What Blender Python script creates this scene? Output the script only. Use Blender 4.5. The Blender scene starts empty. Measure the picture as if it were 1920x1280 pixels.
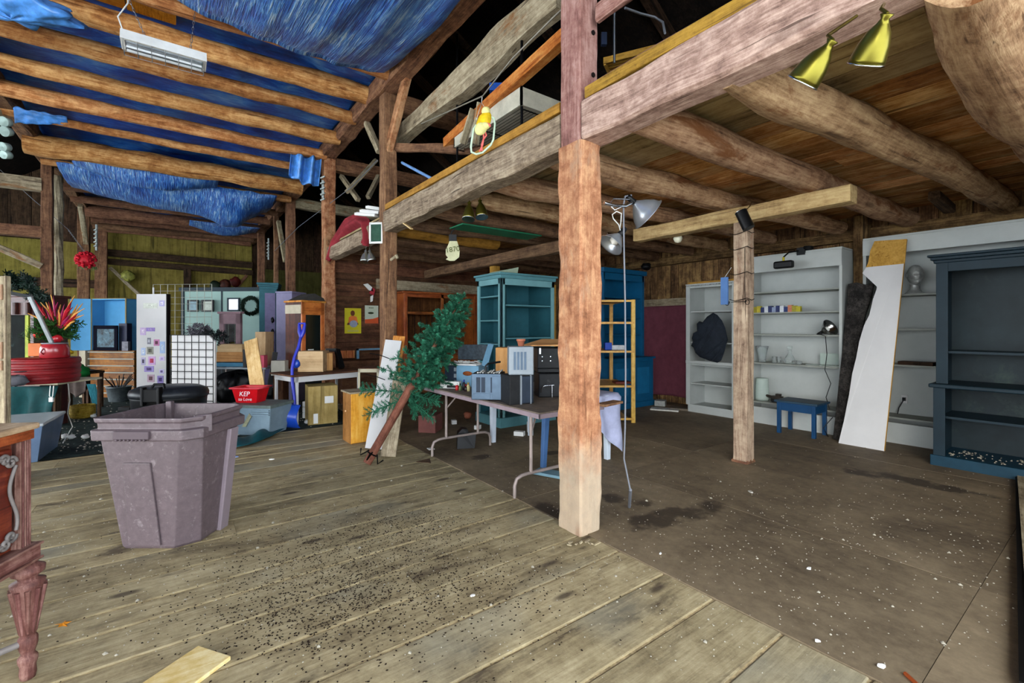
import bpy, math, random
from mathutils import Vector, Matrix, noise, Euler
random.seed(7)
SC=bpy.context.scene; COL=SC.collection
# ------------------------------------------------------------------ camera frame (used to turn measured pixels into places)
F=860.0; CX=960.0; HY=613.0; CH=1.4
TH=math.atan(630/860.0); S_,C_=math.sin(TH),math.cos(TH)
FWD=Vector((S_,C_,0)); RGT=Vector((C_,-S_,0))
def D(px,py,d):
    r=(px-CX)/F*d; v=FWD*d+RGT*r
    return Vector((v.x,v.y,CH+(HY-py)/F*d))
def G(px,py,z=0.0):
    return D(px,py,(CH-z)*F/(py-HY))
def ONY(px,py,Y):
    k=(px-CX)/F; X=Y*(S_+k*C_)/(C_-k*S_)
    d=X*S_+Y*C_
    return Vector((X,Y,CH+(HY-py)/F*d))
def ONX(px,py,X):
    k=(px-CX)/F; Y=X*(C_-k*S_)/(S_+k*C_)
    d=X*S_+Y*C_
    return Vector((X,Y,CH+(HY-py)/F*d))
def XF(o,rot=None):
    """local frame at o: x = to the side, y = away; rot in degrees about z (0 = square to the camera, 'w' = barn axes)"""
    if rot=='w': return Matrix.Translation(o)
    return Matrix.Translation(o)@Matrix.Rotation(-TH+math.radians(rot or 0),4,'Z')
def EU(x,y,z): return Euler((math.radians(x),math.radians(y),math.radians(z))).to_matrix().to_4x4()
# ------------------------------------------------------------------ mesh builder
class MB:
    def __init__(s,xf=None):
        s.v=[];s.f=[];s.g=[];s.r=[];s.sm=[];s.xf=xf or Matrix.Identity(4);s.fm=[]
    def add(s,vs,fs,gs=None,smooth=False,rnd=None,m=0):
        b=len(s.v); rnd=random.random() if rnd is None else rnd
        off=Vector((rnd*37.1,rnd*13.7,rnd*71.3))
        for i,p in enumerate(vs):
            p=Vector(p); s.v.append(s.xf@p); s.g.append((Vector(gs[i]) if gs else p)+off); s.r.append(rnd)
        for f in fs: s.f.append(tuple(b+i for i in f)); s.sm.append(smooth); s.fm.append(m)
    def box(s,a,b,rnd=None,m=0):
        x0,y0,z0=[min(p,q) for p,q in zip(a,b)]; x1,y1,z1=[max(p,q) for p,q in zip(a,b)]
        vs=[(x0,y0,z0),(x1,y0,z0),(x1,y1,z0),(x0,y1,z0),(x0,y0,z1),(x1,y0,z1),(x1,y1,z1),(x0,y1,z1)]
        d=(x1-x0,y1-y0,z1-z0); ax=d.index(max(d)); o=[ax]+[i for i in range(3) if i!=ax]
        gs=[(p[o[0]],p[o[1]],p[o[2]]) for p in vs]
        s.add(vs,[(0,3,2,1),(4,5,6,7),(0,1,5,4),(1,2,6,5),(2,3,7,6),(3,0,4,7)],gs,False,rnd,m)
    def bar(s,p0,p1,w,h,up=(0,0,1),n=1,jit=0.0,rnd=None,cham=0.0,taper=1.0,bend=0.0,m=0):
        p0,p1=Vector(p0),Vector(p1); t=(p1-p0); L=t.length; t.normalize(); up=Vector(up)
        if abs(t.dot(up))>.95: up=Vector((0,1,0)) if abs(t.y)<.9 else Vector((1,0,0))
        sd=t.cross(up).normalized(); u=sd.cross(t).normalized()
        hw,hh=w/2,h/2; c=cham or 0
        prof=[(-hw+c,-hh),(hw-c,-hh),(hw,-hh+c),(hw,hh-c),(hw-c,hh),(-hw+c,hh),(-hw,hh-c),(-hw,-hh+c)] if c else [(-hw,-hh),(hw,-hh),(hw,hh),(-hw,hh)]
        k=len(prof); rn=random.random() if rnd is None else rnd; vs=[];gs=[];fs=[]
        for i in range(n+1):
            a=i/n; f=1+(taper-1)*a; ctr=p0.lerp(p1,a)+u*(bend*math.sin(math.pi*a))
            for j,(x,y) in enumerate(prof):
                ja=jit*noise.noise(Vector((a*L*2.2+rn*50,j*1.7,rn*9))); jb=jit*noise.noise(Vector((a*L*2.6+rn*80,j*1.3+7,rn*5)))
                vs.append(ctr+sd*(x*f+ja)+u*(y*f+jb)); gs.append((a*L,x,y))
        for i in range(n):
            for j in range(k):
                a,b=i*k+j,i*k+(j+1)%k; fs.append((a,b,b+k,a+k))
        fs.append(tuple(reversed(range(k)))); fs.append(tuple(range(n*k,n*k+k)))
        s.add(vs,fs,gs,False,rn,m)
    def tube(s,pts,r,seg=8,cap=True,jit=0.0,rnd=None,smooth=True,m=0,flat=1.0):
        pts=[Vector(p) for p in pts]; n=len(pts); rs=r if isinstance(r,(list,tuple)) else [r]*n
        rn=random.random() if rnd is None else rnd; vs=[];gs=[];fs=[];L=0
        t0=(pts[1]-pts[0]).normalized(); ref=Vector((0,0,1)) if abs(t0.z)<.9 else Vector((1,0,0))
        u=(ref-t0*ref.dot(t0)).normalized()
        for i,p in enumerate(pts):
            t=(pts[min(i+1,n-1)]-pts[max(i-1,0)]).normalized(); u=(u-t*u.dot(t)).normalized(); w=t.cross(u)
            if i: L+=(p-pts[i-1]).length
            for j in range(seg):
                a=2*math.pi*j/seg; rr=rs[i]*(1+jit*noise.noise(Vector((L*1.8+rn*40,math.cos(a)*1.3,math.sin(a)*1.3+rn*20))))
                vs.append(p+u*(math.cos(a)*rr*flat)+w*(math.sin(a)*rr)); gs.append((L,math.cos(a)*rs[i],math.sin(a)*rs[i]))
        for i in range(n-1):
            for j in range(seg):
                a,b=i*seg+j,i*seg+(j+1)%seg; fs.append((a,b,b+seg,a+seg))
        s.add(vs,fs,gs,smooth,rn,m)
        if cap:
            for i,rev in ((0,True),(n-1,False)):
                ring=vs[i*seg:(i+1)*seg]; gg=[(9+g[0],g[1],g[2]) for g in gs[i*seg:(i+1)*seg]]
                s.add(ring,[tuple(reversed(range(seg))) if rev else tuple(range(seg))],gg,False,rn,m)
    def lathe(s,prof,seg=20,xf=None,smooth=True,rnd=None,m=0,sx=1.0,sy=1.0,flute=0.0,nf=12):
        vs=[];gs=[];fs=[];n=len(prof); xf=xf or Matrix.Identity(4)
        for (r,z) in prof:
            for j in range(seg):
                a=2*math.pi*j/seg; rr=r*(1-flute*abs(math.sin(a*nf/2))**.5 if flute else 1)
                vs.append(xf@Vector((rr*math.cos(a)*sx,rr*math.sin(a)*sy,z))); gs.append((z,r*math.cos(a),r*math.sin(a)))
        for i in range(n-1):
            for j in range(seg):
                a,b=i*seg+j,i*seg+(j+1)%seg; fs.append((a,b,b+seg,a+seg))
        if prof[0][0]>1e-4: fs.append(tuple(reversed(range(seg))))
        if prof[-1][0]>1e-4: fs.append(tuple(range((n-1)*seg,n*seg)))
        s.add(vs,fs,gs,smooth,rnd,m)
    def prism(s,pts,vec,rnd=None,m=0):
        n=len(pts); pts=[Vector(p) for p in pts]; vec=Vector(vec); vs=pts+[p+vec for p in pts]
        nrm=Vector((0,0,0))
        for i in range(n): nrm+=pts[i].cross(pts[(i+1)%n])
        flip=nrm.dot(vec)>0
        fs=[tuple(reversed(range(n))) if flip else tuple(range(n)), tuple(range(n,2*n)) if flip else tuple(reversed(range(n,2*n)))]
        for i in range(n):
            j=(i+1)%n; fs.append((i,j,j+n,i+n) if flip else (j,i,i+n,j+n))
        s.add(vs,fs,None,False,rnd,m)
    def grid(s,fn,nu,nv,smooth=True,rnd=None,m=0):
        vs=[];gs=[];fs=[]
        for i in range(nu+1):
            for j in range(nv+1):
                p=Vector(fn(i/nu,j/nv)); vs.append(p); gs.append((p.x,p.y,p.z))
        for i in range(nu):
            for j in range(nv):
                a=i*(nv+1)+j; fs.append((a,a+nv+1,a+nv+2,a+1))
        s.add(vs,fs,gs,smooth,rnd,m)
    def build(s,name,mat,parent=None,loc=None,bev=0,seg=2,solid=0,sub=0):
        if parent is not None: o0=Vector(parent['_o'])
        elif loc is not None: o0=Vector(loc)
        else:
            xs=[p.x for p in s.v];ys=[p.y for p in s.v];zs=[p.z for p in s.v]
            o0=Vector(((min(xs)+max(xs))/2,(min(ys)+max(ys))/2,min(zs)))
        me=bpy.data.meshes.new(name); me.from_pydata([p-o0 for p in s.v],[],s.f)
        me.polygons.foreach_set('use_smooth',s.sm); me.polygons.foreach_set('material_index',s.fm)
        a=me.attributes.new('g','FLOAT_VECTOR','POINT'); a.data.foreach_set('vector',[c for g in s.g for c in g])
        a=me.attributes.new('rnd','FLOAT','POINT'); a.data.foreach_set('value',s.r)
        for mm in (mat if isinstance(mat,(list,tuple)) else [mat]): me.materials.append(mm)
        o=bpy.data.objects.new(name,me); COL.objects.link(o); o['_o']=list(o0)
        if parent is not None: o.parent=parent
        else: o.location=o0
        if bev:
            b=o.modifiers.new('edge','BEVEL'); b.width=bev; b.segments=seg; b.limit_method='ANGLE'; b.angle_limit=.6
        if solid:
            b=o.modifiers.new('thick','SOLIDIFY'); b.thickness=solid; b.offset=0
        if sub:
            b=o.modifiers.new('sub','SUBSURF'); b.levels=sub; b.render_levels=sub
        return o
def tag(o,label,cat,group=None,kind=None):
    o['label']=label; o['category']=cat
    if group: o['group']=group
    if kind: o['kind']=kind
    return o
def thing(name,label,cat,loc,group=None,kind='thing'):
    o=bpy.data.objects.new(name,None); COL.objects.link(o); o.location=loc; o['_o']=list(loc); o.empty_display_size=.1
    return tag(o,label,cat,group,kind)
def one(mb,name,mat,label,cat,group=None,kind='thing',**k):
    return tag(mb.build(name,mat,None,**k),label,cat,group,kind)
def struct(mb,name,mat,**k):
    o=mb.build(name,mat,None,**k); o['kind']='structure'; return o
def lettering(txt,parent,mat,xf,size,name='lettering',depth=.0008,align='CENTER'):
    cu=bpy.data.curves.new(name,'FONT'); cu.body=txt; cu.size=size; cu.extrude=depth; cu.align_x=align; cu.align_y='CENTER'
    cu.materials.append(mat); tmp=bpy.data.objects.new(name+'_curve',cu); COL.objects.link(tmp); bpy.context.view_layer.update()
    me=bpy.data.meshes.new_from_object(tmp.evaluated_get(bpy.context.evaluated_depsgraph_get())); bpy.data.objects.remove(tmp); me.name=name
    o=bpy.data.objects.new(name,me); COL.objects.link(o); o.parent=parent
    o['_o']=list(parent['_o']); o.matrix_local=Matrix.Translation(-Vector(parent['_o']))@xf
    return o
# local frame of a vertical face seen from -y: text lies in x/z plane
FACE=Matrix.Rotation(math.radians(90),4,'X')
# ------------------------------------------------------------------ materials
def lin(c):
    if isinstance(c,str):
        c=[int(c[i:i+2],16)/255 for i in (0,2,4)]
        c=[x/12.92 if x<=.04045 else ((x+.055)/1.055)**2.4 for x in c]
    return (*c[:3],1)
class NT:
    def __init__(s,name):
        s.m=bpy.data.materials.new(name); s.m.use_nodes=True; s.t=s.m.node_tree; s.n=s.t.nodes; s.b=s.n['Principled BSDF']; s.out=s.n['Material Output']
    def new(s,t,**k):
        n=s.n.new(t)
        for a,b in k.items(): setattr(n,a,b)
        return n
    def lk(s,a,b): s.t.links.new(a,b)
    def attr(s,name): return s.new('ShaderNodeAttribute',attribute_name=name)
    def mapv(s,src,sc):
        n=s.new('ShaderNodeMapping'); s.lk(src,n.inputs[0]); n.inputs['Scale'].default_value=sc; return n.outputs[0]
    def noise(s,v,scale=1,det=5,rough=.6,dist=0):
        n=s.new('ShaderNodeTexNoise'); s.lk(v,n.inputs['Vector']); n.inputs['Scale'].default_value=scale; n.inputs['Detail'].default_value=det
        n.inputs['Roughness'].default_value=rough; n.inputs['Distortion'].default_value=dist; return n.outputs['Fac']
    def ramp(s,f,stops,interp='LINEAR'):
        n=s.new('ShaderNodeValToRGB'); s.lk(f,n.inputs[0]); e=n.color_ramp.elements; n.color_ramp.interpolation=interp
        while len(e)<len(stops): e.new(.5)
        for x,(p,c) in zip(e,stops): x.position=p; x.color=lin(c)
        return n.outputs[0]
    def mix(s,f,a,b,mode='MIX'):
        n=s.new('ShaderNodeMix',data_type='RGBA',blend_type=mode)
        if isinstance(f,(int,float)): n.inputs[0].default_value=f
        else: s.lk(f,n.inputs[0])
        for x,i in ((a,6),(b,7)):
            if hasattr(x,'is_linked'): s.lk(x,n.inputs[i])
            else: n.inputs[i].default_value=lin(x)
        return n.outputs[2]
    def math(s,op,a,b=None,clamp=False):
        n=s.new('ShaderNodeMath',operation=op,use_clamp=clamp)
        for x,i in ((a,0),(b,1)):
            if x is None: continue
            if hasattr(x,'is_linked'): s.lk(x,n.inputs[i])
            else: n.inputs[i].default_value=x
        return n.outputs[0]
    def bump(s,h,st=.3,dist=.01):
        n=s.new('ShaderNodeBump'); n.inputs['Strength'].default_value=st; n.inputs['Distance'].default_value=dist; s.lk(h,n.inputs['Height']); s.lk(n.outputs[0],s.b.inputs['Normal'])
    def col(s,c):
        if hasattr(c,'is_linked'): s.lk(c,s.b.inputs['Base Color'])
        else: s.b.inputs['Base Color'].default_value=lin(c)
MATS={}
def wood(name,dark,mid,light,rough=.8,sc=1.0,vary=.35,knot=.5,bump=.5,patch=None,pf=.5,spec=.2,streak=1.0,foot=None):
    if name in MATS: return MATS[name]
    t=NT(name); g=t.attr('g').outputs['Vector']; r=t.attr('rnd').outputs['Fac']
    a=t.noise(t.mapv(g,(1.6*sc,26*sc,26*sc)),1,7,.65,.6)
    b=t.noise(t.mapv(g,(1.1*sc,8*sc,8*sc)),1,5,.6,.9)
    f=t.noise(t.mapv(g,(5*sc,75*sc,75*sc)),1,4,.7,.3); iso=t.noise(g,9*sc,8,.78,.2)
    mx=t.math('ADD',t.math('ADD',t.math('MULTIPLY',a,.2*streak),t.math('MULTIPLY',b,.2)),t.math('ADD',t.math('MULTIPLY',f,.25*streak),t.math('MULTIPLY',iso,.35+.45*(1-streak))))
    c=t.ramp(mx,[(.385,dark),(.485,mid),(.575,light)])
    ck=t.noise(t.mapv(g,(1.3*sc,30*sc,30*sc)),1,3,.5,.4); c=t.mix(t.ramp(ck,[(.30,(.85,.85,.85)),(.345,(0,0,0))]),c,dark)
    hs=t.new('ShaderNodeHueSaturation'); t.lk(c,hs.inputs['Color'])
    t.lk(t.math('ADD',t.math('MULTIPLY',r,2*vary),1-vary),hs.inputs['Value'])
    t.lk(t.math('ADD',t.math('MULTIPLY',t.math('FRACT',t.math('MULTIPLY',r,7.3)),.016),.492),hs.inputs['Hue'])
    c=hs.outputs[0]
    if patch:
        p=t.noise(t.mapv(g,(1.2,3.5,3.5)),1.3,6,.7,.5); p=t.ramp(p,[(pf,(0,0,0)),(pf+.1,(1,1,1))]); c=t.mix(p,c,patch)
    if foot:
        sp=t.new('ShaderNodeSeparateXYZ'); tc=t.new('ShaderNodeTexCoord'); t.lk(tc.outputs['Object'],sp.inputs[0])
        q=t.math('ADD',sp.outputs[2],t.math('MULTIPLY',t.noise(g,5,6,.7),-.6)); c=t.mix(t.ramp(q,[(.0,(.75,.75,.75)),(.42,(0,0,0))]),c,foot)
    if knot:
        vo=t.new('ShaderNodeTexVoronoi'); t.lk(t.mapv(g,(1.1,5,5)),vo.inputs['Vector']); vo.inputs['Scale'].default_value=1.0
        k=t.ramp(vo.outputs['Distance'],[(.08,(1,1,1)),(.17,(0,0,0))]); c=t.mix(t.math('MULTIPLY',k,knot),c,dark)
    t.col(c); t.b.inputs['Roughness'].default_value=rough; t.b.inputs['Specular IOR Level'].default_value=spec
    t.bump(mx,bump,.02); MATS[name]=t.m; return t.m
def paint(name,c,rough=.5,var=.12,metal=0,scale=6,dirt=None,df=.62,bump=.05,spec=.22,alpha=None,trans=0):
    if name in MATS: return MATS[name]
    t=NT(name); g=t.attr('g').outputs['Vector']; n=t.noise(g,scale,6,.65)
    base=lin(c); lo=tuple(x*(1-var*1.6) for x in base[:3]); hi=tuple(min(1,x*(1+var)) for x in base[:3])
    cc=t.ramp(n,[(.32,lo),(.68,hi)])
    if dirt:
        p=t.noise(g,scale*.9,8,.75,.3); cc=t.mix(t.ramp(p,[(df,(0,0,0)),(df+.14,(1,1,1))]),cc,dirt)
    t.col(cc); t.b.inputs['Roughness'].default_value=rough; t.b.inputs['Metallic'].default_value=metal; t.b.inputs['Specular IOR Level'].default_value=spec
    if trans: t.b.inputs['Transmission Weight'].default_value=trans; t.b.inputs['IOR'].default_value=1.2 if trans<.95 else 1.45
    if bump: t.bump(n,bump,.01)
    MATS[name]=t.m; return t.m
def metal(name,c,rough=.3): return paint(name,c,rough,.15,1.0,8,bump=.03)
# ------------------------------------------------------------------ woods
W_post=wood('post wood','4e2c1c','9a6243','c08c68',.85,1,.12,.4,.6,patch='a3825f',pf=.57,streak=.45)
W_main=wood('main post wood','744a33','a36e50','c4946e',.85,1,.05,.5,.9,patch='a8856a',pf=.55,streak=.6,foot='b0a48e')
W_posttop=wood('rose post wood','5a3833','8c625a','b08a80',.85,1,.1,.3,.6)
W_postd=wood('dark post wood','33221a','6b4a36','8f6a4e',.85,1,.15,.4,.5)
W_girt=wood('girt wood','4c3a30','94796a','bfa593',.85,1.1,.1,.3,.8)
W_girtfar=wood('grey girt wood','3d3328','85745f','b0a086',.85,1.1,.1,.3,.8)
W_log=wood('roof log wood','5a3216','a8723f','d4a66c',.85,.8,.16,.5,.7,patch='74441f',pf=.58)
W_loglo=wood('loft log wood','46301e','927253','b99b76',.85,.8,.12,.6,.8,patch='6d4526',pf=.55)
W_logdk=wood('dark log wood','2c1d14','5d4432','7e6148',.85,.8,.15,.5,.8)
W_plate=wood('plate wood','2e1f16','6b4b35','936f4e',.85,1,.1,.3,.6)
W_grey=wood('grey timber','4c4234','8c7f66','b3a68a',.85,1,.1,.4,.6,patch='845c38',pf=.58)
W_ceil=wood('loft board wood','5a371c','a8733f','cfa876',.8,.5,.45,.3,.5,patch='b3a078',pf=.6)
W_dark=wood('dark barn board','120d09','35261b','523d2c',.9,.7,.3,.3,.5)
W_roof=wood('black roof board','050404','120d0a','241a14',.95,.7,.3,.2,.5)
W_wallr=wood('side wall board','1c130b','5a4129','8f7048',.9,.7,.35,.4,.5)
W_brown=wood('brown wall board','2a180f','523424','704c34',.8,.6,.2,.4,.4)
W_orange=wood('orange wood','7a3d10','b8702c','d39a50',.6,1,.1,.3,.2)
W_pine=wood('pine board','a87c4c','d0a670','e2c392',.6,1,.08,.5,.2)
W_yellow=wood('yellow trim','5e4216','97702a','b58a3a',.6,1,.08,.2,.3)
W_char=wood('charred slab','0b0a0a','24211f','44403c',.9,.9,.1,.4,1)
# ------------------------------------------------------------------ floor of loose planks
t=NT('old floor planks'); g=t.attr('g').outputs['Vector']; r=t.attr('rnd').outputs['Fac']
a=t.noise(t.mapv(g,(1.3,22,22)),1,8,.7,.8); b=t.noise(t.mapv(g,(.6,2.2,2.2)),1.2,5,.6,1)
m=t.math('ADD',t.math('MULTIPLY',a,.5),t.math('MULTIPLY',b,.5))
fi=t.noise(t.mapv(g,(4,70,70)),1,4,.7,.3); iso=t.noise(g,6,9,.8,.2); m=t.math('ADD',t.math('MULTIPLY',m,.4),t.math('ADD',t.math('MULTIPLY',fi,.2),t.math('MULTIPLY',iso,.4)))
c=t.ramp(m,[(.38,'4c4132'),(.45,'827457'),(.52,'9c8e6d'),(.62,'b8aa88')])
hs=t.new('ShaderNodeHueSaturation'); t.lk(c,hs.inputs['Color']); t.lk(t.math('ADD',t.math('MULTIPLY',r,.26),.88),hs.inputs['Value']); c=hs.outputs[0]
st=t.noise(t.mapv(g,(1.2,3.2,3)),1.1,7,.7,.4); c=t.mix(t.ramp(st,[(.56,(0,0,0)),(.7,(.85,.85,.85))]),c,'43382e')
kn=t.new('ShaderNodeTexVoronoi'); t.lk(t.mapv(g,(1.6,4.6,4.6)),kn.inputs['Vector']); kn.inputs['Scale'].default_value=1
c=t.mix(t.ramp(kn.outputs['Distance'],[(.07,(.8,.8,.8)),(.15,(0,0,0))]),c,'3a3029')
gy=t.noise(g,.8,3,.5); c=t.mix(t.ramp(gy,[(.55,(0,0,0)),(.68,(.5,.5,.5))]),c,'7d8078')
t.col(c); t.b.inputs['Roughness'].default_value=.8; t.b.inputs['Specular IOR Level'].default_value=.2; t.bump(m,.5,.01); M_floor=t.m
M_dust=paint('seam dust','b29e78',.95,.35,scale=30)
XE=2.236; YC=6.78
mb=MB(); y=-3.2; random.seed(11)
while y<YC-.02:
    w=random.choice([.2,.24,.28,.3,.33]); y1=min(y+w,YC)
    x=-7.5; cuts=sorted([random.uniform(-6,1.2) for _ in range(1)])+[XE]
    for x1 in cuts:
        n=max(3,int((x1-x)/.35)); rn=random.random(); tl=random.uniform(-.0012,.0012); vs=[];gs=[]
        e=random.uniform(0,9)
        for i in range(n+1):
            xx=x+(x1-x)*i/n-(.003 if i==n else 0)
            w0=.006+.005*noise.noise(Vector((xx*1.5,y*9,e))); w1=.006+.005*noise.noise(Vector((xx*1.5,y*9,e+5)))
            for k,(yy,zz) in enumerate(((y+w0,-.02),(y+w0,-.003+tl),(y+w0+.006,0+tl),(y1-w1-.006,0-tl),(y1-w1,-.003-tl),(y1-w1,-.02))):
                vs.append((xx,yy,zz)); gs.append((xx,yy,zz))
        fs=[]
        for i in range(n):
            for k in range(5):
                q=i*6+k; fs.append((q,q+6,q+7,q+1))
        fs.append((n*6,n*6+1,n*6+2,n*6+3,n*6+4,n*6+5)); fs.append((5,4,3,2,1,0))
        mb.add(vs,fs,gs,False,rn); x=x1
    y=y1
mb.add([(-7.5,-3.2,-.007),(XE,-3.2,-.007),(XE,YC,-.007),(-7.5,YC,-.007)],[(0,1,2,3)],m=1)
struct(mb,'floor',[M_floor,M_dust],loc=(0,0,0))
# plywood sheets of the side bay, with damp stains and a painted post shadow
t=NT('stained plywood floor'); g=t.attr('g').outputs['Vector']; r=t.attr('rnd').outputs['Fac']
b=t.noise(g,1.1,8,.68,.4); a=t.noise(t.mapv(g,(2,9,1)),1.5,6,.6,1)
i2=t.noise(g,14,8,.8,.1); m=t.math('ADD',t.math('MULTIPLY',b,.55),t.math('ADD',t.math('MULTIPLY',a,.12),t.math('MULTIPLY',i2,.33)))
c=t.ramp(m,[(.36,'463b2e'),(.48,'6a5c48'),(.58,'7e6f58'),(.7,'9a8a70')])
hs=t.new('ShaderNodeHueSaturation'); t.lk(c,hs.inputs['Color']); t.lk(t.math('ADD',t.math('MULTIPLY',r,.15),.92),hs.inputs['Value']); c=hs.outputs[0]
# damp patches, with the main post's shadow painted in at fixed places
tc=t.new('ShaderNodeTexCoord'); sep=t.new('ShaderNodeSeparateXYZ'); t.lk(tc.outputs['Object'],sep.inputs[0])
wob=t.math('MULTIPLY',t.math('SUBTRACT',t.noise(tc.outputs['Object'],4.5,7,.7),.5),4.2)
def spot(p,rx,ry):
    dx=t.math('DIVIDE',t.math('SUBTRACT',sep.outputs[0],p[0]),rx); dy=t.math('DIVIDE',t.math('SUBTRACT',sep.outputs[1],p[1]),ry)
    d=t.math('ADD',t.math('MULTIPLY',dx,dx),t.math('MULTIPLY',dy,dy)); return t.math('ADD',d,wob)
dm=None
for (px,py,rx,ry) in ((1235,972,.34,.13),(1310,958,.3,.12),(1205,942,.12,.1),(1030,960,.16,.2),(898,858,.14,.1),(1035,850,.12,.08),(1150,935,.1,.12),(1620,890,.1,.22),(1720,905,.14,.5)):
    q=spot(G(px,py),rx,ry); dm=q if dm is None else t.math('MINIMUM',dm,q)
c=t.mix(t.ramp(dm,[(.3,(.8,.8,.8)),(1.5,(0,0,0))]),c,'2a2119')
t.col(c); t.b.inputs['Roughness'].default_value=.7; t.b.inputs['Specular IOR Level'].default_value=.3; t.bump(m,.15,.01)
M_ply=t.m
mb=MB()
ys=[-3.2,-1.94,.5,2.94,5.38,7.82,9.0]; xs=[XE,3.46,4.68,5.9,7.12,7.45]
for i in range(6):
    for j in range(5): mb.box((xs[j]+.0015,ys[i]+.0015,-.02),(xs[j+1]-.0015,ys[i+1]-.0015,.006+.001*((i+j)%2)))
mb.box((XE,-3.2,-.03),(7.45,9,-.012))
struct(mb,'floor_side_bay',M_ply,loc=(0,0,0))
# dark gritty carpet at the back
M_carp=paint('dark green carpet','2f3a38',.95,.4,scale=14,dirt='5a5648',df=.58,bump=.5,spec=.1)
mb=MB(); mb.grid(lambda u,v:(-8+10.4*u,YC+.0+13*v,.004+.006*noise.noise(Vector((u*40,v*50,0)))),60,60)
mb.grid(lambda u,v:(XE+5.2*u,9+10.7*v,.0),6,6)
struct(mb,'floor_back',M_carp,loc=(0,0,0))
# ------------------------------------------------------------------ walls
mb=MB(); mb.box((-9,-4,-.12),(8,20,-.035)); struct(mb,'floor_seal_slab',M_carp)  # hidden slab added to stop sky light showing through the floor seams
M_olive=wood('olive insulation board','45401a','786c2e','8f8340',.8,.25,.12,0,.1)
mb=MB(); x=-8.0
while x<7.6:
    w=1.22; top=4.05 if x+w/2<-1.92 else 4.72
    if x<2.3: mb.box((x+.006,19.62,0),(min(x+w,2.3 if x<2.3 else 9)-.006,19.66,top))
    x+=w
struct(mb,'wall_end',M_olive)
mb=MB(); 
for i in range(32): mb.box((-8+.5*i,19.68,0),(-8+.5*i+.49,19.72,7.4))
mb.box((-8,19.73,-.1),(8,19.78,8)); struct(mb,'wall_end_boards',W_dark)  # solid sheet added behind the boards to stop light leaks
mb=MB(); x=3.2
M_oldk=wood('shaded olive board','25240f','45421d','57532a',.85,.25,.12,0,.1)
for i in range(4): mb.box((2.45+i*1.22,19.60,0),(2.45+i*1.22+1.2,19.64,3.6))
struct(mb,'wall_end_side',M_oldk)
# right wall: vertical boards
XW=7.42; mb=MB(); y=-1.5; random.seed(5)
while y<19.7:
    w=random.uniform(.16,.3); mb.box((XW,y+.004,0),(XW+.03+random.uniform(0,.012),y+w-.004,3.9)); y+=w
struct(mb,'wall_right',W_wallr)
mb=MB()
for z in (2.62,): mb.bar((XW-.06,3.0 if z<2 else -1,z),(XW-.06,9,z),.12,.14,n=6,jit=.004)
struct(mb,'trim_wall_right',W_wallr)
# partition wall at the back of the bay: horizontal brown boards
YP=8.95; mb=MB(); z=.02; random.seed(8)
while z<2.85:
    h=random.uniform(.18,.3); mb.box((2.3,YP,z+.003),(XW,YP+.03,min(z+h,2.86)-.003)); z+=h
struct(mb,'wall_partition',W_brown)
mb=MB(); 
for i in range(12): mb.box((2.3+i*.44,-1.52,2.9 if i<3 else 0),(2.3+i*.44+.436,-1.48,7.2))
for i in range(26): mb.box((-7.7+i*.4,-3.25,4.3),(-7.7+i*.4+.396,-3.2,6.8))
struct(mb,'wall_front_unseen',W_dark)  # unseen front boards, added and narrowed to control the daylight coming in
# loft floor boards seen from below
mb=MB(); x=2.26; random.seed(21)
while x<XW:
    w=random.uniform(.1,.3) if x>3.4 else .3; x1=min(x+w,XW); y=-1.45
    for y1 in sorted([random.uniform(0,8)])+[YP]:
        mb.box((x+.003,y+.002,2.885+random.uniform(0,.006)),(x1-.003,y1,2.915),m=1 if x<3.4 else 0); y=y1
    x=x1
struct(mb,'ceiling',[W_ceil,wood('pale loft board','5c4c34','a08a64','b8a680',.8,.5,.2,.5,.4)])
# steep black roof over the loft and the side aisle, sheet over the nave
mb=MB()
def slope(x0,z0,x1,z1,y0,y1,n):
    for i in range(n):
        a=i/n;b=(i+.97)/n
        mb.add([(x0+(x1-x0)*a,y0,z0+(z1-z0)*a),(x0+(x1-x0)*b,y0,z0+(z1-z0)*b),(x0+(x1-x0)*b,y1,z0+(z1-z0)*b-.01),(x0+(x1-x0)*a,y1,z0+(z1-z0)*a)],[(0,1,2,3)])
        
slope(2.2,7.2,7.6,3.7,-1.6,19.8,16); slope(-1.9,7.2,-7.6,3.2,-3.3,19.8,16)
mb.box((2.6,-3.3,7.25),(-2.3,19.8,7.3)); mb.box((-7.7,5.5,3.0),(-7.66,19.8,4.2)); mb.box((XW+.12,-1.6,-.1),(XW+.16,19.8,4.2)); mb.box((2.2,-1.6,2.95),(2.3,-1.55,7.3)); mb.add([(2.2,-1.6,7.22),(7.6,-1.6,3.72),(7.6,19.8,3.72),(2.2,19.8,7.22)],[(0,1,2,3)]); mb.add([(-1.9,-3.3,7.22),(-7.6,-3.3,3.22),(-7.6,19.8,3.22),(-1.9,19.8,7.22)],[(0,1,2,3)])  # unseen closing sheets added to keep sky light from leaking in
mb.box((2.3,-1.6,4.75),(2.34,19.8,7.2)); mb.box((-1.98,2,4.75),(-2.02,19.8,7.2))  # added strips seal the gap between plates and roof against sky light
struct(mb,'ceiling_roof',W_roof)
mb=MB()
for i in range(12):
    y=.6+i*1.5; mb.bar((2.3,y,7.08),(7.5,y,3.66),.1,.16)
struct(mb,'ceiling_rafters',W_dark)
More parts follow.
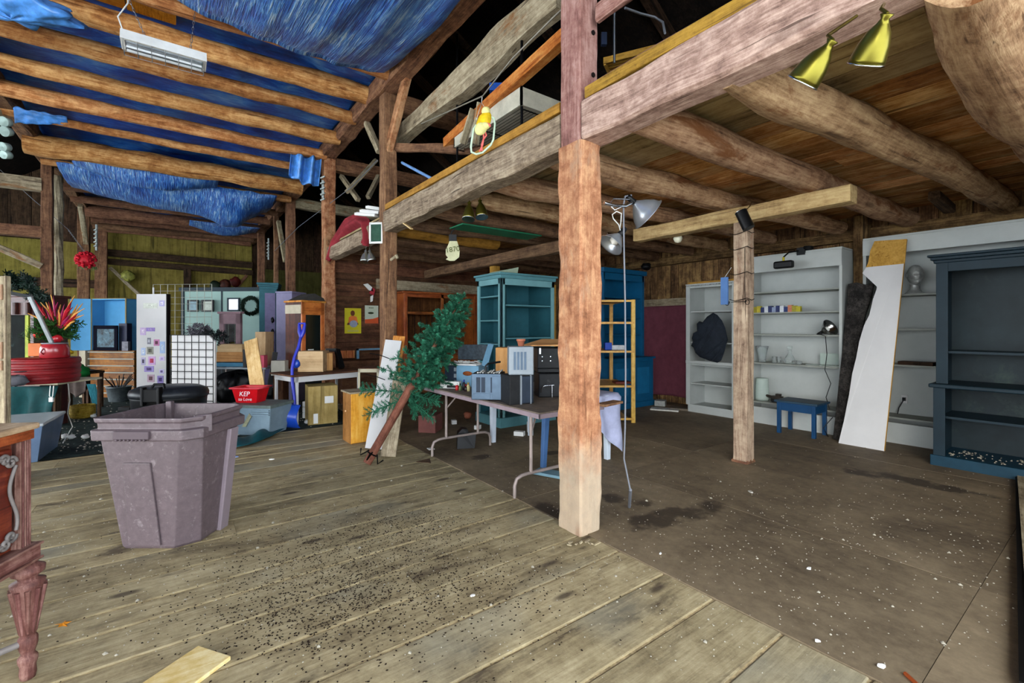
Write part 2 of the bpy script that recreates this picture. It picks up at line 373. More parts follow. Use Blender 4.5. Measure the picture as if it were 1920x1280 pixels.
# ------------------------------------------------------------------ timbers
def timber(label,cat,p0,p1,w,h,mat,name='timber_beam',n=14,jit=.012,cham=.012,up=(0,0,1),taper=1,bend=0,group=None):
    mb=MB(); mb.bar(p0,p1,w,h,up,n,jit,None,cham,taper,bend); return one(mb,name,mat,label,cat,group)
def post(label,x,y,w,dp,z0,z1,mat,**k): return timber(label,'post',(x,y,z0),(x,y,z1),dp,w,mat,'timber_post',up=(1,0,0),**k)
# main post: wide foot with girt seat, slimmer upper half, peg holes
root=thing('timber_post','big rough reddish timber post standing on the floor edge in the middle','post',(2.27,2.3,0))
M_hole=paint('dark hole','120a07',.9)
M_pale=W_post
def rough(mb,x0,x1,y0,y1,z0,z1,n,jit,c=.014,seed=3):
    k=6; prof=[]
    cs=[(x0,y0),(x1,y0),(x1,y1),(x0,y1)]
    for i in range(4):
        a=Vector(cs[i]);b=Vector(cs[(i+1)%4])
        for j in range(k):
            f=j/k; f=c/(b-a).length+(1-2*c/(b-a).length)*f if j else c/(b-a).length
            prof.append(a.lerp(b,f))
        prof.append(b+(a-b).normalized()*c)
    m=len(prof); vs=[];gs=[];cx,cy=(x0+x1)/2,(y0+y1)/2
    for i in range(n+1):
        z=z0+(z1-z0)*i/n
        for q,p in enumerate(prof):
            d=Vector((p.x-cx,p.y-cy)); corner=(q%(k+1) in (0,k))
            nz=noise.noise(Vector((p.x*9,p.y*9,z*3.5+seed)))+.5*noise.noise(Vector((p.x*25,p.y*25,z*11)))
            e=1+jit*(2.2 if corner else 1)*nz/ max(.05,d.length)
            vs.append((cx+d.x*e,cy+d.y*e,z)); gs.append((z,p.x,p.y))
    fs=[(i*m+j,i*m+(j+1)%m,(i+1)*m+(j+1)%m,(i+1)*m+j) for i in range(n) for j in range(m)]
    fs+= [tuple(reversed(range(m))),tuple(range(n*m,n*m+m))]
    mb.add(vs,fs,gs,False,.5)
mb=MB(); rough(mb,2.172,2.375,2.19,2.42,0,2.655,50,.008); mb.build('lower_shaft',W_main,root)
mb=MB(); rough(mb,2.19,2.36,2.215,2.41,2.65,4.6,40,.003,.006,9); mb.build('upper_shaft',W_posttop,root)
mb=MB()
for z in (3.13,3.42): mb.tube([(2.31,2.205,z),(2.31,2.24,z)],.016,10)
mb.build('peg_hole',M_hole,root)
# row along the loft edge
post('tall reddish timber post behind the leaning artificial tree',2.29,5.93,.17,.2,0,4.5,W_postd,n=30)
post('tall orange-brown post at the corner of the brown board wall',2.27,8.82,.2,.22,0,4.5,W_post,n=30)
post('timber post behind the lavender cabinet with a pale knee brace',2.25,12.2,.2,.2,0,4.5,W_postd,n=20)
post('thin far post at the right of the olive end wall, beside metal clips',2.25,14.2,.12,.14,0,4.5,W_postd)
post('timber post closing the right side of the aisle at the olive end wall',2.2,16.6,.2,.2,0,4.5,W_postd)
# girts
mk=dict(n=30,jit=.02,cham=.02)
timber('thick pinkish loft girt running from the main post over the plywood floor','beam',(2.29,-1.4,2.79),(2.29,2.2,2.79),.2,.27,W_girt,**mk)
timber('weathered grey loft girt between the main post and the post behind the tree','beam',(2.29,2.42,2.79),(2.29,5.84,2.79),.2,.27,W_girtfar,**mk)
timber('short grey girt below the red draped fabric','beam',(2.3,6.02,2.74),(2.3,8.7,2.74),.18,.22,W_girtfar,**mk)
# trims on the girts
mb=MB(); mb.bar((2.215,-1.4,2.965),(2.215,2.18,2.965),.035,.075,n=8,jit=.002,cham=.004); one(mb,'edge_rail',W_yellow,'yellow ochre rail lying along the top of the pinkish girt','rail')
mb=MB(); mb.bar((2.215,2.43,2.965),(2.215,5.8,2.965),.035,.07,n=8,jit=.002,cham=.004); one(mb,'edge_rail',W_yellow,'yellow ochre rail along the grey girt, behind the hanging bird ornament','rail')
timber('reddish kick board set on edge behind the yellow rail','board',(2.31,-1.2,3.02),(2.31,2.2,3.02),.03,.12,W_posttop,'kick_board')
timber('upper reddish rail let into the side of the main post','rail',(2.3,2.16,3.52),(2.3,-1.2,3.5),.05,.13,W_posttop,'guard_rail')
# plates
timber('long dark plate beam carrying the roof logs on the loft side of the aisle','beam',(2.25,.6,4.6),(2.25,19.5,4.6),.25,.24,W_plate,n=60,jit=.03,cham=.03)
timber('long dark plate beam carrying the roof logs on the open left side','beam',(-1.95,3.4,4.6),(-1.95,19.5,4.6),.24,.24,W_plate,n=60,jit=.03,cham=.03)
for y,l in ((5.95,'reddish tie beam running back into the loft above the crossbar'),(8.85,'reddish tie beam between the orange-brown post and the loft roof'),(12.2,'short grey tie beam behind the knee-braced far post')):
    timber(l,'beam',(2.35,y,4.42),(6.2,y,4.42),.2,.24,W_plate if y<12 else W_grey,n=14,jit=.02,cham=.02)
# left posts
post('square timber post left of the red flower ball',-1.99,12.35,.16,.16,0,4.5,W_postd)
post('knotty round post right beside the square post near the red flower ball',-1.93,13.0,.13,.13,0,4.5,W_grey,jit=.03,cham=.04)
post('far timber post straight behind the red flower ball',-1.97,16.5,.24,.2,0,4.5,W_postd)
post('corner post at the left end of the olive end wall',-1.9,19.3,.3,.2,0,4.5,W_postd)
timber('heavy grey tie beam leaving the left posts near the roof','beam',(-2.05,12.35,4.1),(-7.4,12.35,4.1),.2,.24,W_grey)
timber('brown cross beam at mid height left of the square post','beam',(-2.05,12.35,3.2),(-7.4,12.35,3.2),.18,.2,W_postd)
timber('diagonal brace under the brown cross beam on the left','brace',(-3.1,12.3,3.12),(-2.05,12.3,2.55),.12,.12,W_grey,'timber_brace')
timber('dark diagonal brace rising to the left plate above the spotlights','brace',(-1.98,9.6,4.5),(-2.5,8.4,3.6),.12,.12,W_grey,'timber_brace')
timber('dark low rail across the olive wall left of the posts','rail',(-7.5,19.45,2.75),(-2.05,19.45,2.75),.12,.26,W_dark,'wall_rail')
timber('short pale knee brace beside the left far post','brace',(-1.9,16.3,3.6),(-1.9,15.4,4.4),.1,.1,W_grey,'timber_brace')
# end wall frame
timber('heavy dark horizontal timber across the olive end wall, upper of two','beam',(-1.85,19.5,3.78),(2.3,19.5,3.7),.16,.22,W_dark)
timber('dark horizontal timber across the olive end wall, lower of two','beam',(-1.85,19.5,3.5),(2.3,19.5,3.42),.2,.18,W_dark)
timber('middle dark upright of the olive end wall below the double timber','post',(.32,19.45,0),(.32,19.45,3.4),.22,.16,W_dark,'timber_post')
timber('grey diagonal brace at the left corner of the end wall','brace',(-1.7,19.4,3.3),(-.75,19.4,2.2),.14,.1,W_grey,'timber_brace')
timber('small brown diagonal brace at the right corner of the end wall','brace',(2.1,19.4,3.3),(1.5,19.4,2.4),.14,.1,W_postd,'timber_brace')
# roof logs over the aisle
logs=[(4.35,.1,4.62,'roof log nearest the camera, mostly hidden above the big sagging tarp'),
(5.57,.105,4.58,'roof log just behind the big sagging tarp, nearest of the exposed logs'),
(6.32,.12,4.60,'thick knotty roof log above the hanging heater lamp'),
(7.05,.1,4.56,'roof log passing right behind the heater lamp chains'),
(7.85,.105,4.52,'roof log passing just below the heater lamp, ending at the loft plate'),
(8.7,.1,4.5,'roof log second behind the heater lamp'),
(9.5,.065,4.46,'thin reddish roof log, slimmest pole of the front half'),
(10.75,.17,4.42,'stout pale roof log in front of the drooping tarp bag'),
(11.9,.075,4.44,'grey squared roof pole half covered by the drooping tarp bag'),
(13.6,.1,4.45,'roof log directly behind the drooping tarp bag'),
(14.9,.1,4.45,'second roof log behind the drooping tarp bag'),
(16.2,.15,4.45,'heavy far roof log above the small blue tarp end'),
(17.4,.1,4.45,'far roof log, third from the olive end wall'),
(18.4,.1,4.45,'far roof log, second from the olive end wall'),
(19.2,.1,4.47,'last roof log resting against the olive end wall')]
random.seed(33)
for i,(y,r,z,l) in enumerate(logs):
    mb=MB(); n=26; ph=random.uniform(0,6)
    x0=-2.0+ (.25 if i in (1,) else 0); pts=[];rs=[]
    for k in range(n+1):
        a=k/n; x=x0+(2.2-x0)*a
        pts.append((x,y+.03*math.sin(a*5+ph)+.02*noise.noise(Vector((a*6,i,0))),z+.02*math.sin(a*4+ph)+.015*noise.noise(Vector((a*7,i,4))))); rs.append(r*(1.05-.18*a if i%2 else .9+.15*a)*(1+.07*noise.noise(Vector((a*11,i,2)))))
    mb.tube(pts,rs,14,True,.22); one(mb,'roof_log',W_log if i<9 else W_postd,l,'log','roof logs across the aisle')
# loft joist logs
random.seed(9)
jl=[(.36,.3,.17,'very thick pale loft log at the top right, nearest the camera',W_loglo),(1.2,.87,.125,'long bark-patched loft log under the near brass lamp pair',W_loglo),
(1.93,1.64,.12,'pale loft log crossing above the end of the timber on the short post',W_loglo),(2.73,2.45,.11,'loft log behind the big aluminium clamp lamp',W_loglo),
(3.45,3.3,.1,'loft log passing just beyond the short post',W_loglo),(4.1,4.0,.1,'loft log above the burgundy curtain side of the bay',W_loglo),
(4.75,4.7,.1,'dark loft log above the teal corner cabinet',W_logdk),(5.45,5.4,.1,'dark loft log above the green panel',W_logdk),
(6.1,6.1,.11,'yellowish loft log just behind the small brass lamp pair',W_yellow),(6.75,6.75,.09,'grey loft log right behind the hanging house number tag',W_logdk),
(7.4,7.4,.09,'grey loft log, second from the brown partition wall',W_logdk),(8.1,8.1,.09,'brown loft log closest to the brown partition wall',W_logdk)]
for i,(ya,yb,r,l,m) in enumerate(jl):
    mb=MB(); n=24; pts=[];rs=[]; x1=7.3 if i not in (8,) else 4.2
    for k in range(n+1):
        a=k/n; x=2.31+(x1-2.31)*a
        pts.append((x,ya+(yb-ya)*a+.05*math.sin(a*4+i*2.1)+.015*noise.noise(Vector((a*6,i,0))),2.87-r-.005+.012*noise.noise(Vector((a*5,i,3)))-(.03 if r<.105 else .0)))
        rs.append(r*(1.05-.15*a)*(1+.08*noise.noise(Vector((a*9,i,7))))*( .72+.28*min(1,k/2)))
    mb.tube(pts,rs,16,True,.25); one(mb,'loft_log',m,l,'log','loft joist logs')
# short post with its cap timber
rt=thing('timber_post','slim squared post wrapped with iron hooks beside the white bookcase','post',(4.75,2.42,0))
mb=MB(); mb.bar((4.75,2.42,0),(4.75,2.42,2.48),.15,.15,(1,0,0),24,.01,.3,.01); mb.build('shaft',wood('short post wood','4f3d30','96806a','b9a58a',.85,1,.05,.3,.6,patch='8a5a40',pf=.6),rt)
mb=MB(); 
for i in range(9): mb.box((4.75-.09+.02*i,2.34,.0),(4.75-.075+.02*i,2.5,.03+.01*math.sin(i*2)))
mb.build('frayed_foot',W_postd,rt)
timber('squared cap timber lying on the slim post under the loft logs','beam',(4.75,1.46,2.56),(4.75,3.78,2.56),.16,.15,wood('cap timber','6b5438','a88a5e','c2a878',.8,1,.05,.3,.6))
timber('dark support beam under the loft logs above the teal cabinet','beam',(4.25,3.9,2.5),(4.25,8.8,2.5),.16,.16,W_logdk)
post('yellowish post under the dark support beam behind the teal cabinet',4.33,6.4,.13,.13,0,2.42,W_yellow)
post('dark wall post between the two large white shelf units',7.26,2.14,.16,.16,0,2.85,W_wallr)
timber('light horizontal plank nailed on the brown partition wall behind the orange hutch','plank',(3.2,YP-.03,2.26),(6.9,YP-.03,2.22),.04,.2,W_grey,'wall_plank')
timber('stubby dark block hanging between loft logs near the right wall','block',(6.5,1.28,2.8),(7.0,1.25,2.72),.1,.1,W_dark,'timber_block')
# loft framing seen past the main post
a=D(748,262,6.4); b=D(1052,-10,4.0)
mb=MB(); n=24
pts=[a.lerp(b,i/n) for i in range(n+1)]
vs=[];gs=[]
up=Vector((0,0,1)); t_=(b-a).normalized(); sd=t_.cross(up).normalized(); u=sd.cross(t_).normalized(); L=(b-a).length
for i,p in enumerate(pts):
    q=i/n; hh=.115+.06*q+(.05*math.exp(-((q-.72)/.1)**2)); ww=.07
    top=hh+.02*noise.noise(Vector((q*7,0,0))); bot=-hh*.9+.05*math.sin(q*9)*.5-.03*math.exp(-((q-.55)/.06)**2)
    for (x,y) in ((-ww,bot),(ww,bot),(ww,top),(-ww,top)): vs.append(p+sd*x+u*y); gs.append((q*L,x,y))
fs=[(i*4+j,i*4+(j+1)%4,(i+1)*4+(j+1)%4,(i+1)*4+j) for i in range(n) for j in range(4)]+[(3,2,1,0),(n*4,n*4+1,n*4+2,n*4+3)]
mb.add(vs,fs,gs); one(mb,'timber_brace',W_grey,'broad wavy grey brace plank sloping up through the loft','brace')
mb=MB(); mb.bar(D(838,268,5.6),D(1062,66,3.75),.1,.11,n=10,jit=.004,cham=.006); one(mb,'hand_rail',W_orange,'smooth orange square rail sloping above the white loft shelf','rail')
timber('thin brown crossbar leaving the second post in the loft','rail',D(742,276,6.1),D(905,281,5.3),.05,.11,W_postd,'cross_bar')
mb=MB(); mb.bar(D(724,300,6.15),D(776,98,5.6),.09,.13,(0,1,0),10,.01,cham=.01); one(mb,'timber_brace',W_post,'reddish brace leaning from the second post up to the plate','brace')
mb=MB(); mb.bar(D(688,232,6.6),D(712,285,6.3),.09,.07,n=4,jit=.01,cham=.01); one(mb,'timber_brace',W_grey,'short grey knee brace left of the second post','brace')
mb=MB(); mb.bar(D(612,470,8.4),D(612,330,8.4),.02,.02); 
mb=MB(); mb.bar(D(522,415,12),D(535,490,11.6),.09,.09,n=4,jit=.01); one(mb,'timber_brace',W_grey,'pale leaning strut on the far post behind the lavender cabinet','brace')
for i,(p,q,l) in enumerate((((650,360),(705,300),'thin grey rafter crossing the dark gap left of the second post'),((672,375),(640,330),'thin short rafter in the dark gap left of the second post'),((905,170),(980,40),'dark rafter high in the loft behind the wavy brace'),((690,370),(710,330),'thin rafter stub touching the second post in the dark gap'))):
    mb=MB(); mb.bar(D(*p,8.2 if i!=2 else 6.5),D(*q,8.6 if i!=2 else 7),.07,.07,n=3); one(mb,'rafter_stub',W_grey if i!=2 else W_dark,l,'rafter')
# ------------------------------------------------------------------ tarps
t=NT('blue tarpaulin'); g=t.attr('g').outputs['Vector']
a=t.noise(t.mapv(g,(14,2.2,3)),1,8,.7,1.5); b=t.noise(g,2.2,5,.6,.6); m=t.math('ADD',t.math('MULTIPLY',a,.55),t.math('MULTIPLY',b,.45))
st=t.noise(t.mapv(g,(60,1.5,9)),1,3,.6,.8); m=t.math('ADD',t.math('MULTIPLY',m,.5),t.math('MULTIPLY',st,.5))
t.col(t.ramp(m,[(.38,'0c3078'),(.47,'1a5ab4'),(.535,'4a8ccf'),(.6,'b4cfe2')])); t.b.inputs['Roughness'].default_value=.34; t.b.inputs['Specular IOR Level'].default_value=.6; t.bump(m,1.0,.06); M_tarp=t.m  # palest streaks paint wrinkle highlights into the tarp colour
t=NT('dark blue tarpaulin'); g=t.attr('g').outputs['Vector']
a=t.noise(t.mapv(g,(3,12,3)),1,8,.7,1.2); b=t.noise(g,1.4,5,.6,.6); m=t.math('ADD',t.math('MULTIPLY',a,.5),t.math('MULTIPLY',b,.5))
t.col(t.ramp(m,[(.38,'0a2c74'),(.49,'1450ae'),(.57,'3a7cc8'),(.68,'86aed0')])); t.b.inputs['Roughness'].default_value=.4; t.bump(m,.6,.03); M_tarpd=t.m
def N(x,y,z=0): return noise.noise(Vector((x,y,z)))
mb=MB(); mb.grid(lambda u,v:(-1.9+4.1*u,1.2+18.2*v,4.80+.05*N(u*6,v*26)+.03*N(u*20,v*60)-.05*abs(math.sin(v*18.2*2.2))),60,170)
one(mb,'roof_tarp',M_tarpd,'large dark blue tarpaulin stretched above the roof logs','tarp',solid=.004)
def bigsag(u,v):
    x=-.15+2.22*u; y=1.4+4.02*v; hang=.42*math.sin(math.pi*min(1,v*1.02))**.7*(.55+.45*math.sin(math.pi*u))
    fold=.018*math.sin(u*34+v*5+3*N(u*3,v*2))*(1-.7*v)+.02*N(u*13,v*5,3)
    edge=-.10*math.sin(u*math.pi)*v**4
    return (x+.05*N(u*4,v*7),y+.12*u*v-.02*math.sin(u*30),4.56-hang*.8+fold-.03+edge)
mb=MB(); mb.grid(bigsag,110,70); one(mb,'sagging_tarp',M_tarp,'big bright blue tarpaulin sagging under the nearest roof log','tarp',solid=.004)
def bag(u,v):   # long bag drooping across the aisle
    x=-1.75+3.6*u; depth=.10+.33*math.sin(math.pi*u)**.8+.32*math.exp(-((u-.78)/.13)**2)
    y=11.55+1.75*v; z=4.40-depth*math.sin(math.pi*v)**.6-.02+.03*N(u*14,v*5)+.02*math.sin(u*60)*math.exp(-((u-.85)/.12)**2)
    return (x,y,z)
mb=MB(); mb.grid(bag,90,26); one(mb,'drooping_tarp',M_tarp,'blue tarpaulin bag drooping full of water across the aisle','tarp',solid=.004)
mb=MB(); mb.grid(lambda u,v:(-1.5+2.2*u,10.95+.7*v,4.36-.28*math.sin(math.pi*u)*math.sin(math.pi*v)**.6+.02*N(u*9,v*4)),40,16); one(mb,'drooping_tarp',M_tarp,'shallow blue tarp fold hanging just in front of the drooping bag','tarp',solid=.004)
mb=MB(); mb.grid(lambda u,v:(.3+1.7*u,15.3+.9*v,4.32-.25*math.sin(math.pi*u)*math.sin(math.pi*v)**.6),30,12); one(mb,'drooping_tarp',M_tarp,'small blue tarp pocket hanging far back near the olive end wall','tarp',solid=.004)
def lump(u,v,c,rx,ry,rz,s):
    a=u*2*math.pi; b=v*math.pi; k=1+.28*N(math.cos(a)*2+s,math.sin(a)*2,math.cos(b)*2)+.1*math.sin(a*9+b*4)
    return (c[0]+rx*k*math.sin(b)*math.cos(a),c[1]+ry*k*math.sin(b)*math.sin(a),c[2]+rz*k*math.cos(b))
def lumpy(name,label,c,rx,ry,rz,mat,cat='tarp',s=0,nu=36,nv=20):
    mb=MB(); mb.grid(lambda u,v:lump(u,v,c,rx,ry,rz,s),nu,nv); return one(mb,name,mat,label,cat)
M_tarpl=paint('light blue tarpaulin','4f92e0',.35,.3,scale=9,bump=.5,spec=.6)
# bunched end of the tarp at the loft post
def bunch(u,v):
    return (1.62+.5*u,8.72+.1*math.sin(u*16)+.22*v,4.46-.36*v-.1*u*v+.03*N(u*5,v*5)-.04*math.sin(u*3))
mb=MB(); mb.grid(bunch,40,14); one(mb,'tarp_end',M_tarpl,'pale blue crumpled tarp end hanging beside the orange-brown post','tarp',solid=.006)
mb=MB(); mb.grid(lambda u,v:(-1.85+.55*u,9.35+.1*v,4.5-.2*v*(1-u*.6)+.03*N(u*6,v*5)),30,10); one(mb,'tarp_end',M_tarpl,'small blue tarp flap showing below the slim roof log on the left','tarp',solid=.006)
c=D(20,5,4.1); lumpy('tarp_bundle','pale blue tarp bundle knotted over the roof logs in the top corner',(c.x,c.y,c.z),.42,.2,.13,M_tarpl,s=4)
M_osb=wood('amber roof panel','5a3808','a86c18','c98c30',.7,1,.1,.2,.2)
mb=MB(); p=ONY(92,0,5.9); mb.box((-.98,5.72,4.70),(-.42,6.22,4.715)); mb.box((-.41,5.72,4.70),(.0,6.22,4.715)); one(mb,'roof_board',M_osb,'amber boards laid over the roof logs where the tarp is missing','board')
# ------------------------------------------------------------------ hanging heater lamp
M_white=paint('chalky white enamel','d8d8d2',.5,.08,dirt='8c8b80',df=.66)
M_alu=metal('bright aluminium','c4c8cc',.25); M_chain=metal('galvanised steel','9a9c9e',.4)
M_blk=paint('black plastic','0c0d0f',.4,.2,scale=9); M_wire=metal('black wire','1a1a1c',.5); M_cordw=paint('white cord','c9c9c4',.5,.05); M_cordg=paint('grey cord','6e7178',.5,.05)
rt=thing('heater_lamp','white wire-guarded heater lamp hanging on chains below the roof logs','lamp',(-.08,5.4,4.0))
X0,X1,Y0,Z=-.40,.24,5.4,3.93
mb=MB(); mb.prism([(X0,Y0-.11,Z+.02),(X0,Y0+.11,Z+.02),(X0,Y0+.07,Z+.12),(X0,Y0-.07,Z+.12)],(X1-X0,0,0)); mb.build('housing',M_white,rt)
mb=MB(); mb.prism([(X0+.03,Y0-.09,Z+.015),(X0+.03,Y0+.09,Z+.015),(X0+.03,Y0+.06,Z+.02),(X0+.03,Y0-.06,Z+.02)],(X1-X0-.06,0,0)); mb.build('reflector',M_alu,rt)
for dy in (-.035,.035):
    mb=MB(); mb.tube([(X0+.04,Y0+dy,Z-.01),(X1-.04,Y0+dy,Z-.01)],.012,8); mb.build('heating_tube',paint('frosted tube','cfd4d6',.2,.05),rt)
mb=MB()
for i in range(7):
    x=X0+.02+(X1-X0-.04)*i/6; mb.tube([(x,Y0-.11,Z+.02),(x,Y0-.08,Z-.04),(x,Y0+.08,Z-.04),(x,Y0+.11,Z+.02)],.003,5)
for dy in (-.08,0,.08): mb.tube([(X0+.02,Y0+dy,Z-.04),(X1-.02,Y0+dy,Z-.04)],.003,5)
mb.build('wire_guard',M_chain,rt)
def chain(a,b,r=.012,name='chain',parent=None,sag=0):
    mb=MB(); a=Vector(a);b=Vector(b); n=max(4,int((b-a).length/.035)); 
    for i in range(n):
        p=a.lerp(b,i/n);q=a.lerp(b,(i+1.25)/n); d=(q-p); s=d.cross(Vector((0,1,0)) if i%2 else Vector((1,0,.01))).normalized()*r*.6
        mb.tube([p,p+d*.2+s,p+d*.8+s,q,p+d*.8-s,p+d*.2-s,p],.0025,4,False)
    return mb.build(name,M_chain,parent)
chain((X0+.18,Y0,Z+.12),(X0+.02,5.5,4.50),parent=rt); chain((X1-.13,Y0,Z+.12),(X1-.09,5.5,4.50),parent=rt)
mb=MB(); mb.tube([(X0+.02,Y0,Z+.12),(X0-.02,Y0,Z+.25),(X0+.05,Y0,Z+.4),(X0+.04,5.5,4.52)],.006,6); mb.build('power_cord',M_cordw,rt)
# ------------------------------------------------------------------ big waste bin (square to the camera)
M_bin=paint('mauve brown plastic','5d5054',.5,.14,scale=24,dirt='7f7477',df=.56,bump=.06,spec=.5); M_bind=paint('darker bin mould','564a4f',.5,.08)
o=D(288,1031,2.9); o.z=0; xf=XF(o,0); rt=thing('waste_bin','big dusty mauve-brown square plastic bin with chamfered corners','bin',o)
def octo(cx,cy,w,d,ch,z): 
    x0,x1,y0,y1=cx-w/2,cx+w/2,cy-d/2,cy+d/2
    return [(x0+ch*.35,y0,z),(x1-ch,y0,z),(x1,y0+ch,z),(x1,y1-ch,z),(x1-ch,y1,z),(x0+ch*.35,y1,z),(x0,y1-ch,z),(x0,y0+ch*.35,z)]
mb=MB(xf); lv=[octo(.01,.21,.44,.42,.10,0),octo(.01,.21,.46,.44,.10,.02),octo(.0,.2,.60,.54,.09,.70),octo(.0,.2,.66,.6,.08,.705),octo(.0,.2,.665,.605,.08,.765),octo(.0,.2,.615,.555,.08,.772),octo(.0,.2,.62,.56,.08,.81),octo(.0,.2,.64,.58,.08,.815),octo(.0,.2,.645,.585,.08,.84),octo(.0,.2,.60,.54,.07,.84),octo(.0,.2,.575,.515,.07,.70),octo(.01,.21,.43,.41,.09,.03)]
vs=[p for l in lv for p in l]; fs=[(i*8+j,i*8+(j+1)%8,(i+1)*8+(j+1)%8,(i+1)*8+j) for i in range(len(lv)-1) for j in range(8)]+[tuple(reversed(range(8))),tuple(range(88,96))]
mb.add(vs,fs); mb.build('tub',M_bin,rt,bev=.006)
mb=MB(xf)   # raised tapered panel on the front and the right side
def front(x,z): 
    f=(z-.02)/.68; y=.21-.22-.05*f*1.0; w=.23+.07*f; return (x*1.0,-.012-(.058*f)-.0,z)
mb.prism([front(-.14,.03),front(.06,.03),front(.03,.56),front(-.14,.56)],(0,-.012,0)); mb.build('raised_panel',M_bin,rt,bev=.004)
mb=MB(xf)
for (x,z0) in ((.215,.02),): mb.bar((.245,.30,.0),(.315,.31,.70),.03,.09,n=2)
mb.build('highlight_rib',paint('bin highlight rib','85787f',.4,.08),rt,bev=.006)  # lighter colour paints the highlight along the bin's right side
mb=MB(xf); mb.box((-.16,-.118,.715),(.06,-.10,.765)); 
for i in range(8): mb.box((-.14+i*.024,-.124,.706),(-.128+i*.024,-.104,.72))
mb.build('grip_handle',M_bind,rt,bev=.005)
mb=MB(xf); mb.bar((.27,-.02,.79),(.335,.05,.79),.03,.11,n=1); mb.build('hinge_lug',M_bin,rt,bev=.004); mb=MB(xf); mb.box((-.25,.43,.72),(-.21,.465,.86)); mb.build('hinge_lug',M_bin,rt,bev=.004)
# ------------------------------------------------------------------ antique sideboard at the lower left
Cn=Vector((-.465,2.62,0)); ang=math.atan2(.897,.442) # local x runs along the front towards the back corner
M_dres=wood('red mahogany','2a0f08','5e2416','8a4526',.4,.6,.05,.1,.1,spec=.5); M_dtrim=wood('pink worn mahogany','38201b','64403a','8e6c62',.55,1,.05,0,.3); M_scroll=paint('pewter scroll','77716e',.65,.2,.15)
M_dtop=wood('dusty sideboard top','6e5a44','a48c6c','c4ae90',.8,.8,.05,.1,.3)
xf=Matrix.Translation(Cn)@Matrix.Rotation(ang,4,'Z'); rt=thing('antique_sideboard','antique mahogany sideboard with carved scrolls on a fluted turned leg','sideboard',Cn)
# local: front face at y=-? front looks towards -y ; x from -1.25 (towards the camera) to 0
LX=-1.2
mb=MB(xf); mb.box((LX,.03,.50),(-.04,.5,.975)); mb.build('carcass',M_dres,rt,bev=.004)
mb=MB(xf); mb.box((LX-.02,-.03,.995),(-.0,.53,1.02)); mb.build('top',M_dtop,rt,bev=.008)
mb=MB(xf); mb.box((LX,-.01,.955),(-.002,.5,.995)); mb.build('top_rail',M_orange if False else wood('reddish rail','5a2410','98482a','b86a40',.45,.8,.05,.1,.1),rt,bev=.003)
mb=MB(xf); 
for i in range(5): mb.bar((-.008-.0105*i,.01,.53),(-.008-.0105*i,.01,.955),.0065,.022)
mb.box((-.056,.014,.52),(-.002,.1,.96)); mb.build('fluted_corner',M_dtrim,rt,bev=.003)
mb=MB(xf); mb.box((LX,-.02,.475),(.015,.5,.53)); mb.box((LX,-.028,.525),(.02,.5,.535)); mb.box((LX,-.028,.468),(.02,.5,.478)); mb.build('base_moulding',M_dtrim,rt,bev=.003)
mb=MB(xf); mb.box((LX+.1,.006,.555),(-.075,.03,.935)); mb.build('door_panel',M_dres,rt,bev=.01)
mb=MB(xf)
def scroll(cx,cz,s,mx,mz):
    pts=[(cx+mx*s*(1-i/20)*math.cos(i*.5)*.03,-.004,cz+mz*s*(1-i/20)*math.sin(i*.5)*.03) for i in range(18)]; mb.tube(pts,.007,6)
pts=[]
for i in range(15):
    a=i/14; pts.append((-.088+.012*math.sin(a*math.pi*2)+.01*math.cos(a*6),-.004,.62+.25*a))
mb.tube(pts,.006,8); scroll(-.10,.885,.8,1,1); scroll(-.125,.90,.7,-1,1); scroll(-.10,.605,.8,1,-1); scroll(-.125,.585,.7,-1,-1)
mb.tube([(-.14,-.004,.905),(-.22,-.004,.925),(-.36,-.004,.905),(-.5,-.004,.93),(-.7,-.004,.92)],.008,8)
mb.tube([(-.14,-.004,.58),(-.22,-.004,.56),(-.36,-.004,.575),(-.5,-.004,.55),(-.7,-.004,.56)],.008,8)
mb.build('carved_scroll',M_scroll,rt)
def legprof(): return [(.0,.0),(.022,.0),(.026,.02),(.024,.05),(.03,.07),(.03,.085),(.02,.10),(.026,.12),(.03,.135),(.03,.16),(.022,.175),(.026,.18),(.05,.37),(.053,.385),(.03,.395),(.03,.405),(.05,.42),(.052,.44),(.03,.455),(.022,.47)]
for i,(lx,ly) in enumerate(((-.004,.012),(-.02,.45),(LX+.06,.045),(LX+.06,.45))):
    mb=MB(xf); mb.lathe(legprof(),28,Matrix.Translation((lx,ly,0)),flute=.0); 
    for k in range(10):
        a=k*2*math.pi/10; mb.tube([(lx+.023*math.cos(a),ly+.023*math.sin(a),.185),(lx+.049*math.cos(a),ly+.049*math.sin(a),.365)],[.005,.010],6)
    mb.build('leg',M_dtrim,rt)
mb=MB(xf); mb.tube([(-.02,.45,.147),(-.3,.25,.15),(-.6,.22,.15),(LX+.06,.045,.147)],.013,8); mb.tube([(-.004,.012,.147),(-.3,.25,.15)],.013,8); mb.build('stretcher',M_scroll,rt)
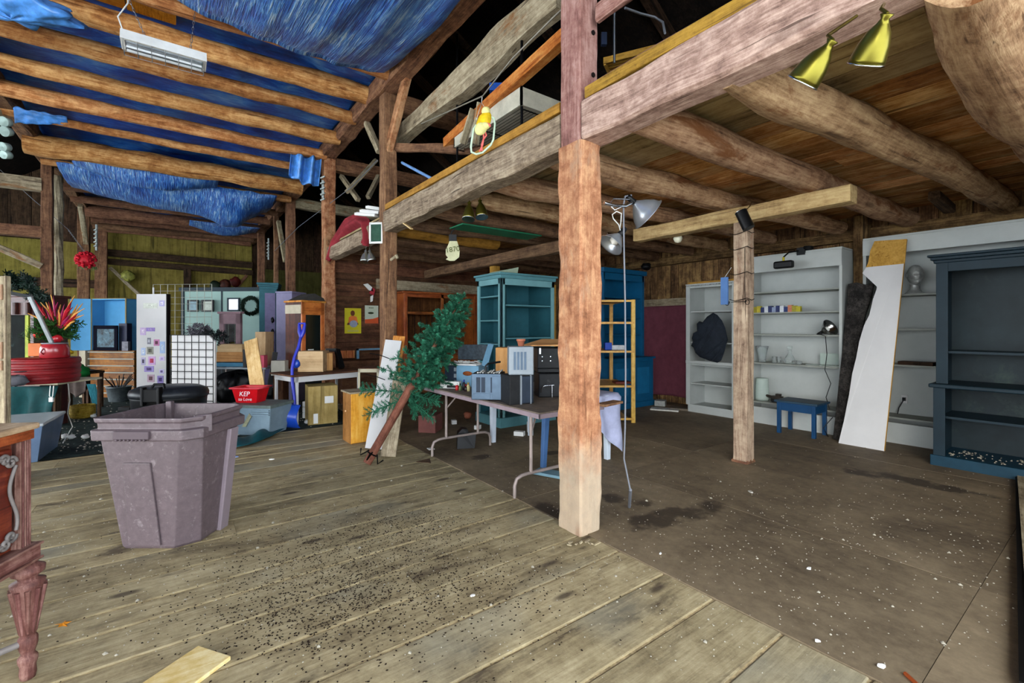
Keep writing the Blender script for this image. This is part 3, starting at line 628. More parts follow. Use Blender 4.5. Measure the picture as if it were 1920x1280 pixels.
# yellow board and leaf on the floor
c4=[G(372,1218),G(433,1238),G(385,1283),G(277,1282)]; c4=[c4[0],c4[1],c4[1]+(G(277,1282)-c4[0])*1.5,c4[0]+(G(277,1282)-c4[0])*1.5]
mb=MB(); mb.prism([Vector((p.x,p.y,.002)) for p in c4],(0,0,.018)); one(mb,'loose_board',wood('yellow painted board','b09048','cfb074','e2cfa2',.5,.8,.02,.1,.1,patch='e8dcbc',pf=.62),'short yellow board lying flat on the planks at the bottom edge','board',bev=.003)
def leaf(px,py,s,label,mat):
    o=G(px,py); mb=MB(XF(o,random.uniform(0,180))); pts=[]
    for i in range(11):
        a=2*math.pi*i/11; r=s*(1 if i%2 else .45); pts.append((r*math.cos(a),r*.7*math.sin(a),.004+.004*math.sin(i)))
    pts=[(0,0,.008)]+pts; mb.add(pts,[(0,i,i%11+1) for i in range(1,12)]); one(mb,'fallen_leaf',mat,label,'leaf',solid=.001)
random.seed(2); leaf(118,1171,.035,'single orange leaf on the planks beside the sideboard leg',paint('orange leaf','c27a1c',.7,.2))
# copper rod and white scraps on the plywood
mb=MB(); mb.tube([G(1697,1262,.012),G(1722,1285,.012)],.008,8); one(mb,'copper_rod',paint('copper rod','b0572e',.4,.1,.5),'end of a copper-orange rod on the plywood at the bottom edge','rod')
def scrap(px,py,s,label,c='e8e8e4',name='paper_scrap',cat='scrap'):
    o=G(px,py); o.z=.009 if (o.x>XE or o.y>YC) else 0; mb=MB(XF(o,random.uniform(0,90))); pts=[(s*(.6+.6*random.random())*math.cos(a*.9),s*(.3+.5*random.random())*math.sin(a*.9),0) for a in range(7)]
    mb.prism(pts,(0,0,.006)); one(mb,name,paint('scrap '+c,c,.7,.1),label,cat)
scrap(1652,1253,.018,'white paper scrap near the bottom edge of the plywood'); scrap(1533,1206,.014,'white paper scrap at the seam of planks and plywood'); scrap(886,1117,.012,'whitish scrap on a plank seam in the middle floor'); scrap(1408,924,.03,'crumpled pale wad on the plywood in front of the slim post','b8b4a8')
scrap(1517,1069,.016,'small white chip in the middle of the plywood'); scrap(1238,1041,.012,'small white chip beside the plank edge near the main post')
scrap(438,857,.07,'blue and white crumpled wrapper by the bin','8fa8d8','wrapper','wrapper'); scrap(508,861,.03,'white crumpled paper right of the blue wrapper')
# rails lying at the right edge
a=G(1908,903); b=G(1921,1300); mb=MB(); mb.bar((a.x,a.y,.025),(b.x,b.y,.025),.028,.032,n=6); one(mb,'iron_rail',paint('dark iron','0f0c0a',.6,.2,.3),'long dark iron rail lying on the plywood at the right edge of the photo','rail')
a=G(1920,903); b=G(1965,1300); mb=MB(); mb.bar((a.x+.03,a.y,.03),(b.x+.03,b.y,.03),.09,.04,n=6); one(mb,'floor_plank',W_grey,'pale grey plank lying beside the dark iron rail','plank')
# ------------------------------------------------------------------ paints used in the side bay
P_white=paint('shelf white','aeb2ae',.55,.05,scale=3,dirt='a9a89c',df=.68); P_white2=paint('leaning panel white','c6c5c4',.6,.04,scale=2); P_shelf=paint('shelf underside grey','8d9088',.6,.1)
P_teal=paint('dusty teal paint','53838a',.55,.12,scale=3,dirt='7fa0a0',df=.66); P_teald=paint('deep teal paint','2b5c66',.6,.15,scale=3)
P_blue=paint('peacock blue paint','0f557c',.5,.1,scale=3); P_navy=paint('dark slate blue paint','14262f',.5,.2,scale=2,dirt='22332f',df=.6); P_stool=paint('stool blue','0e3a60',.45,.1); P_stoolt=paint('stool top slate','2a4152',.5,.15,dirt='49555c')
P_cloth=paint('lilac grey cloth','a5a9c4',.9,.12,scale=6); P_burg=paint('burgundy curtain','6e3a46',.9,.12,scale=7,bump=.3)
def case(name,label,cat,X0,X1,Y0,Y1,H,mat,shelves,head=.18,foot=.12,side=.03,backmat=None,group=None,ledge=None,lipmat=None):
    """open-fronted case against the right wall, front at X0 facing -x"""
    rt=thing(name,label,cat,((X0+X1)/2,(Y0+Y1)/2,0),group)
    for y in (Y0,Y1-side):
        mb=MB(); mb.box((X0,y,0),(X1,y+side,H-.027)); mb.build('side_panel',mat,rt,bev=.003)
    mb=MB(); mb.box((X1-.02,Y0+side,.0),(X1,Y1-side,H)); mb.build('back_panel',backmat or mat,rt)
    mb=MB(); mb.box((X0,Y0,H-.025),(X1,Y1,H)); mb.build('top_board',mat,rt,bev=.003)
    if head: mb=MB(); mb.box((X0-.012,Y0+.001,H-head),(X0+.012,Y1-.001,H-.027)); mb.build('header_board',mat,rt,bev=.003)
    if foot: mb=MB(); mb.box((X0-.012,Y0+.001,.002),(X0+.012,Y1-.001,foot)); mb.build('foot_board',mat,rt,bev=.003)
    for z in shelves:
        mb=MB(); mb.box((X0+.03,Y0+side,z-.02),(X1-.02,Y1-side,z)); mb.build('shelf',lipmat or mat,rt)
    return rt
def zat(px,py,X): return ONX(px,py,X).z
# tall narrow white bookcase
XS=6.87
rt=case('white_bookcase','narrow white bookcase with a dark jacket hanging on it','bookcase',XS,7.33,3.60,4.42,2.10,P_white,[zat(1340,582,XS),zat(1340,642,XS),zat(1340,685,XS),zat(1340,722,XS),zat(1340,765,XS)],head=.06,foot=.13,lipmat=P_white)
mb=MB(); mb.box((XS-.03,3.57,.80),(XS+.03,4.45,.85)); mb.build('ledge',P_white,rt,bev=.006)
mb=MB()
for y in (3.60,4.38): mb.box((XS-.02,y,.12),(XS,y+.07,2.08))
mb.build('face_frame',P_white,rt,bev=.003)
mb=MB(); mb.box((XS-.03,3.57,2.09),(7.35,4.45,2.105)); 
for i in range(34): mb.box((XS-.035,3.58+i*.0255,2.065),(XS-.015,3.59+i*.0255,2.088))
mb.build('dentil_cornice',P_white,rt)
mb=MB(); mb.box((XS+.0,3.6,2.11),(7.3,4.42,2.14)); one(mb,'loose_plank',W_yellow,'brown board lying on top of the narrow white bookcase','board')
# wide white shelf unit in the middle
XM=6.85; sz=[zat(1500,543,XM+.03),zat(1500,584,XM+.03),zat(1500,627,XM+.03),zat(1500,684,XM+.03),zat(1500,762,XM+.03)]
case('white_shelf_unit','wide white shelf unit holding glassware behind the blue stool','shelf unit',XM,7.28,2.23,3.46,2.43,P_white,sz,head=.24,foot=.24,side=.035,lipmat=P_shelf)
# right white shelf unit
XR=6.98; sr=[zat(1720,550,XR+.03),zat(1720,616,XR+.03),zat(1720,685,XR+.03),zat(1720,787,XR+.03)]
rt=case('white_shelf_unit','wide white shelf unit with a silver head, half hidden by the blue cabinet','shelf unit',XR,7.38,.62,2.05,2.51,P_white,sr,head=.22,foot=.25,side=.035,lipmat=P_shelf)
# things on the middle unit
def onshelf(px,z,X): 
    p=ONX(px,700,X); return Vector((X,p.y,z))
M_glass=paint('cut glass','dfe6e4',.08,.03,alpha=None,trans=.75); M_glassg=paint('ribbed pale green glass','c8d6cc',.25,.05,trans=.4)
p=onshelf(1429,sz[3],XM+.2); rt=thing('glass_vase','tall flared cut-glass vase beside the slim post','vase',p)
mb=MB(); mb.lathe([(.03,0),(.055,.004),(.05,.03),(.058,.10),(.07,.17),(.088,.235),(.083,.235),(.064,.17),(.05,.1),(.04,.03),(.0,.02)],22,Matrix.Translation(p),flute=.08,nf=11); mb.build('bowl',M_glass,rt)
p=onshelf(1481,sz[3],XM+.2); rt=thing('decanter','cut-glass decanter with stopper on the middle white unit','decanter',p)
mb=MB(); mb.lathe([(.04,0),(.075,.01),(.08,.04),(.05,.10),(.022,.14),(.02,.18),(.035,.19),(.0,.19)],20,Matrix.Translation(p),flute=.06); mb.build('body',M_glass,rt)
mb=MB(); mb.lathe([(.012,.19),(.03,.215),(.035,.24),(.0,.25)],12,Matrix.Translation(p)); mb.build('stopper',M_glass,rt)
for i,(px,l) in enumerate(((1452,'left of the pair of small glass tumblers'),(1461,'right of the pair of small glass tumblers'),(1469,'low glass dish left of the decanter'),(1490,'low glass dish right of the decanter'),(1498,'smallest glass dish at the end of the glass row'))):
    p=onshelf(px,sz[3],XM+.14+.03*(i%2)); h=.09 if i<2 else .045; r=.03 if i<2 else .04
    mb=MB(); mb.lathe([(r*.7,0),(r,.005),(r*1.1,h),(r*.95,h),(r*.8,.012),(0,.01)],16,Matrix.Translation(p),flute=.08); one(mb,'glass_tumbler' if i<2 else 'glass_dish',M_glass,l,'glass' if i<2 else 'dish','glassware on the middle white shelf')
p=onshelf(1554,sz[3],XM+.2); mb=MB(); mb.box((p.x-.1,p.y-.2,p.z+.0),(p.x+.1,p.y+.24,p.z+.008)); mb.box((p.x+.1,p.y-.2,p.z),(p.x+.108,p.y+.14,p.z+.16)); one(mb,'acrylic_tray',M_glassg,'flat clear tray propped at the right of the glassware shelf','tray')
p=onshelf(1429,sz[4],XM+.18); rt=thing('lamp_shade','ribbed pale glass lamp shade on the lowest shelf beside the post','lamp shade',p)
mb=MB(); mb.lathe([(.085,0),(.088,.01)]+[(.09+.004*(i%2)-.0005*i,.01+i*.02) for i in range(16)]+[(.08,.33)],22,Matrix.Translation(p)); mb.build('glass_cylinder',M_glassg,rt)
p=onshelf(1450,sz[4],XM+.15); rt=thing('model_engine','small dark model of an old machine on the lowest white shelf','ornament',p)
M_bronze=paint('dark bronze','3a332c',.5,.3,.5,scale=20)
mb=MB(); mb.box((p.x-.04,p.y-.12,p.z+.02),(p.x+.04,p.y+.02,p.z+.09)); mb.box((p.x-.03,p.y-.1,p.z+.09),(p.x+.03,p.y-.04,p.z+.125)); mb.tube([(p.x,p.y+.02,p.z+.07),(p.x,p.y+.12,p.z+.085)],.02,8); mb.build('body',M_bronze,rt)
for dy in (-.09,-.01):
    mb=MB(); mb.tube([(p.x-.045,p.y+dy,p.z+.028),(p.x+.045,p.y+dy,p.z+.028)],.028,12); mb.build('wheel',M_blk,rt)
# carved totem fish
p=onshelf(1459,sz[1]+.03,XM+.06); p.z=sz[1]; rt=thing('painted_figure_row','carved painted animal plaque in yellow, navy and orange lying on a shelf','carving',p)
ya=onshelf(1414,0,XM+.06).y; yb=onshelf(1502,0,XM+.06).y; cols=['8a8020','b0a030','27305a','c8ccd0','27305a','8c98b4','27305a','c8ccd0','2a3a6a','c07a5a','9a9030','b0a52c']
nn=len(cols)
for i,cx in enumerate(cols):
    y0=ya+(yb-ya)*i/nn;y1=ya+(yb-ya)*(i+1)/nn; h=.085+.012*math.sin(i*2.2)
    mb=MB(); mb.box((p.x-.03,y0-.001,p.z),(p.x+.03,y1+.001,p.z+h)); mb.tube([(p.x-.035,(y0+y1)/2,p.z+.05),(p.x-.02,(y0+y1)/2,p.z+.05)],.014,8)
    mb.build('painted_block',paint('totem '+cx,cx,.5,.15,scale=25),rt)
# clamp lamp on the shelf
def cone_lamp(rt,o,dirv,R,L,matS,rim=True,socket=.05):
    z=Vector(dirv).normalized(); q=z.to_track_quat('Z','Y').to_matrix().to_4x4(); m=Matrix.Translation(o)@q
    mb=MB(); mb.lathe([(.022,0),(.03,.01),(R*.55,L*.35),(R*.85,L*.7),(R,L),(R*1.07,L*1.01),(R*1.07,L*1.03),(R*.97,L*1.0),(R*.8,L*.7),(R*.5,L*.37),(.02,.02)],26,m); mb.build('reflector',matS,rt)
    mb=MB(); mb.lathe([(.0,-socket*1.5),(.018,-socket*1.4),(.022,-socket*.8),(.019,-socket*.7),(.022,-.005),(.015,0)],14,m); mb.build('socket',M_blk,rt)
    mb=MB(); mb.lathe([(.012,.01),(.03,L*.5),(.032,L*.7),(.0,L*.9)],14,m); mb.build('bulb',paint('frosted bulb','dcdcd4',.3,.03),rt)
    return m
M_chrome=metal('chrome','a8a8a8',.18)
p=onshelf(1557,sz[2],XM+.1)
rt=thing('clamp_lamp','chrome clamp lamp lying on the white shelf above the blue stool','lamp',p); q=p+Vector((-.02,.09,.035)); cone_lamp(rt,q,(-.25,-.9,.55),.105,.13,M_chrome)
mb=MB(); mb.tube([q+Vector((-.02,.03,-.02)),p+Vector((-.16,.0,-.02)),p+Vector((-.17,-.02,-.25)),p+Vector((-.18,.0,-.45)),p+Vector((-.19,-.07,-.62)),p+Vector((-.2,-.02,-.8)),p+Vector((-.2,-.06,-.95))],.005,6); mb.build('power_cord',M_blk,rt)
# small flood lamp hanging off the middle unit
M_yel=paint('yellow grip','b8a82a',.5,.1)
a=ONX(1494,468,XM); p=ONX(1469,496,XM-.28); rt=thing('flood_lamp','small black flood lamp with yellow arm hanging from the middle white unit','lamp',p)
mb=MB(); mb.box((p.x-.04,p.y-.12,p.z-.05),(p.x+.05,p.y+.12,p.z+.05)); mb.build('lamp_head',M_blk,rt,bev=.025,seg=4)
mb=MB(); mb.tube([p+Vector((0,0,.03)),p+Vector((.0,0,.10))],.016,8); mb.build('grip',M_yel,rt)
mb=MB(); mb.tube([p+Vector((0,0,.1)),p+Vector((.05,-.04,.16)),p+Vector((.26,-.08,.2))],.01,8); mb.box((XM-.03,p.y-.16,p.z+.14),(XM+.06,p.y-.06,p.z+.24)); mb.build('clamp',M_blk,rt)
a=ONX(1516,468,XM-.02); a.z=2.43; mb=MB(); mb.tube([a+Vector((0,.05*math.cos(i*.7),.012+.008*i/4)) +Vector((.05*math.sin(i*.7),0,0)) for i in range(18)],.012,8); one(mb,'cable_coil',M_blk,'small black cable coil on top of the middle white unit','cable')
# silver head
p=ONX(1716,552,XR+.14); p.z=sr[0]; M_silv=paint('silver plaster','a9aca9',.35,.25,.35,scale=14)
rt=thing('mannequin_head','silver painted mannequin head on the right white shelf','bust',p)
# head facing the room (-x, slightly towards the camera)
hx=Matrix.Translation(p)@Matrix.Rotation(math.radians(-58),4,'Z')   # local -y = facing
def headfn(u,v):
    a=u*2*math.pi; b=v*math.pi; x=math.sin(b)*math.cos(a); y=math.sin(b)*math.sin(a); z=math.cos(b)
    X=.078*x*(1-.22*max(0,-z)); Y=.098*y; Z=.125*z
    if y<0:
        f=-y
        Z2=z
        nose=math.exp(-((x/.16)**2))*max(0,1-abs(Z2+.12)/.32); Y-=.026*nose*f**3*(1-.6*(Z2+.12>0)*(Z2+.12)/.2 if Z2+.12>0 else 1)
        for sx in (-1,1): Y+=.018*math.exp(-(((x-sx*.36)/.17)**2)-((Z2-.06)/.11)**2)*f
        Y-=.008*math.exp(-((x/.3)**2)-((Z2-.22)/.09)**2)
        Y-=.012*math.exp(-((x/.22)**2)-((Z2+.42)/.05)**2)*f - .006*math.exp(-((x/.25)**2)-((Z2+.47)/.02)**2)
        Y-=.014*math.exp(-((x/.25)**2)-((Z2+.72)/.12)**2)
        if z<-.5: Y*=.96
    return hx@Vector((X,Y,Z+.225))
mb=MB(); mb.grid(headfn,48,40); 
mb.lathe([(.052,.13),(.047,.10),(.05,.06),(.075,.025),(.095,.01),(.095,0)],28,hx@Matrix.Translation((0,.012,0)),sy=.9); mb.build('head_and_neck',M_silv,rt)
for sx in (-1,1):
    mb=MB(hx@Matrix.Translation((sx*.078,.008,.225))); mb.lathe([(0,-.008),(.018,-.006),(.022,0),(.014,.006),(.0,.004)],12,EU(0,90,0),sx=1.5,sy=.8); mb.build('ear',M_silv,rt)
# dark planks and outlet box on the right unit
p=onshelf(1710,sr[2],XR+.08); mb=MB(); mb.box((XR+.02,ONX(1748,680,XR).y,sr[2]),(XR+.2,ONX(1682,680,XR).y,sr[2]+.04)); one(mb,'dark_board',W_dark,'dark board lying on the third shelf of the right white unit','board')
p=onshelf(1693,sr[3],XR+.3); rt=thing('wall_outlet','small white outlet with a dark plug low in the right white unit','outlet',p); mb=MB(); mb.box((7.34,p.y-.03,p.z+.14),(7.36,p.y+.03,p.z+.24)); mb.build('cover_plate',P_white2,rt); mb=MB(); mb.box((7.31,p.y-.015,p.z+.17),(7.34,p.y+.015,p.z+.21)); mb.tube([(7.31,p.y,p.z+.18),(7.28,p.y+.04,p.z+.08),(7.27,p.y+.05,p.z+.005)],.006,6); mb.build('plug',M_blk,rt)
# leaning torn panel
def lean(px,py,top=(6.9,2.44),bot=(6.42,0)):
    # intersection of the pixel ray with the leaning plane through x=bot[0] at z=0 and x=top[0] at z=top[1]
    k=(top[0]-bot[0])/(top[1]-bot[1]); dirv=(FWD+RGT*((px-CX)/F)+Vector((0,0,(HY-py)/F)))
    # x = bot + k*z ; x=t*dx ; z=CH+t*dz
    t_=(bot[0]+k*CH)/(dirv.x-k*dirv.z); return Vector((t_*dirv.x,t_*dirv.y,CH+t_*dirv.z))
ol=[(1572,828),(1582,790),(1592,740),(1598,700),(1605,672),(1611,640),(1620,610),(1630,590),(1637,560),(1645,538),(1617,512),(1628,495),(1632,470),(1640,452),(1700,448),(1658,848)]
P=[lean(*q) for q in ol]; P[0].z=.004; P[-1].z=.004
nrm=Vector((-.98,0,.19)).normalized(); rt=thing('leaning_panel','torn white panel leaning on the white shelves, bare brown at the top','panel',((P[0]+P[-1])/2))
mb=MB(); mb.prism(P,-nrm*.022); mb.build('white_board',P_white2,rt)
T=[lean(*q) for q in ((1617,512),(1628,495),(1632,470),(1640,452),(1700,448),(1696,497),(1622,500))]
T=[lean(*q) for q in ((1624,501),(1628,492),(1632,470),(1640,452),(1700,448),(1697,494))]
mb=MB(); mb.prism([p+nrm*.001 for p in T],nrm*.003); mb.build('bare_top_strip',wood('hardboard','8a6420','b08a3a','c49c4c',.7,.6,.02,0,.1),rt)
E=[lean(1700,448),lean(1658,848)]; mb=MB(); mb.bar(E[0]-nrm*.012,Vector((E[1].x,E[1].y,.012))-nrm*.012,.004,.026,up=nrm,n=1); mb.build('brown_edge',wood('hardboard','8a6420','b08a3a','c49c4c'),rt)
# charred slab
ol=[(1590,532),(1606,529),(1622,533),(1638,530),(1632,560),(1622,590),(1616,625),(1606,660),(1602,700),(1594,740),(1586,770),(1580,800),(1576,826),(1561,824),(1566,780),(1570,740),(1574,700),(1580,650),(1586,590)]
P=[lean(px,py,(6.93,2.05),(6.60,0)) for px,py in ol]; n2=Vector((-.985,0,.16)).normalized()
for q in P:
    if q.z<.06: q.z=.004
mb=MB(); mb.prism(P,-n2*.05); o=one(mb,'charred_slab',W_char,'blackened live-edge wood slab leaning between white shelves and torn panel','slab',bev=.006)
# blue stool
cx,cy=6.60,2.60; rt=thing('blue_stool','small blue wooden stool in front of the middle white unit','stool',(cx,cy,0)); w=.185;l=.225;h=.44
mb=MB(); mb.box((cx-w-.02,cy-l-.03,h-.025),(cx+w+.02,cy+l+.03,h)); mb.build('seat',P_stoolt,rt,bev=.004)
mb=MB()
for (a,b) in (((cx-w,cy-l,h-.13),(cx-w+.018,cy+l,h-.025)),((cx+w-.018,cy-l,h-.13),(cx+w,cy+l,h-.025)),((cx-w,cy-l,h-.13),(cx+w,cy-l+.018,h-.025)),((cx-w,cy+l-.018,h-.13),(cx+w,cy+l,h-.025))): mb.box(a,b)
mb.build('apron',P_stool,rt)
for sx in (-1,1):
    for sy in (-1,1):
        mb=MB(); mb.box((cx+sx*(w-.02)-.022,cy+sy*(l-.02)-.022,0),(cx+sx*(w-.02)+.022,cy+sy*(l-.02)+.022,h-.025)); mb.build('leg',P_stool,rt,bev=.003)
mb=MB(); mb.tube([(6.7,2.33,.005),(6.62,2.36,.12),(6.75,2.3,.25)],.005,6); one(mb,'loose_cable',M_blk,'thin black cord rising from the floor beside the blue stool','cord')
# dark blue cabinet on the right
X0,X1,Y0,Y1,H=6.28,6.78,.02,1.22,2.11
rt=thing('blue_cabinet','big dark slate-blue open cabinet with ledge and dusty bottom shelf','cabinet',((X0+X1)/2,.62,0))
mb=MB(); mb.box((X0,Y1-.03,.82),(X1,Y1,H)); mb.build('side_panel',P_navy,rt,bev=.003)
mb=MB(); mb.box((X0-.06,Y1-.03,0),(X1,Y1+.01,.80)); mb.build('side_panel',P_navy,rt,bev=.003)
mb=MB(); mb.box((X0,Y0,.0),(X1,Y0+.03,H)); mb.build('side_panel',P_navy,rt,bev=.003)
mb=MB(); mb.box((X1-.02,Y0+.03,0),(X1,Y1-.03,H)); mb.build('back_panel',paint('mottled slate back','1b272b',.5,.3,scale=2,dirt='2c3a34',df=.55),rt)
mb=MB(); mb.box((X0-.07,Y0-.02,H),(X1,Y1+.06,H+.025)); mb.box((X0-.045,Y0-.01,H-.03),(X1,Y1+.04,H)); mb.box((X0-.02,Y0,H-.06),(X1,Y1+.02,H-.03)); mb.build('cornice',P_navy,rt,bev=.006)
mb=MB(); mb.box((X0-.02,Y1-.09,.82),(X0,Y1,H-.06)); mb.box((X0-.02,Y0,.82),(X0,Y0+.09,H-.06)); mb.box((X0-.02,Y0+.091,H-.15),(X0-.001,Y1-.091,H-.061)); mb.box((X0-.08,Y1-.08,.1),(X0-.06,Y1+.01,.79)); mb.box((X0-.08,Y0,.1),(X0-.06,Y0+.08,.79)); mb.build('face_frame',P_navy,rt,bev=.003)
mb=MB(); mb.box((X0-.12,Y0-.02,.79),(X1,Y1+.04,.83)); mb.build('ledge',P_navy,rt,bev=.01)
for z,x in ((zat(1850,660,X0+.03),X0),(zat(1850,789,X0-.03),X0-.05)):
    mb=MB(); mb.box((x+.02,Y0+.03,z-.022),(X1-.02,Y1-.03,z)); mb.build('shelf',P_navy,rt)
mb=MB(); mb.box((X0-.1,Y0-.01,0),(X0-.06,Y1+.03,.11)); mb.box((X0-.06,Y0,.09),(X1,Y1,.11)); mb.build('plinth',paint('teal blue plinth','123444',.5,.15),rt,bev=.006)
# curtain and sill beam on the wall
Xc=XW-.03; ca=ONX(1218,576,Xc); cb=ONX(1289,576,Xc); z1=1.80;z0=.13
mb=MB(); mb.grid(lambda u,v:(Xc-.02-.015*math.sin(u*9+v*2)-.01*N(u*6,v*3)-.03*v*math.sin(u*5),cb.y+(5.9-cb.y)*u,z1+(z0-z1)*v+.01*math.sin(u*7)*v),50,30); one(mb,'curtain',P_burg,'burgundy cloth curtain hanging on the board wall beside the blue hutch','curtain',solid=.003)
mb=MB(); mb.bar((XW-.05,4.66,1.86),(XW-.05,6.3,1.86),.08,.13,n=5,jit=.004); one(mb,'wall_beam',W_grey,'grey beam nailed on the wall above the burgundy curtain','beam')
mb=MB(); mb.box((XW-.045,5.62,.0),(XW-.01,5.75,1.78)); one(mb,'wall_board',W_yellow,'yellowish upright board left of the burgundy curtain','board')
# clothes pinned on the bookcase
def jacket(ol,X,label,name,mat,tilt=.0):
    P=[ONX(px,py,X) for px,py in ol]; c=sum(P,Vector())/len(P); mb=MB(); n=len(P)
    rings=[]
    for f,dx in ((1,0.0),(.97,-.035),(.8,-.07),(.5,-.09),(.0,-.095)):
        rings.append([c+(p-c)*f+Vector((dx+.02*N(p.y*9,p.z*9,f*4)*(f<1),0,0)) for p in P])
    vs=[p for r in rings for p in r]; fs=[(i*n+j,i*n+(j+1)%n,(i+1)*n+(j+1)%n,(i+1)*n+j) for i in range(4) for j in range(n)]
    mb.add(vs,fs,None,True); return mb
M_den=paint('charcoal denim','20262f',.85,.25,scale=10,bump=.4,dirt='3a4048',df=.6)
ol=[(1337,586),(1345,590),(1354,601),(1360,615),(1365,637),(1362,645),(1358,660),(1352,676),(1345,680),(1330,676),(1315,670),(1306,662),(1302,652),(1297,648),(1301,640),(1299,634),(1302,624),(1309,620),(1308,606),(1312,602),(1318,604),(1328,592)]
mb=jacket(ol,XS-.04,'','',M_den); rt=tag(mb.build('hanging_jacket',M_den,None),'dark charcoal jacket hanging in a heap on the narrow white bookcase','jacket')
for (a,b) in (((1345,598),(1312,664)),((1338,592),(1304,658)),((1356,640),(1318,668)),((1352,655),(1335,676))):
    mb=MB(); mb.tube([ONX(*a,XS-.10),ONX((a[0]+b[0])/2,(a[1]+b[1])/2,XS-.15),ONX(*b,XS-.10)],.012,6); mb.build('folded_seam',M_den,rt)
# iron hook rack round the slim post
M_iron=metal('black wrought iron','1b1a1a',.6)
rt=thing('hook_rack','wrought iron hook rack strapped around the slim squared post','hook rack',(4.66,2.34,1.6))
xf=lambda x,z:(4.665-.0,2.42+x,z)
zz=[D(1395,p,4.7).z for p in (437,466,513,562)]
mb=MB()
for i,z in enumerate(zz):
    yl,yr=2.50,2.34; pts=[(4.66+.0,yl+.02,z+.01),(4.655,2.46,z-.01),(4.655,2.40,z),(4.66,yr-.005,z+.015),(4.72,yr-.02,z-.005),(4.78,yr-.015,z+.01)]; mb.tube(pts,.0035,5)
    for k in range(8):
        pass
z=zz[3]
for (cx_,s) in ((2.54,-1),(2.33,1)):
    mb.tube([(4.65,cx_+s*.026*math.cos(a*.55)*(1-a*.03),z-.03+.03*math.sin(a*.55)*(1-a*.03)) for a in range(14)],.0035,5)
mb.tube([(4.66,2.36,zz[1]),(4.66,2.36,zz[3])],.003,5); mb.tube([(4.655,2.5,zz[3]-.02),(4.655,2.34,zz[3]-.02)],.003,5); mb.build('iron_wire',M_iron,rt)
p=D(1376,518,4.72); mb=MB(); mb.box((4.63,2.525,D(1376,570,4.72).z),(4.65,2.60,D(1376,518,4.72).z)); rt=tag(mb.build('blue_tag',paint('tag blue','4a6c9c',.6,.1),None),'blue painted strip hanging by a string beside the slim post','hanging sign')
mb=MB(); mb.tube([(4.64,2.56,D(1376,518,4.72).z),(4.66,2.5,D(1385,500,4.72).z)],.002,4); mb.build('string',M_cordw,rt)
# black can spot light at the top of the slim post
rt=thing('spot_light','black cylindrical spot light clipped at the top of the slim post','lamp',D(1397,412,4.55)); a=D(1389,397,4.5); b=D(1404,428,4.45)
mb=MB(); mb.tube([a,b],.055,20); mb.build('can',M_blk,rt,bev=.0)
mb=MB(); mb.tube([a.lerp(b,-.02),a.lerp(b,.0)],.057,20); mb.build('rim',M_alu,rt)
mb=MB(); mb.tube([a.lerp(b,.3)+Vector((0,0,.04)),D(1405,388,4.6),D(1409,380,4.62)],.006,6); mb.build('clip',M_alu,rt)
# globe bulb under the logs
p=D(1271,447,5.6); rt=thing('globe_bulb','round white globe bulb hanging under the loft logs','light bulb',p); mb=MB(); mb.lathe([(0,-.055),(.035,-.043),(.055,0),(.04,.04),(.018,.06),(.018,.09)],18,Matrix.Translation(p)); mb.build('globe',paint('milk glass','dcd9c0',.3,.03),rt); mb=MB(); mb.lathe([(.02,.08),(.022,.13),(0,.14)],12,Matrix.Translation(p)); mb.build('socket',M_blk,rt)
# ------------------------------------------------------------------ clamp lamps at the main post
rt=thing('clamp_lamp','larger aluminium clamp lamp aiming right from the main post','lamp',D(1195,390,3.2)); M_lampa=paint('brushed aluminium shade','a8aeb4',.3,.08,.75)
m=cone_lamp(rt,D(1190,380,3.2),RGT*.75+Vector((0,0,-.6))+FWD*.1,.118,.125,M_lampa)
mb=MB(); mb.tube([D(1186,374,3.2),D(1172,373,3.15),D(1150,372,3.1),D(1143,384,3.08),D(1152,394,3.08),D(1165,388,3.1)],.005,6); mb.tube([D(1133,380,3.05),D(1150,385,3.08),D(1172,386,3.14),D(1184,380,3.19)],.012,8); mb.build('clamp_arm',M_alu,rt)
mb=MB(); mb.tube([D(1184,366,3.2),D(1172,368,3.17),D(1169,385,3.15),D(1170,470,3.14),D(1172,560,3.14),D(1173,700,3.14),D(1172,800,3.14),D(1170,860,3.14),D(1176,890,3.15),D(1182,920,3.15)],.006,6); mb.tube([D(1182,918,3.15),G(1180,950,.02)],.011,8); mb.build('power_cord',M_cordg,rt)
rt=thing('clamp_lamp','smaller aluminium clamp lamp hanging below the larger one on the main post','lamp',D(1150,440,3.2))
m=cone_lamp(rt,D(1161,441,3.2),RGT*-.62+Vector((0,0,-.7))+FWD*-.25,.085,.10,M_lampa)
mb=MB(); mb.tube([D(1163,432,3.2),D(1160,421,3.18),D(1150,410,3.14),D(1148,402,3.12),D(1156,396,3.1),D(1165,400,3.12),D(1164,418,3.17),D(1162,428,3.2)],.004,6); mb.build('cord_loop',M_cordw,rt)
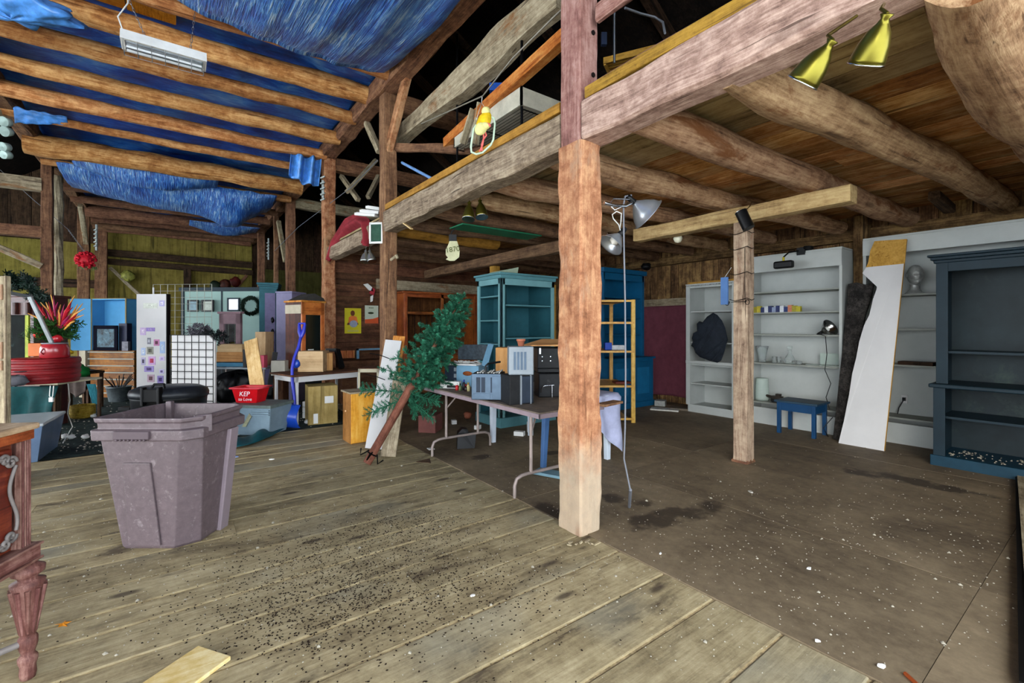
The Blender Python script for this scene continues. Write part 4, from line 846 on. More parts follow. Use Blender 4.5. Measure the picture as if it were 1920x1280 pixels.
# brass lamps
M_brass=paint('green gold brass','6b6426',.3,.1,.9,scale=5,bump=.02)
def bell(rt,o,dirv,R,L,mat,inner=True):
    z=Vector(dirv).normalized(); m=Matrix.Translation(o)@z.to_track_quat('Z','Y').to_matrix().to_4x4()
    mb=MB(); mb.lathe([(.3*R,-.0),(.36*R,.02*L),(.22*R,.1*L),(.34*R,.2*L),(.62*R,.36*L),(.84*R,.6*L),(.97*R,.9*L),(R,L),(.94*R,L),(.8*R,.62*L),(.3*R,.25*L)],28,m); mb.build('bell_shade',mat,rt)
    mb=MB(); mb.lathe([(R*.955,L*.985),(R*1.03,L*.985),(R*1.03,L*1.02),(R*.955,L*1.02)],28,m); mb.build('rim',M_alu,rt)
for (px,py,qx,qy,d,R,L,l) in ((1562,75,1515,140,1.62,.058,.145,'nearer brass bell spotlight under the pinkish girt'),(1664,25,1632,100,1.55,.058,.15,'second brass bell spotlight, higher at the top edge')):
    a=D(px,py,d); b=D(qx,qy,d*1.045); rt=thing('brass_spotlight',l,'lamp',a,'brass spotlights on the girt'); bell(rt,a,b-a,R,L,M_brass)
    mb=MB(); mb.tube([a,a+Vector((.01,.02,.03)),D((px+1610)/2+20,30 if px<1600 else 8,d*1.05)],.006,6); mb.build('arm',M_brass,rt)
for (px,py,qx,qy,l) in ((880,380,878,412,'left one of the two small brass bells under the grey girt'),(900,376,904,411,'right one of the two small brass bells under the grey girt')):
    a=D(px,py,4.55); b=D(qx,qy,4.5); rt=thing('brass_spotlight',l,'lamp',a,'small brass bells under the grey girt'); bell(rt,a,b-a,.062,.18,M_brass)
    mb=MB(); mb.tube([a,a+Vector((0,0,.05)),Vector((2.33,a.y,2.66))],.007,6); mb.build('arm',M_brass,rt)
M_silver=paint('silver bell metal','b9bab4',.25,.1,.8)
for (px,qx,l) in ((686,684,'left silver bell spotlight below the short grey girt'),(693,698,'right silver bell spotlight below the short grey girt')):
    a=D(px,470,6.9); b=D(qx,492,6.85); rt=thing('silver_spotlight',l,'lamp',a,'silver bells below the short girt'); bell(rt,a,b-a,.07,.18,M_silver)
    mb=MB(); mb.tube([a,a+Vector((0,0,.05)),a+Vector((.06,.02,.1))],.007,6); mb.build('arm',M_silver,rt)
# ------------------------------------------------------------------ ornaments on the second post
M_red=paint('faded red cloth','8c2c34',.85,.2,scale=5,bump=.3)
def drape(u,v):
    a=Vector((2.16,8.35,2.12)); 
    ks=[(616,486),(625,450),(650,410),(672,398),(690,410),(694,438),(690,462)]; 
    ds=[8.3,8.1,7.6,7.1,6.7,6.55,6.5]; kb=[(621,490),(632,465),(660,434),(678,428),(682,430),(684,448),(682,455)]
    f=u*(len(ks)-1); i=min(int(f),len(ks)-2); f-=i
    A=D(*ks[i],ds[i]).lerp(D(*ks[i+1],ds[i+1]),f); B=D(*kb[i],ds[i]).lerp(D(*kb[i+1],ds[i+1]),f)
    p=A.lerp(B,v); return p+Vector((-.03*math.sin(v*9+u*6)-.05*math.sin(math.pi*v),0,0))
mb=MB(); mb.grid(drape,50,12); one(mb,'draped_fabric',M_red,'red curved fabric draped over the short grey girt','fabric',solid=.01)
M_paper=paint('white paper','dadad6',.8,.05); M_green=paint('chalkboard green','2c4c3c',.7,.2,scale=12,dirt='5f7a6a',df=.58)
for i,(px,py,w,l) in enumerate(((690,403,.30,'bottom sheaf of the papers stacked beside the second post'),(696,398,.26,'middle sheaf of the papers stacked beside the second post'),(700,391,.18,'top sheaf of the papers stacked beside the second post'))):
    o=D(px,py,6.4); mb=MB(XF(o,10*i-10)@EU(8,6,0)); mb.box((-w/2,-.1,-.02),(w/2,.1,.015)); mb.box((-w/2+.02,-.09,.018),(w/2+.01,.1,.024)); one(mb,'paper_sheaf',M_paper,l,'papers','white papers by the second post')
rt=thing('chalkboard','small green chalkboard in a white frame on the second post','chalkboard',D(706,457,6.1)); o=D(706,437,6.12)
xfb=XF(o,-8); w,h=.085,.13
mb=MB(xfb); mb.box((-w,-.01,-h),(w,0,h)); mb.build('slate',M_green,rt)
mb=MB(xfb)
for a,b in (((-w-.01,-.02,-h-.01),(w+.01,0,-h+.015)),((-w-.01,-.02,h-.015),(w+.01,0,h+.01)),((-w-.01,-.02,-h),(-w+.012,0,h)),((w-.012,-.02,-h),(w+.01,0,h))): mb.box(a,b)
mb.build('frame',M_paper,rt)
# house number tag
o=D(849,470,5.4); rt=thing('number_tag','cream hand-lettered number tag hanging by a wire from the loft log','tag',o); xfb=XF(o,0)
sc=5.4/860; pts=[(-6,-19),(3,-19),(12,-12),(13,0),(10,12),(8,18),(-6,18),(-9,10),(-13,2),(-13,-8),(-9,-13),(-13,-16)]; pts=[(x*sc,-.008,y*sc) for x,y in pts[::-1]]
mb=MB(xfb); mb.prism(pts,(0,.012,0)); mb.build('plate',paint('cream plate','b9b792',.6,.1,scale=14),rt)
lettering('1870',rt,paint('olive ink','4c5228',.8,.1),xfb@Matrix.Translation((-.0,-.012,.012))@Matrix.Rotation(math.radians(-8),4,'Y')@FACE,.085)
mb=MB(xfb); mb.box((-.045,-.01,.115),(.045,.02,.19)); mb.tube([(-.02,0,.19),(-.01,0,.23),(.03,0,.26)],.008,6); mb.build('bracket',M_blk,rt)
# wooden peg on the second post, handle
o=D(737,485,5.95); mb=MB(); mb.tube([D(733,487,5.9),D(744,479,5.8)],.018,8); mb.tube([D(741,479,5.8),D(746,484,5.8)],.02,8); one(mb,'coat_peg',W_grey,'pale wooden coat peg on the second post','peg')
mb=MB(); mb.bar(D(757,418,5.55),D(772,429,5.4),.035,.012); one(mb,'wood_chip',W_pine,'small pale wood strip sticking out under the grey girt end','wood strip')
# green panel and yellow board up in the joists
c=D(975,440,5.1); mb=MB(); mb.box((2.7,4.66,2.60),(3.9,4.98,2.615)); one(mb,'green_board',paint('green panel','1d6a4a',.5,.2),'green panel stuck under the loft logs','panel')
# ------------------------------------------------------------------ folding table and what stands on it
M_tmet=paint('beige table steel','9a8c86',.45,.12,.3,dirt='6a5c52'); M_ttop=paint('worn table laminate','6c6054',.6,.25,scale=8,dirt='a09070',df=.58); M_tedge=paint('mauve table edge','8a7a80',.5,.12)
TX0,TX1,TY0,TY1,TZ=2.27,3.0,2.74,4.80,.735
rt=thing('folding_table','long folding table with grey steel legs crowded with old cases','table',((TX0+TX1)/2,3.75,0))
mb=MB(); mb.box((TX0,TY0,TZ-.012),(TX1,TY1,TZ)); mb.build('table_top',M_ttop,rt,bev=.004)
mb=MB(); mb.box((TX0,TY0,TZ-.05),(TX0+.012,TY1,TZ-.012)); mb.box((TX1-.012,TY0,TZ-.05),(TX1,TY1,TZ-.012)); mb.box((TX0,TY0,TZ-.05),(TX1,TY0+.012,TZ-.012)); mb.box((TX0,TY1-.012,TZ-.05),(TX1,TY1,TZ-.012)); mb.build('edge_band',M_tedge,rt,bev=.003)
for y,s in ((3.02,1),(4.52,-1)):
    mb=MB(); r=.0145; x0,x1=TX0+.02,TX1-.06
    mb.tube([(x0-.05,y,0),(x0-.05,y,.10),(x0-.03,y,.15),(x0+.02,y,.17),(x0+.08,y,.175),(x1-.08,y,.175),(x1-.02,y,.17),(x1+.03,y,.15),(x1+.05,y,.10),(x1+.05,y,0)],r,10)
    mb.build('u_foot',M_tmet,rt)
    for x in (x0+.12,x1-.12):
        mb=MB(); mb.tube([(x,y,.175),(x,y,TZ-.05)],r,10); mb.build('leg',M_tmet,rt)
    mb=MB()
    for x in (x0+.12,x1-.12): mb.tube([(x,y,.50),(x*.6+(TX0+TX1)/2*.4,y+s*.05,.62),((TX0+TX1)/2,y+s*.22,TZ-.05)],.009,8)
    mb.build('folding_brace',M_tmet,rt)
def boxthing(name,label,cat,o,w,dp,h,mat,rot=0,group=None,bev=.004,**k):
    mb=MB(XF(o,rot)); mb.box((-w/2,0,0),(w/2,dp,h)); return one(mb,name,mat,label,cat,group,bev=bev)
M_stl=paint('steel blue grey','57697b',.5,.15,.3,scale=5); M_stld=paint('dark blue grey','25303f',.5,.2,scale=5); M_lgrey=paint('pale grey metal','878f95',.5,.1,.3); M_case=paint('worn black case','17181a',.55,.3,scale=12,dirt='3e3f3e',df=.6)
def tab(px,py,z=TZ): return G(px,py,z)
# blue toolbox with lid up
o=Vector((2.62,4.42,TZ)); rt=thing('blue_case','light blue worn case with dark raised lid at the far end of the folding table','case',o); xf=XF(o,-18)
M_lb=paint('light blue enamel','6a93ac',.45,.1,scale=8,dirt='4d5f68',df=.66)
mb=MB(xf); mb.box((-.28,0,0),(.13,.3,.23)); mb.build('side_body',M_stld,rt,bev=.006)
mb=MB(xf); mb.box((-.13,-.01,0),(.14,.31,.235)); mb.build('body',M_lb,rt,bev=.006)
mb=MB(xf); mb.box((-.24,.27,.28),(.13,.31,.46)); mb.build('raised_lid',paint('speckled dark lid','3a444c',.5,.3,scale=25,dirt='6a4640',df=.68),rt,bev=.006)
mb=MB(xf); mb.prism([(.13,.1,.24),(.17,.1,.22),(.18,.28,.46),(.14,.28,.47)],(.03,.0,0)); mb.build('lid_edge',M_lb,rt)
mb=MB(xf)
for z in (.05,.12,.19): mb=MB(xf); mb.box((-.155,-.02,z-.02),(-.125,.0,z+.02)); mb.build('latch',M_lgrey,rt)
mb=MB(xf@Matrix.Translation((.01,-.016,.15))); mb.lathe([(0,0),(.055,.001),(.055,.006),(0,.007)],18,EU(90,0,0),sy=.45); mb.build('rust_badge',paint('rust badge','8a4a22',.7,.3,scale=20),rt)
mb=MB(xf); mb.box((-.26,.02,.235),(.1,.26,.25)); 
for i in range(14): mb.bar((-.24+random.random()*.33,.03+random.random()*.2,.255),(-.24+random.random()*.33,.03+random.random()*.2,.275),.02,.005)
mb.build('papers',M_paper,rt)
# white box and bottles
rt=thing('white_radio','white rectangular box with a dark slot on the folding table','box',tab(843,728)); xf=XF(tab(843,728),-12)
mb=MB(xf); mb.box((-.11,0,0),(.11,.07,.075)); mb.build('body',M_paper,rt,bev=.004); mb=MB(xf); mb.box((-.03,-.004,.008),(.09,0,.035)); mb.build('dark_slot',M_blk,rt)
for i,(px,py,h,r,c,cc,l) in enumerate(((857,731,.07,.018,'a51c20','c9c9c4','short red bottle with white cap on the folding table'),(863,732,.075,.017,'4a5a3a','1f3a2a','small olive bottle beside the red bottle'),(870,731,.11,.016,'14151a','2a3a8a','dark bottle with blue cap between the small bottles'),(874,733,.07,.02,'1c1012','8a1a1c','squat dark red bottle beside the grey case'),(878,733,.09,.02,'b0a878','8a7a40','cream bottle touching the grey case'),(866,722,.14,.015,'8fb4d0','28407a','tall pale blue bottle behind the small bottles'))):
    o=tab(px,py); rt=thing('small_bottle',l,'bottle',o,'small bottles on the folding table')
    mb=MB(); mb.lathe([(r*.9,0),(r,.005),(r,h*.62),(r*.5,h*.75),(r*.45,h*.8),(0,h*.8)],14,Matrix.Translation(o)); mb.build('body',paint('bottle '+c,c,.25,.08),rt)
    mb=MB(); mb.lathe([(r*.55,h*.78),(r*.55,h),(0,h)],12,Matrix.Translation(o)); mb.build('cap',paint('cap '+cc,cc,.4,.05),rt)
# grey suitcase-like projector case
o=tab(914,752); rt=thing('grey_carrying_case','blue-grey ribbed metal carrying case with a black handle on the folding table','case',o); xf=XF(o,-6); w=.255;h=.245
mb=MB(xf); mb.box((-w/2-.02,0,.01),(w/2,.26,h)); mb.build('body',M_case,rt,bev=.006)
mb=MB(xf); mb.box((-w/2-.015,-.008,.015),(w/2,.0,h)); mb.box((w/2-.085,-.014,.02),(w/2+.003,.0,h-.02)); mb.box((-w/2,-.012,.02),(w/2-.1,-.0,.07)); mb.build('front_panel',M_stl,rt,bev=.003)
mb=MB(xf)
for x in (-.10,-.055,.03): mb.box((x,-.012,.08),(x+.035,-.004,h-.03))
mb.build('dark_rib',M_stld,rt)
mb=MB(xf); mb.tube([(-.02,.02,h),(-.02,.02,h+.07),(0,.03,h+.09),(.1,.12,h+.1)],.009,8); mb.build('handle',M_blk,rt)
mb=MB(xf)
for i in range(9): mb.tube([(-.1+.025*i,.05+.02*math.sin(i*3),h+.005),(-.08+.025*i,.1,h+.03*abs(math.sin(i))),(-.09+.025*i,.2,h+.006)],.006,6)
mb.build('cable_tangle',M_cordw,rt)
# stack: dark box below, light box above
o=tab(977,757); rt=thing('dark_box','dark blue-black upright box carrying the pale grey box on the folding table','box',o); xf=XF(o,24); 
mb=MB(xf); mb.box((-.115,-.02,.0),(.115,.2,.25)); mb.build('body',M_case,rt,bev=.004); mb=MB(xf); mb.box((-.01,-.03,.01),(.1,-.02,.24)); mb.build('blue_front',M_stld,rt,bev=.003); mb=MB(xf); mb.box((-.02,-.034,.0),(-.008,-.02,.25)); mb.box((.075,-.034,.0),(.083,-.02,.25)); mb.build('metal_corner',M_lgrey,rt)
o2=Vector((o.x,o.y,TZ+.252)); rt=thing('pale_grey_box','pale grey ribbed metal box standing on the dark box','box',o2); xf=XF(o2,4)
mb=MB(xf); mb.box((-.108,-.02,0),(.108,.2,.245)); mb.build('body',M_lgrey,rt,bev=.008); mb=MB(xf); 
for x in (-.065,-.035,-.005,.025): mb.box((x,-.027,.045),(x+.018,-.019,.20))
mb.build('vertical_rib',M_stl,rt)
# clay pot on top, cardboard behind
o3=Vector((o.x,o.y,TZ+.252+.246))+FWD*.06; rt=thing('clay_pot','small terracotta pot on top of the pale grey box','pot',o3); mb=MB(); mb.lathe([(.024,0),(.034,.045),(.04,.045),(.04,.062),(.033,.062),(.022,.01),(0,.01)],18,Matrix.Translation(o3)); mb.build('body',paint('terracotta','b06a50',.8,.12),rt)
o=Vector((2.93,4.05,TZ)); boxthing('cardboard_box','torn cardboard box behind the pale grey box on the folding table','box',o,.30,.22,.44,wood('cardboard','8a6238','b5864f','c79a62',.85,.3,.05,0,.1),-5)
# black cases at the right
o=tab(1020,745); rt=thing('black_case','lower black case with arched handle beside the main post','case',o); xf=XF(o,8)
mb=MB(xf); mb.box((-.05,0,0),(.25,.25,.225)); mb.build('body',M_case,rt,bev=.01); mb=MB(xf); mb.tube([(-.03,-.005,.05),(-.03,-.02,.09),(0,-.03,.115),(.09,-.03,.12)],.005,6); mb.tube([(.075,-.01,0),(.075,-.01,.12)],.006,6); mb.build('wire_handle',M_alu,rt)
o=Vector((o.x,o.y,TZ+.23))+FWD*.03; rt=thing('studded_case','upper black studded trunk open under a brown board','case',o); xf=XF(o,6)
mb=MB(xf); mb.box((-.06,0,0),(.32,.3,.04)); mb.box((-.06,0,.04),(.32,.32,.235)); mb.build('body',M_case,rt,bev=.008); mb=MB(xf)
for x in (-.02,.06):
    for z in (.11,.15): mb=MB(xf); mb.box((x,-.006,z),(x+.008,0,z+.008)); mb.build('stud',M_alu,rt)
mb=MB(xf); mb.box((-.045,-.012,.18),(-.03,0,.235)); mb.build('latch',M_alu,rt)
mb=MB(xf); mb.prism([(-.2,.1,.25),(.35,-.06,.255),(.4,.3,.30),(.05,.4,.30)],(0,0,.012)); one(mb,'brown_board',wood('cardboard','8a6238','b5864f','c79a62'),'thin brown board lying across the black trunk','board')
# second white table with lilac cloth
P_pl=paint('white plastic','c5cfda',.4,.06)
rt=thing('plastic_table','white plastic table with tapered legs behind the folding table','table',(3.35,4.0,0))
mb=MB(); mb.box((3.03,3.25,.66),(3.74,4.72,.69)); mb.build('table_top',P_pl,rt,bev=.004)
for x,y in ((3.1,4.62),(3.68,3.32),(3.68,4.62)):
    mb=MB(); mb.bar((x,y,0),(x,y,.66),.05,.05,(1,0,0),2,taper=1.4); mb.build('leg',P_pl,rt,bev=.004)
mb=MB(); mb.bar((2.95,3.5,0),(2.99,3.5,.62),.045,.05,(1,0,0),2,taper=1.3); 
o=mb.build('leg',paint('blue leg','3f5f8a',.45,.08),rt,bev=.006); o['label']='blue painted leg'
def cl(u,v):
    # cloth lying over the near short side and hanging down on the camera side
    x=3.12+.68*u; L=v*.95
    if L<.35: return (x,3.25+.35-L,.70+.004*math.sin(u*9))
    d=(L-.35); dd=d*(.25+.75*u) if u<1 else d
    return (x+.02*math.sin(L*9),3.235-.02*math.sin(u*16)-.012,.697-dd+.02*math.sin(u*5))
mb=MB(); mb.grid(cl,36,26); one(mb,'table_cloth',P_cloth,'lilac grey cloth hanging over the edge of the white plastic table','cloth',solid=.003)
mb=MB(); mb.box((3.05,3.02,.745),(3.5,3.14,.765)); 
mb=MB(); a=D(1126,760,3.9);b=D(1159,747,4.1); mb.bar((a.x,a.y,.735),(b.x,b.y,.735),.10,.02); one(mb,'thin_board',W_postd,'thin brown board poking out past the main post above the lilac cloth','board')
p=Vector((3.25,3.45,.70)); mb=MB(); mb.lathe([(.04,0),(.05,.01),(.05,.1),(.035,.13),(0,.13)],16,Matrix.Translation(p)); one(mb,'white_jar',P_pl,'white round jar just right of the main post','jar')
# things below the folding table
o=G(800,812); boxthing('terracotta_planter','dull red rectangular planter under the folding table beside the tree','planter',o,.24,.3,.23,paint('dull red planter','7a4a44',.7,.12),-10,bev=.01)
mb=MB(XF(G(872,842),12)); mb.prism([(-.09,0,0),(.11,0,0),(.13,.02,.16),(.05,.02,.17),(.03,.02,.22),(-.03,.02,.23),(-.08,.02,.18)],(0,.12,0)); one(mb,'black_bag',M_blk,'small black bag crumpled under the folding table','bag')
p=G(877,800,.12); lumpy('brown_ball','round brown object on top of the black bag under the table',(p.x,p.y,.27),.05,.05,.045,paint('brown ball','6a3a28',.7,.2),'ball',3,16,10)
for i,(px,py,l) in enumerate(((852,790,'white carton corner under the table next to the black bag'),(893,800,'small white carton beside the white plastic leg'),(972,812,'crushed white carton lying before the teal cabinet'),(995,806,'upright white carton before the teal cabinet'),(810,838,'white card lying under the folding table'))):
    o=G(px,py+6); boxthing('white_carton',l,'carton',o,.07+.06*(i==2),.08,.06+.08*(i==3) if i!=4 else .012,M_paper,random.uniform(-30,30),bev=.002)
o=G(1005,885); mb=MB(); a=G(1005,888);b=G(1042,905); mb.bar((a.x,a.y,.03),(b.x+.25,b.y-.25,.03),.14,.025); one(mb,'blue_plank',paint('pale blue plank','6f8f9c',.6,.12),'pale blue-grey plank lying on the floor left of the main post','plank')
mb=MB(); mb.prism([G(780,866),G(808,868),G(806,860)],(0,0,.006)); one(mb,'broken_slat',W_dark,'small dark splinter on the planks in front of the table leg','splinter')
# ------------------------------------------------------------------ teal corner cabinet
X0,X1,Y0,Y1,H=3.62,4.60,5.2,5.82,2.13; rt=thing('teal_corner_cabinet','dusty teal corner cabinet with open shelves on two sides','cabinet',(4.1,5.5,0))
mb=MB(); mb.box((X0-.04,Y0-.04,H),(X1+.04,Y1+.04,H+.03)); mb.box((X0-.02,Y0-.02,H-.05),(X1+.02,Y1+.02,H)); mb.build('cornice',P_teal,rt,bev=.006)
mb=MB(); mb.box((X0-.02,Y0-.02,0),(X1+.02,Y1+.02,.14)); mb.build('plinth',P_teal,rt,bev=.006)
mb=MB(); mb.box((X0,Y0,.14),(X0+.07,Y0+.03,H-.05)); mb.box((X0,Y0,.14),(X0+.03,Y0+.07,H-.05)); mb.box((X0,Y1-.05,.14),(X0+.03,Y1,H-.05)); mb.box((X1-.05,Y0,.14),(X1,Y0+.03,H-.05)); mb.box((X0+.03,Y0,H-.14),(X1,Y0+.03,H-.05)); mb.box((X0,Y0+.03,H-.13),(X0+.03,Y1,H-.05)); mb.build('face_frame',paint('pale teal frame','6c9a9e',.55,.08),rt,bev=.003)
mb=MB(); mb.box((X0+.03,Y1-.02,.14),(X1,Y1,H-.05)); mb.box((X1-.02,Y0+.03,.14),(X1,Y1,H-.05)); mb.box((X0+.28,Y1-.35,.14),(X0+.30,Y1,H-.05)); mb.bar((X0+.05,Y0+.05,1.1),(X0+.29,Y1-.34,1.1),.02,1.9,n=1); mb.build('inner_panel',P_teald,rt)
for z in (ONX(910,556,X0+.03).z,ONX(910,600,X0+.03).z,ONX(910,643,X0+.03).z,.9):
    mb=MB(); mb.prism([(X0+.015,Y0+.06,z-.02),(X0+.28,Y1-.34,z-.02),(X0+.28,Y1-.02,z-.02),(X0+.015,Y1-.04,z-.02)],(0,0,.02)); mb.build('side_shelf',P_teal,rt)
for z in (ONY(990,572,Y0+.05).z,1.25,.82):
    mb=MB(); mb.prism([(X0+.1,Y0+.03,z-.02),(X1-.05,Y0+.03,z-.02),(X1-.02,Y1-.02,z-.02),(X0+.3,Y1-.02,z-.02),(X0+.3,Y1-.3,z-.02)],(0,0,.02)); mb.build('front_shelf',P_teal,rt)
c=D(915,508,6.4); mb=MB(XF(Vector((3.85,5.45,H+.03)),15)); mb.prism([(-.25,0,0),(.2,0,0),(.22,0,.12),(.1,0,.09),(-.2,0,.03)],(0,.05,0)); one(mb,'cardboard_wedge',paint('pale green cardboard','8c9a84',.8,.1),'pale tilted board lying on top of the teal cabinet','board')
mb=MB(); mb.box((4.66,5.3,0),(4.72,5.5,2.05)); one(mb,'yellow_plank',W_yellow,'upright yellow plank just right of the teal cabinet','plank')
# blue hutch
X0,X1,Y0,Y1=5.75,6.82,5.15,5.62; rt=thing('blue_hutch','peacock blue hutch with panelled lower doors beside the burgundy curtain','hutch',((X0+X1)/2,5.4,0))
mb=MB(); mb.box((X0,Y0,.1),(X1+.1,Y1,.84)); mb.build('lower_body',P_blue,rt,bev=.004)
mb=MB(); mb.box((X0-.02,Y0-.03,.84),(X1+.13,Y1,.875)); mb.build('counter',P_blue,rt,bev=.005)
mb=MB(); mb.box((X0-.02,Y0-.02,0),(X1+.12,Y1,.1)); mb.build('plinth',P_blue,rt,bev=.004)
for a in (X0+.06,X0+.62):
    mb=MB(); mb.box((a,Y0-.02,.14),(a+.48,Y0,.80)); d=mb.build('door',P_blue,rt,bev=.003)
    mb=MB(); mb.box((a+.08,Y0-.028,.24),(a+.40,Y0-.018,.70)); mb.build('raised_panel',paint('lighter peacock blue','1a6690',.5,.1),d,bev=.01)
mb=MB(); mb.box((X0,Y0+.12,.875),(X0+.04,Y1,2.32)); mb.box((X1-.06,Y0+.12,.875),(X1,Y1,2.32)); mb.box((X0,Y1-.02,.875),(X1,Y1,2.32)); mb.build('upper_body',P_blue,rt,bev=.003)
mb=MB(); mb.box((X0-.03,Y0+.08,2.32),(X1+.03,Y1,2.40)); mb.box((X0,Y0+.12,2.2),(X1,Y0+.14,2.32)); mb.build('crown',P_blue,rt,bev=.01)
for z in (1.25,1.55,1.9):
    mb=MB(); mb.box((X0+.04,Y0+.16,z),(X1-.06,Y1-.02,z+.02)); mb.build('shelf',P_blue,rt)
p=D(1197,514,8.0); lumpy('dark_plant','small dark shrivelled plant at the corner of the blue hutch',(6.72,5.15,2.47),.09,.09,.06,M_blk,'plant',6,14,10)
# yellow open bookshelf / ladder
M_ylw=wood('varnished pine','8a6018','c29236','dbb260',.45,.9,.05,.2,.1,spec=.4)
rt=thing('pine_rack','yellow varnished pine rack with open ladder shelves in front of the blue hutch','rack',(5.0,4.6,0))
A=G(1182,793); zt=D(1190,560,A.dot(FWD)).z
rx=[A+RGT*.04,A+FWD*.75+RGT*-.12]; rx2=[p-RGT*.62 for p in rx]
for p in rx+rx2:
    mb=MB(XF(Vector((p.x,p.y,0)),0)); mb.box((-.028,-.02,0),(.028,.02,zt-.01)); mb.build('upright',M_ylw,rt,bev=.003)
for py in (562,603,657,722,783):
    z=D(1185,py,A.dot(FWD)).z; mb=MB(XF(Vector((A.x,A.y,0)),0)); mb.box((-.66,-.025,z-.03),(.05,.01,z)); mb.box((-.72,.0,z-.018),(-.02,.8,z-.004)); mb.box((-.78,.76,z-.03),(-.06,.79,z)); mb.build('shelf',M_ylw,rt,bev=.002)
z=D(1185,657,A.dot(FWD)).z
for k,(px,py,w,h,c,l) in enumerate(((1141,655,.10,.11,'1a3fa0','bright blue tin on the pine rack'),(1160,656,.20,.07,'b9bdc0','pale grey box on the pine rack'))):
    o=D(px,py,A.dot(FWD)+.2); o.z=z; boxthing('small_box',l,'box',o,w,.12,h,paint('rackbox '+c,c,.5,.15,scale=20),0)
z=D(1185,722,A.dot(FWD)).z; o=D(1170,720,A.dot(FWD)+.15); o.z=z; boxthing('flat_box','reddish flat book on the lower shelf of the pine rack','book',o,.25,.18,.03,paint('red flat','6a3026',.6,.1),5)
# pile by the curtain
for i,(px,py,w,h,c,l) in enumerate(((1245,765,.45,.03,'c8c6bc','flat white board pile under the burgundy curtain'),(1237,756,.18,.10,'9a9a94','small grey box by the curtain bottom'),(1275,764,.35,.04,'6a6052','flat brown carton by the narrow white bookcase'))):
    o=G(px,py+6); boxthing('floor_carton',l,'carton',o,w,.2,h,paint('pile '+c,c,.7,.15,scale=18),-25)
# ------------------------------------------------------------------ artificial tree and leaning boards
M_bark=wood('brown tree pole','2e1a12','6a4030','8c5c48',.8,1,.05,.2,.5); M_needle=paint('artificial fir green','2d6e52',.6,.45,scale=14,bump=0)
A=G(688,868,.02); B=Vector((2.50,4.55,1.78)); B=D(868,556,5.2); rt=thing('artificial_tree','green artificial fir tree toppled and leaning against the second post','artificial tree',A)
t_=(B-A); L=t_.length; T=t_.normalized(); s1=T.cross(Vector((0,0,1))).normalized(); s2=s1.cross(T).normalized()
mb=MB(); mb.tube([A,A+T*.95*L*.5],.043,12); mb.tube([A+T*L*.45,A+T*L*.98],[.03,.008],8); mb.build('trunk_pole',M_bark,rt)
mb=MB()
for i in range(4):
    a=i*math.pi/2+.5; d=(s1*math.cos(a)+s2*math.sin(a)); q=A+T*.12; mb.tube([q+d*.045,q+d*.1-T*.08,q+d*.13-T*.02-Vector((0,0,.0))],.008,6)
mb.tube([A+T*.1+s1*.05*math.cos(k)+s2*.05*math.sin(k) for k in [j*.6 for j in range(12)]],.007,6)
mb.build('wire_stand',M_iron,rt)
random.seed(17)
def tuft(mb,p,d,ln,rad,nn,wd=.0032):
    d=d.normalized(); a=d.cross(Vector((.3,.2,.9))).normalized(); b=d.cross(a)
    vs=[];fs=[]
    for i in range(nn):
        s=i/nn; th=i*2.4+random.random(); o=a*math.cos(th)+b*math.sin(th); q=p+d*(ln*s); r=rad*(1-.55*s)*random.uniform(.8,1.15)
        tip=q+o*r+d*r*.7; w=(d.cross(o)).normalized()*wd; k=len(vs); vs+= [q+w,q-w,tip-w*.5,tip+w*.5]; fs.append((k,k+1,k+2,k+3))
    mb.add(vs,fs,None,False,random.random())
nb=120; groups=[MB() for _ in range(6)]
for i in range(nb):
    s=.44+.555*(i/nb)**.95; base=A+T*(L*s); th=i*2.399; reach=(.27*(1-(s-.44)/.60)**.8+.045)*random.uniform(.6,1.25)
    rad=s1*math.cos(th)+s2*math.sin(th); dirb=(rad*1.0+T*random.uniform(.1,.7)+Vector((0,0,-.35))).normalized(); mb2=groups[i*6//nb]
    n_=max(1,int(reach/.07)); mb2.tube([base,base+dirb*reach],.004,4,False)
    for k in range(1,n_+1):
        q=base+dirb*(reach*k/n_)
        for _ in range(2): tuft(mb2,q-dirb*.04,dirb+Vector((random.uniform(-.9,.9),random.uniform(-.9,.9),random.uniform(-.7,.7))),.09,.036,34,.0045)
# low branches reaching left
for q,dr,rc in ((A+T*(L*.40),RGT*-.9+Vector((0,0,.05)),.46),(A+T*(L*.36),RGT*-.6+Vector((0,0,-.25)),.38),(A+T*(L*.38),RGT*.7+Vector((0,0,-.6)),.34),(A+T*(L*.4),RGT*.9+Vector((0,0,-.3)),.3),(A+T*(L*.42),RGT*.2+Vector((0,0,-1)),.25)):
    dr=dr.normalized(); 
    groups[0].tube([q,q+dr*rc],.005,5,False)
    for k in range(8):
        w=q+dr*rc*(k+1)/8
        for sg in (-1,0,1): tuft(groups[0],w,dr*.7+Vector((random.uniform(-.5,.5),random.uniform(-.5,.5),sg*.8)),.09,.034,26,.0042)
for g_ in groups: g_.build('branch_tier',M_needle,rt)
def board(name,label,p0,p1,w,th,mat,up,cat='board'):
    mb=MB(); mb.bar(p0,p1,w,th,up,4,.001); return one(mb,name,mat,label,cat,bev=.002)
a=G(701,842,.0);b=D(738,638,5.75); a.z=.005
mbx=board('white_board','long white board leaning on the second post behind the tree pole',a,b,.20,.022,P_white2,Vector((-.5,-.8,.25)))
a=G(712,842,.0)+FWD*.12;b=D(749,630,5.85); a.z=.005; board('orange_board','orange-brown board leaning right behind the white board',a,b,.15,.02,W_orange,Vector((-.5,-.8,.25)))
a=G(730,856);b=D(757,745,5.0); a=G(728,857); a.z=.004; board('tan_plank','short weathered plank leaning behind the tree pole',a,D(752,700,5.35),.16,.035,W_grey,Vector((-.5,-.8,.3)))
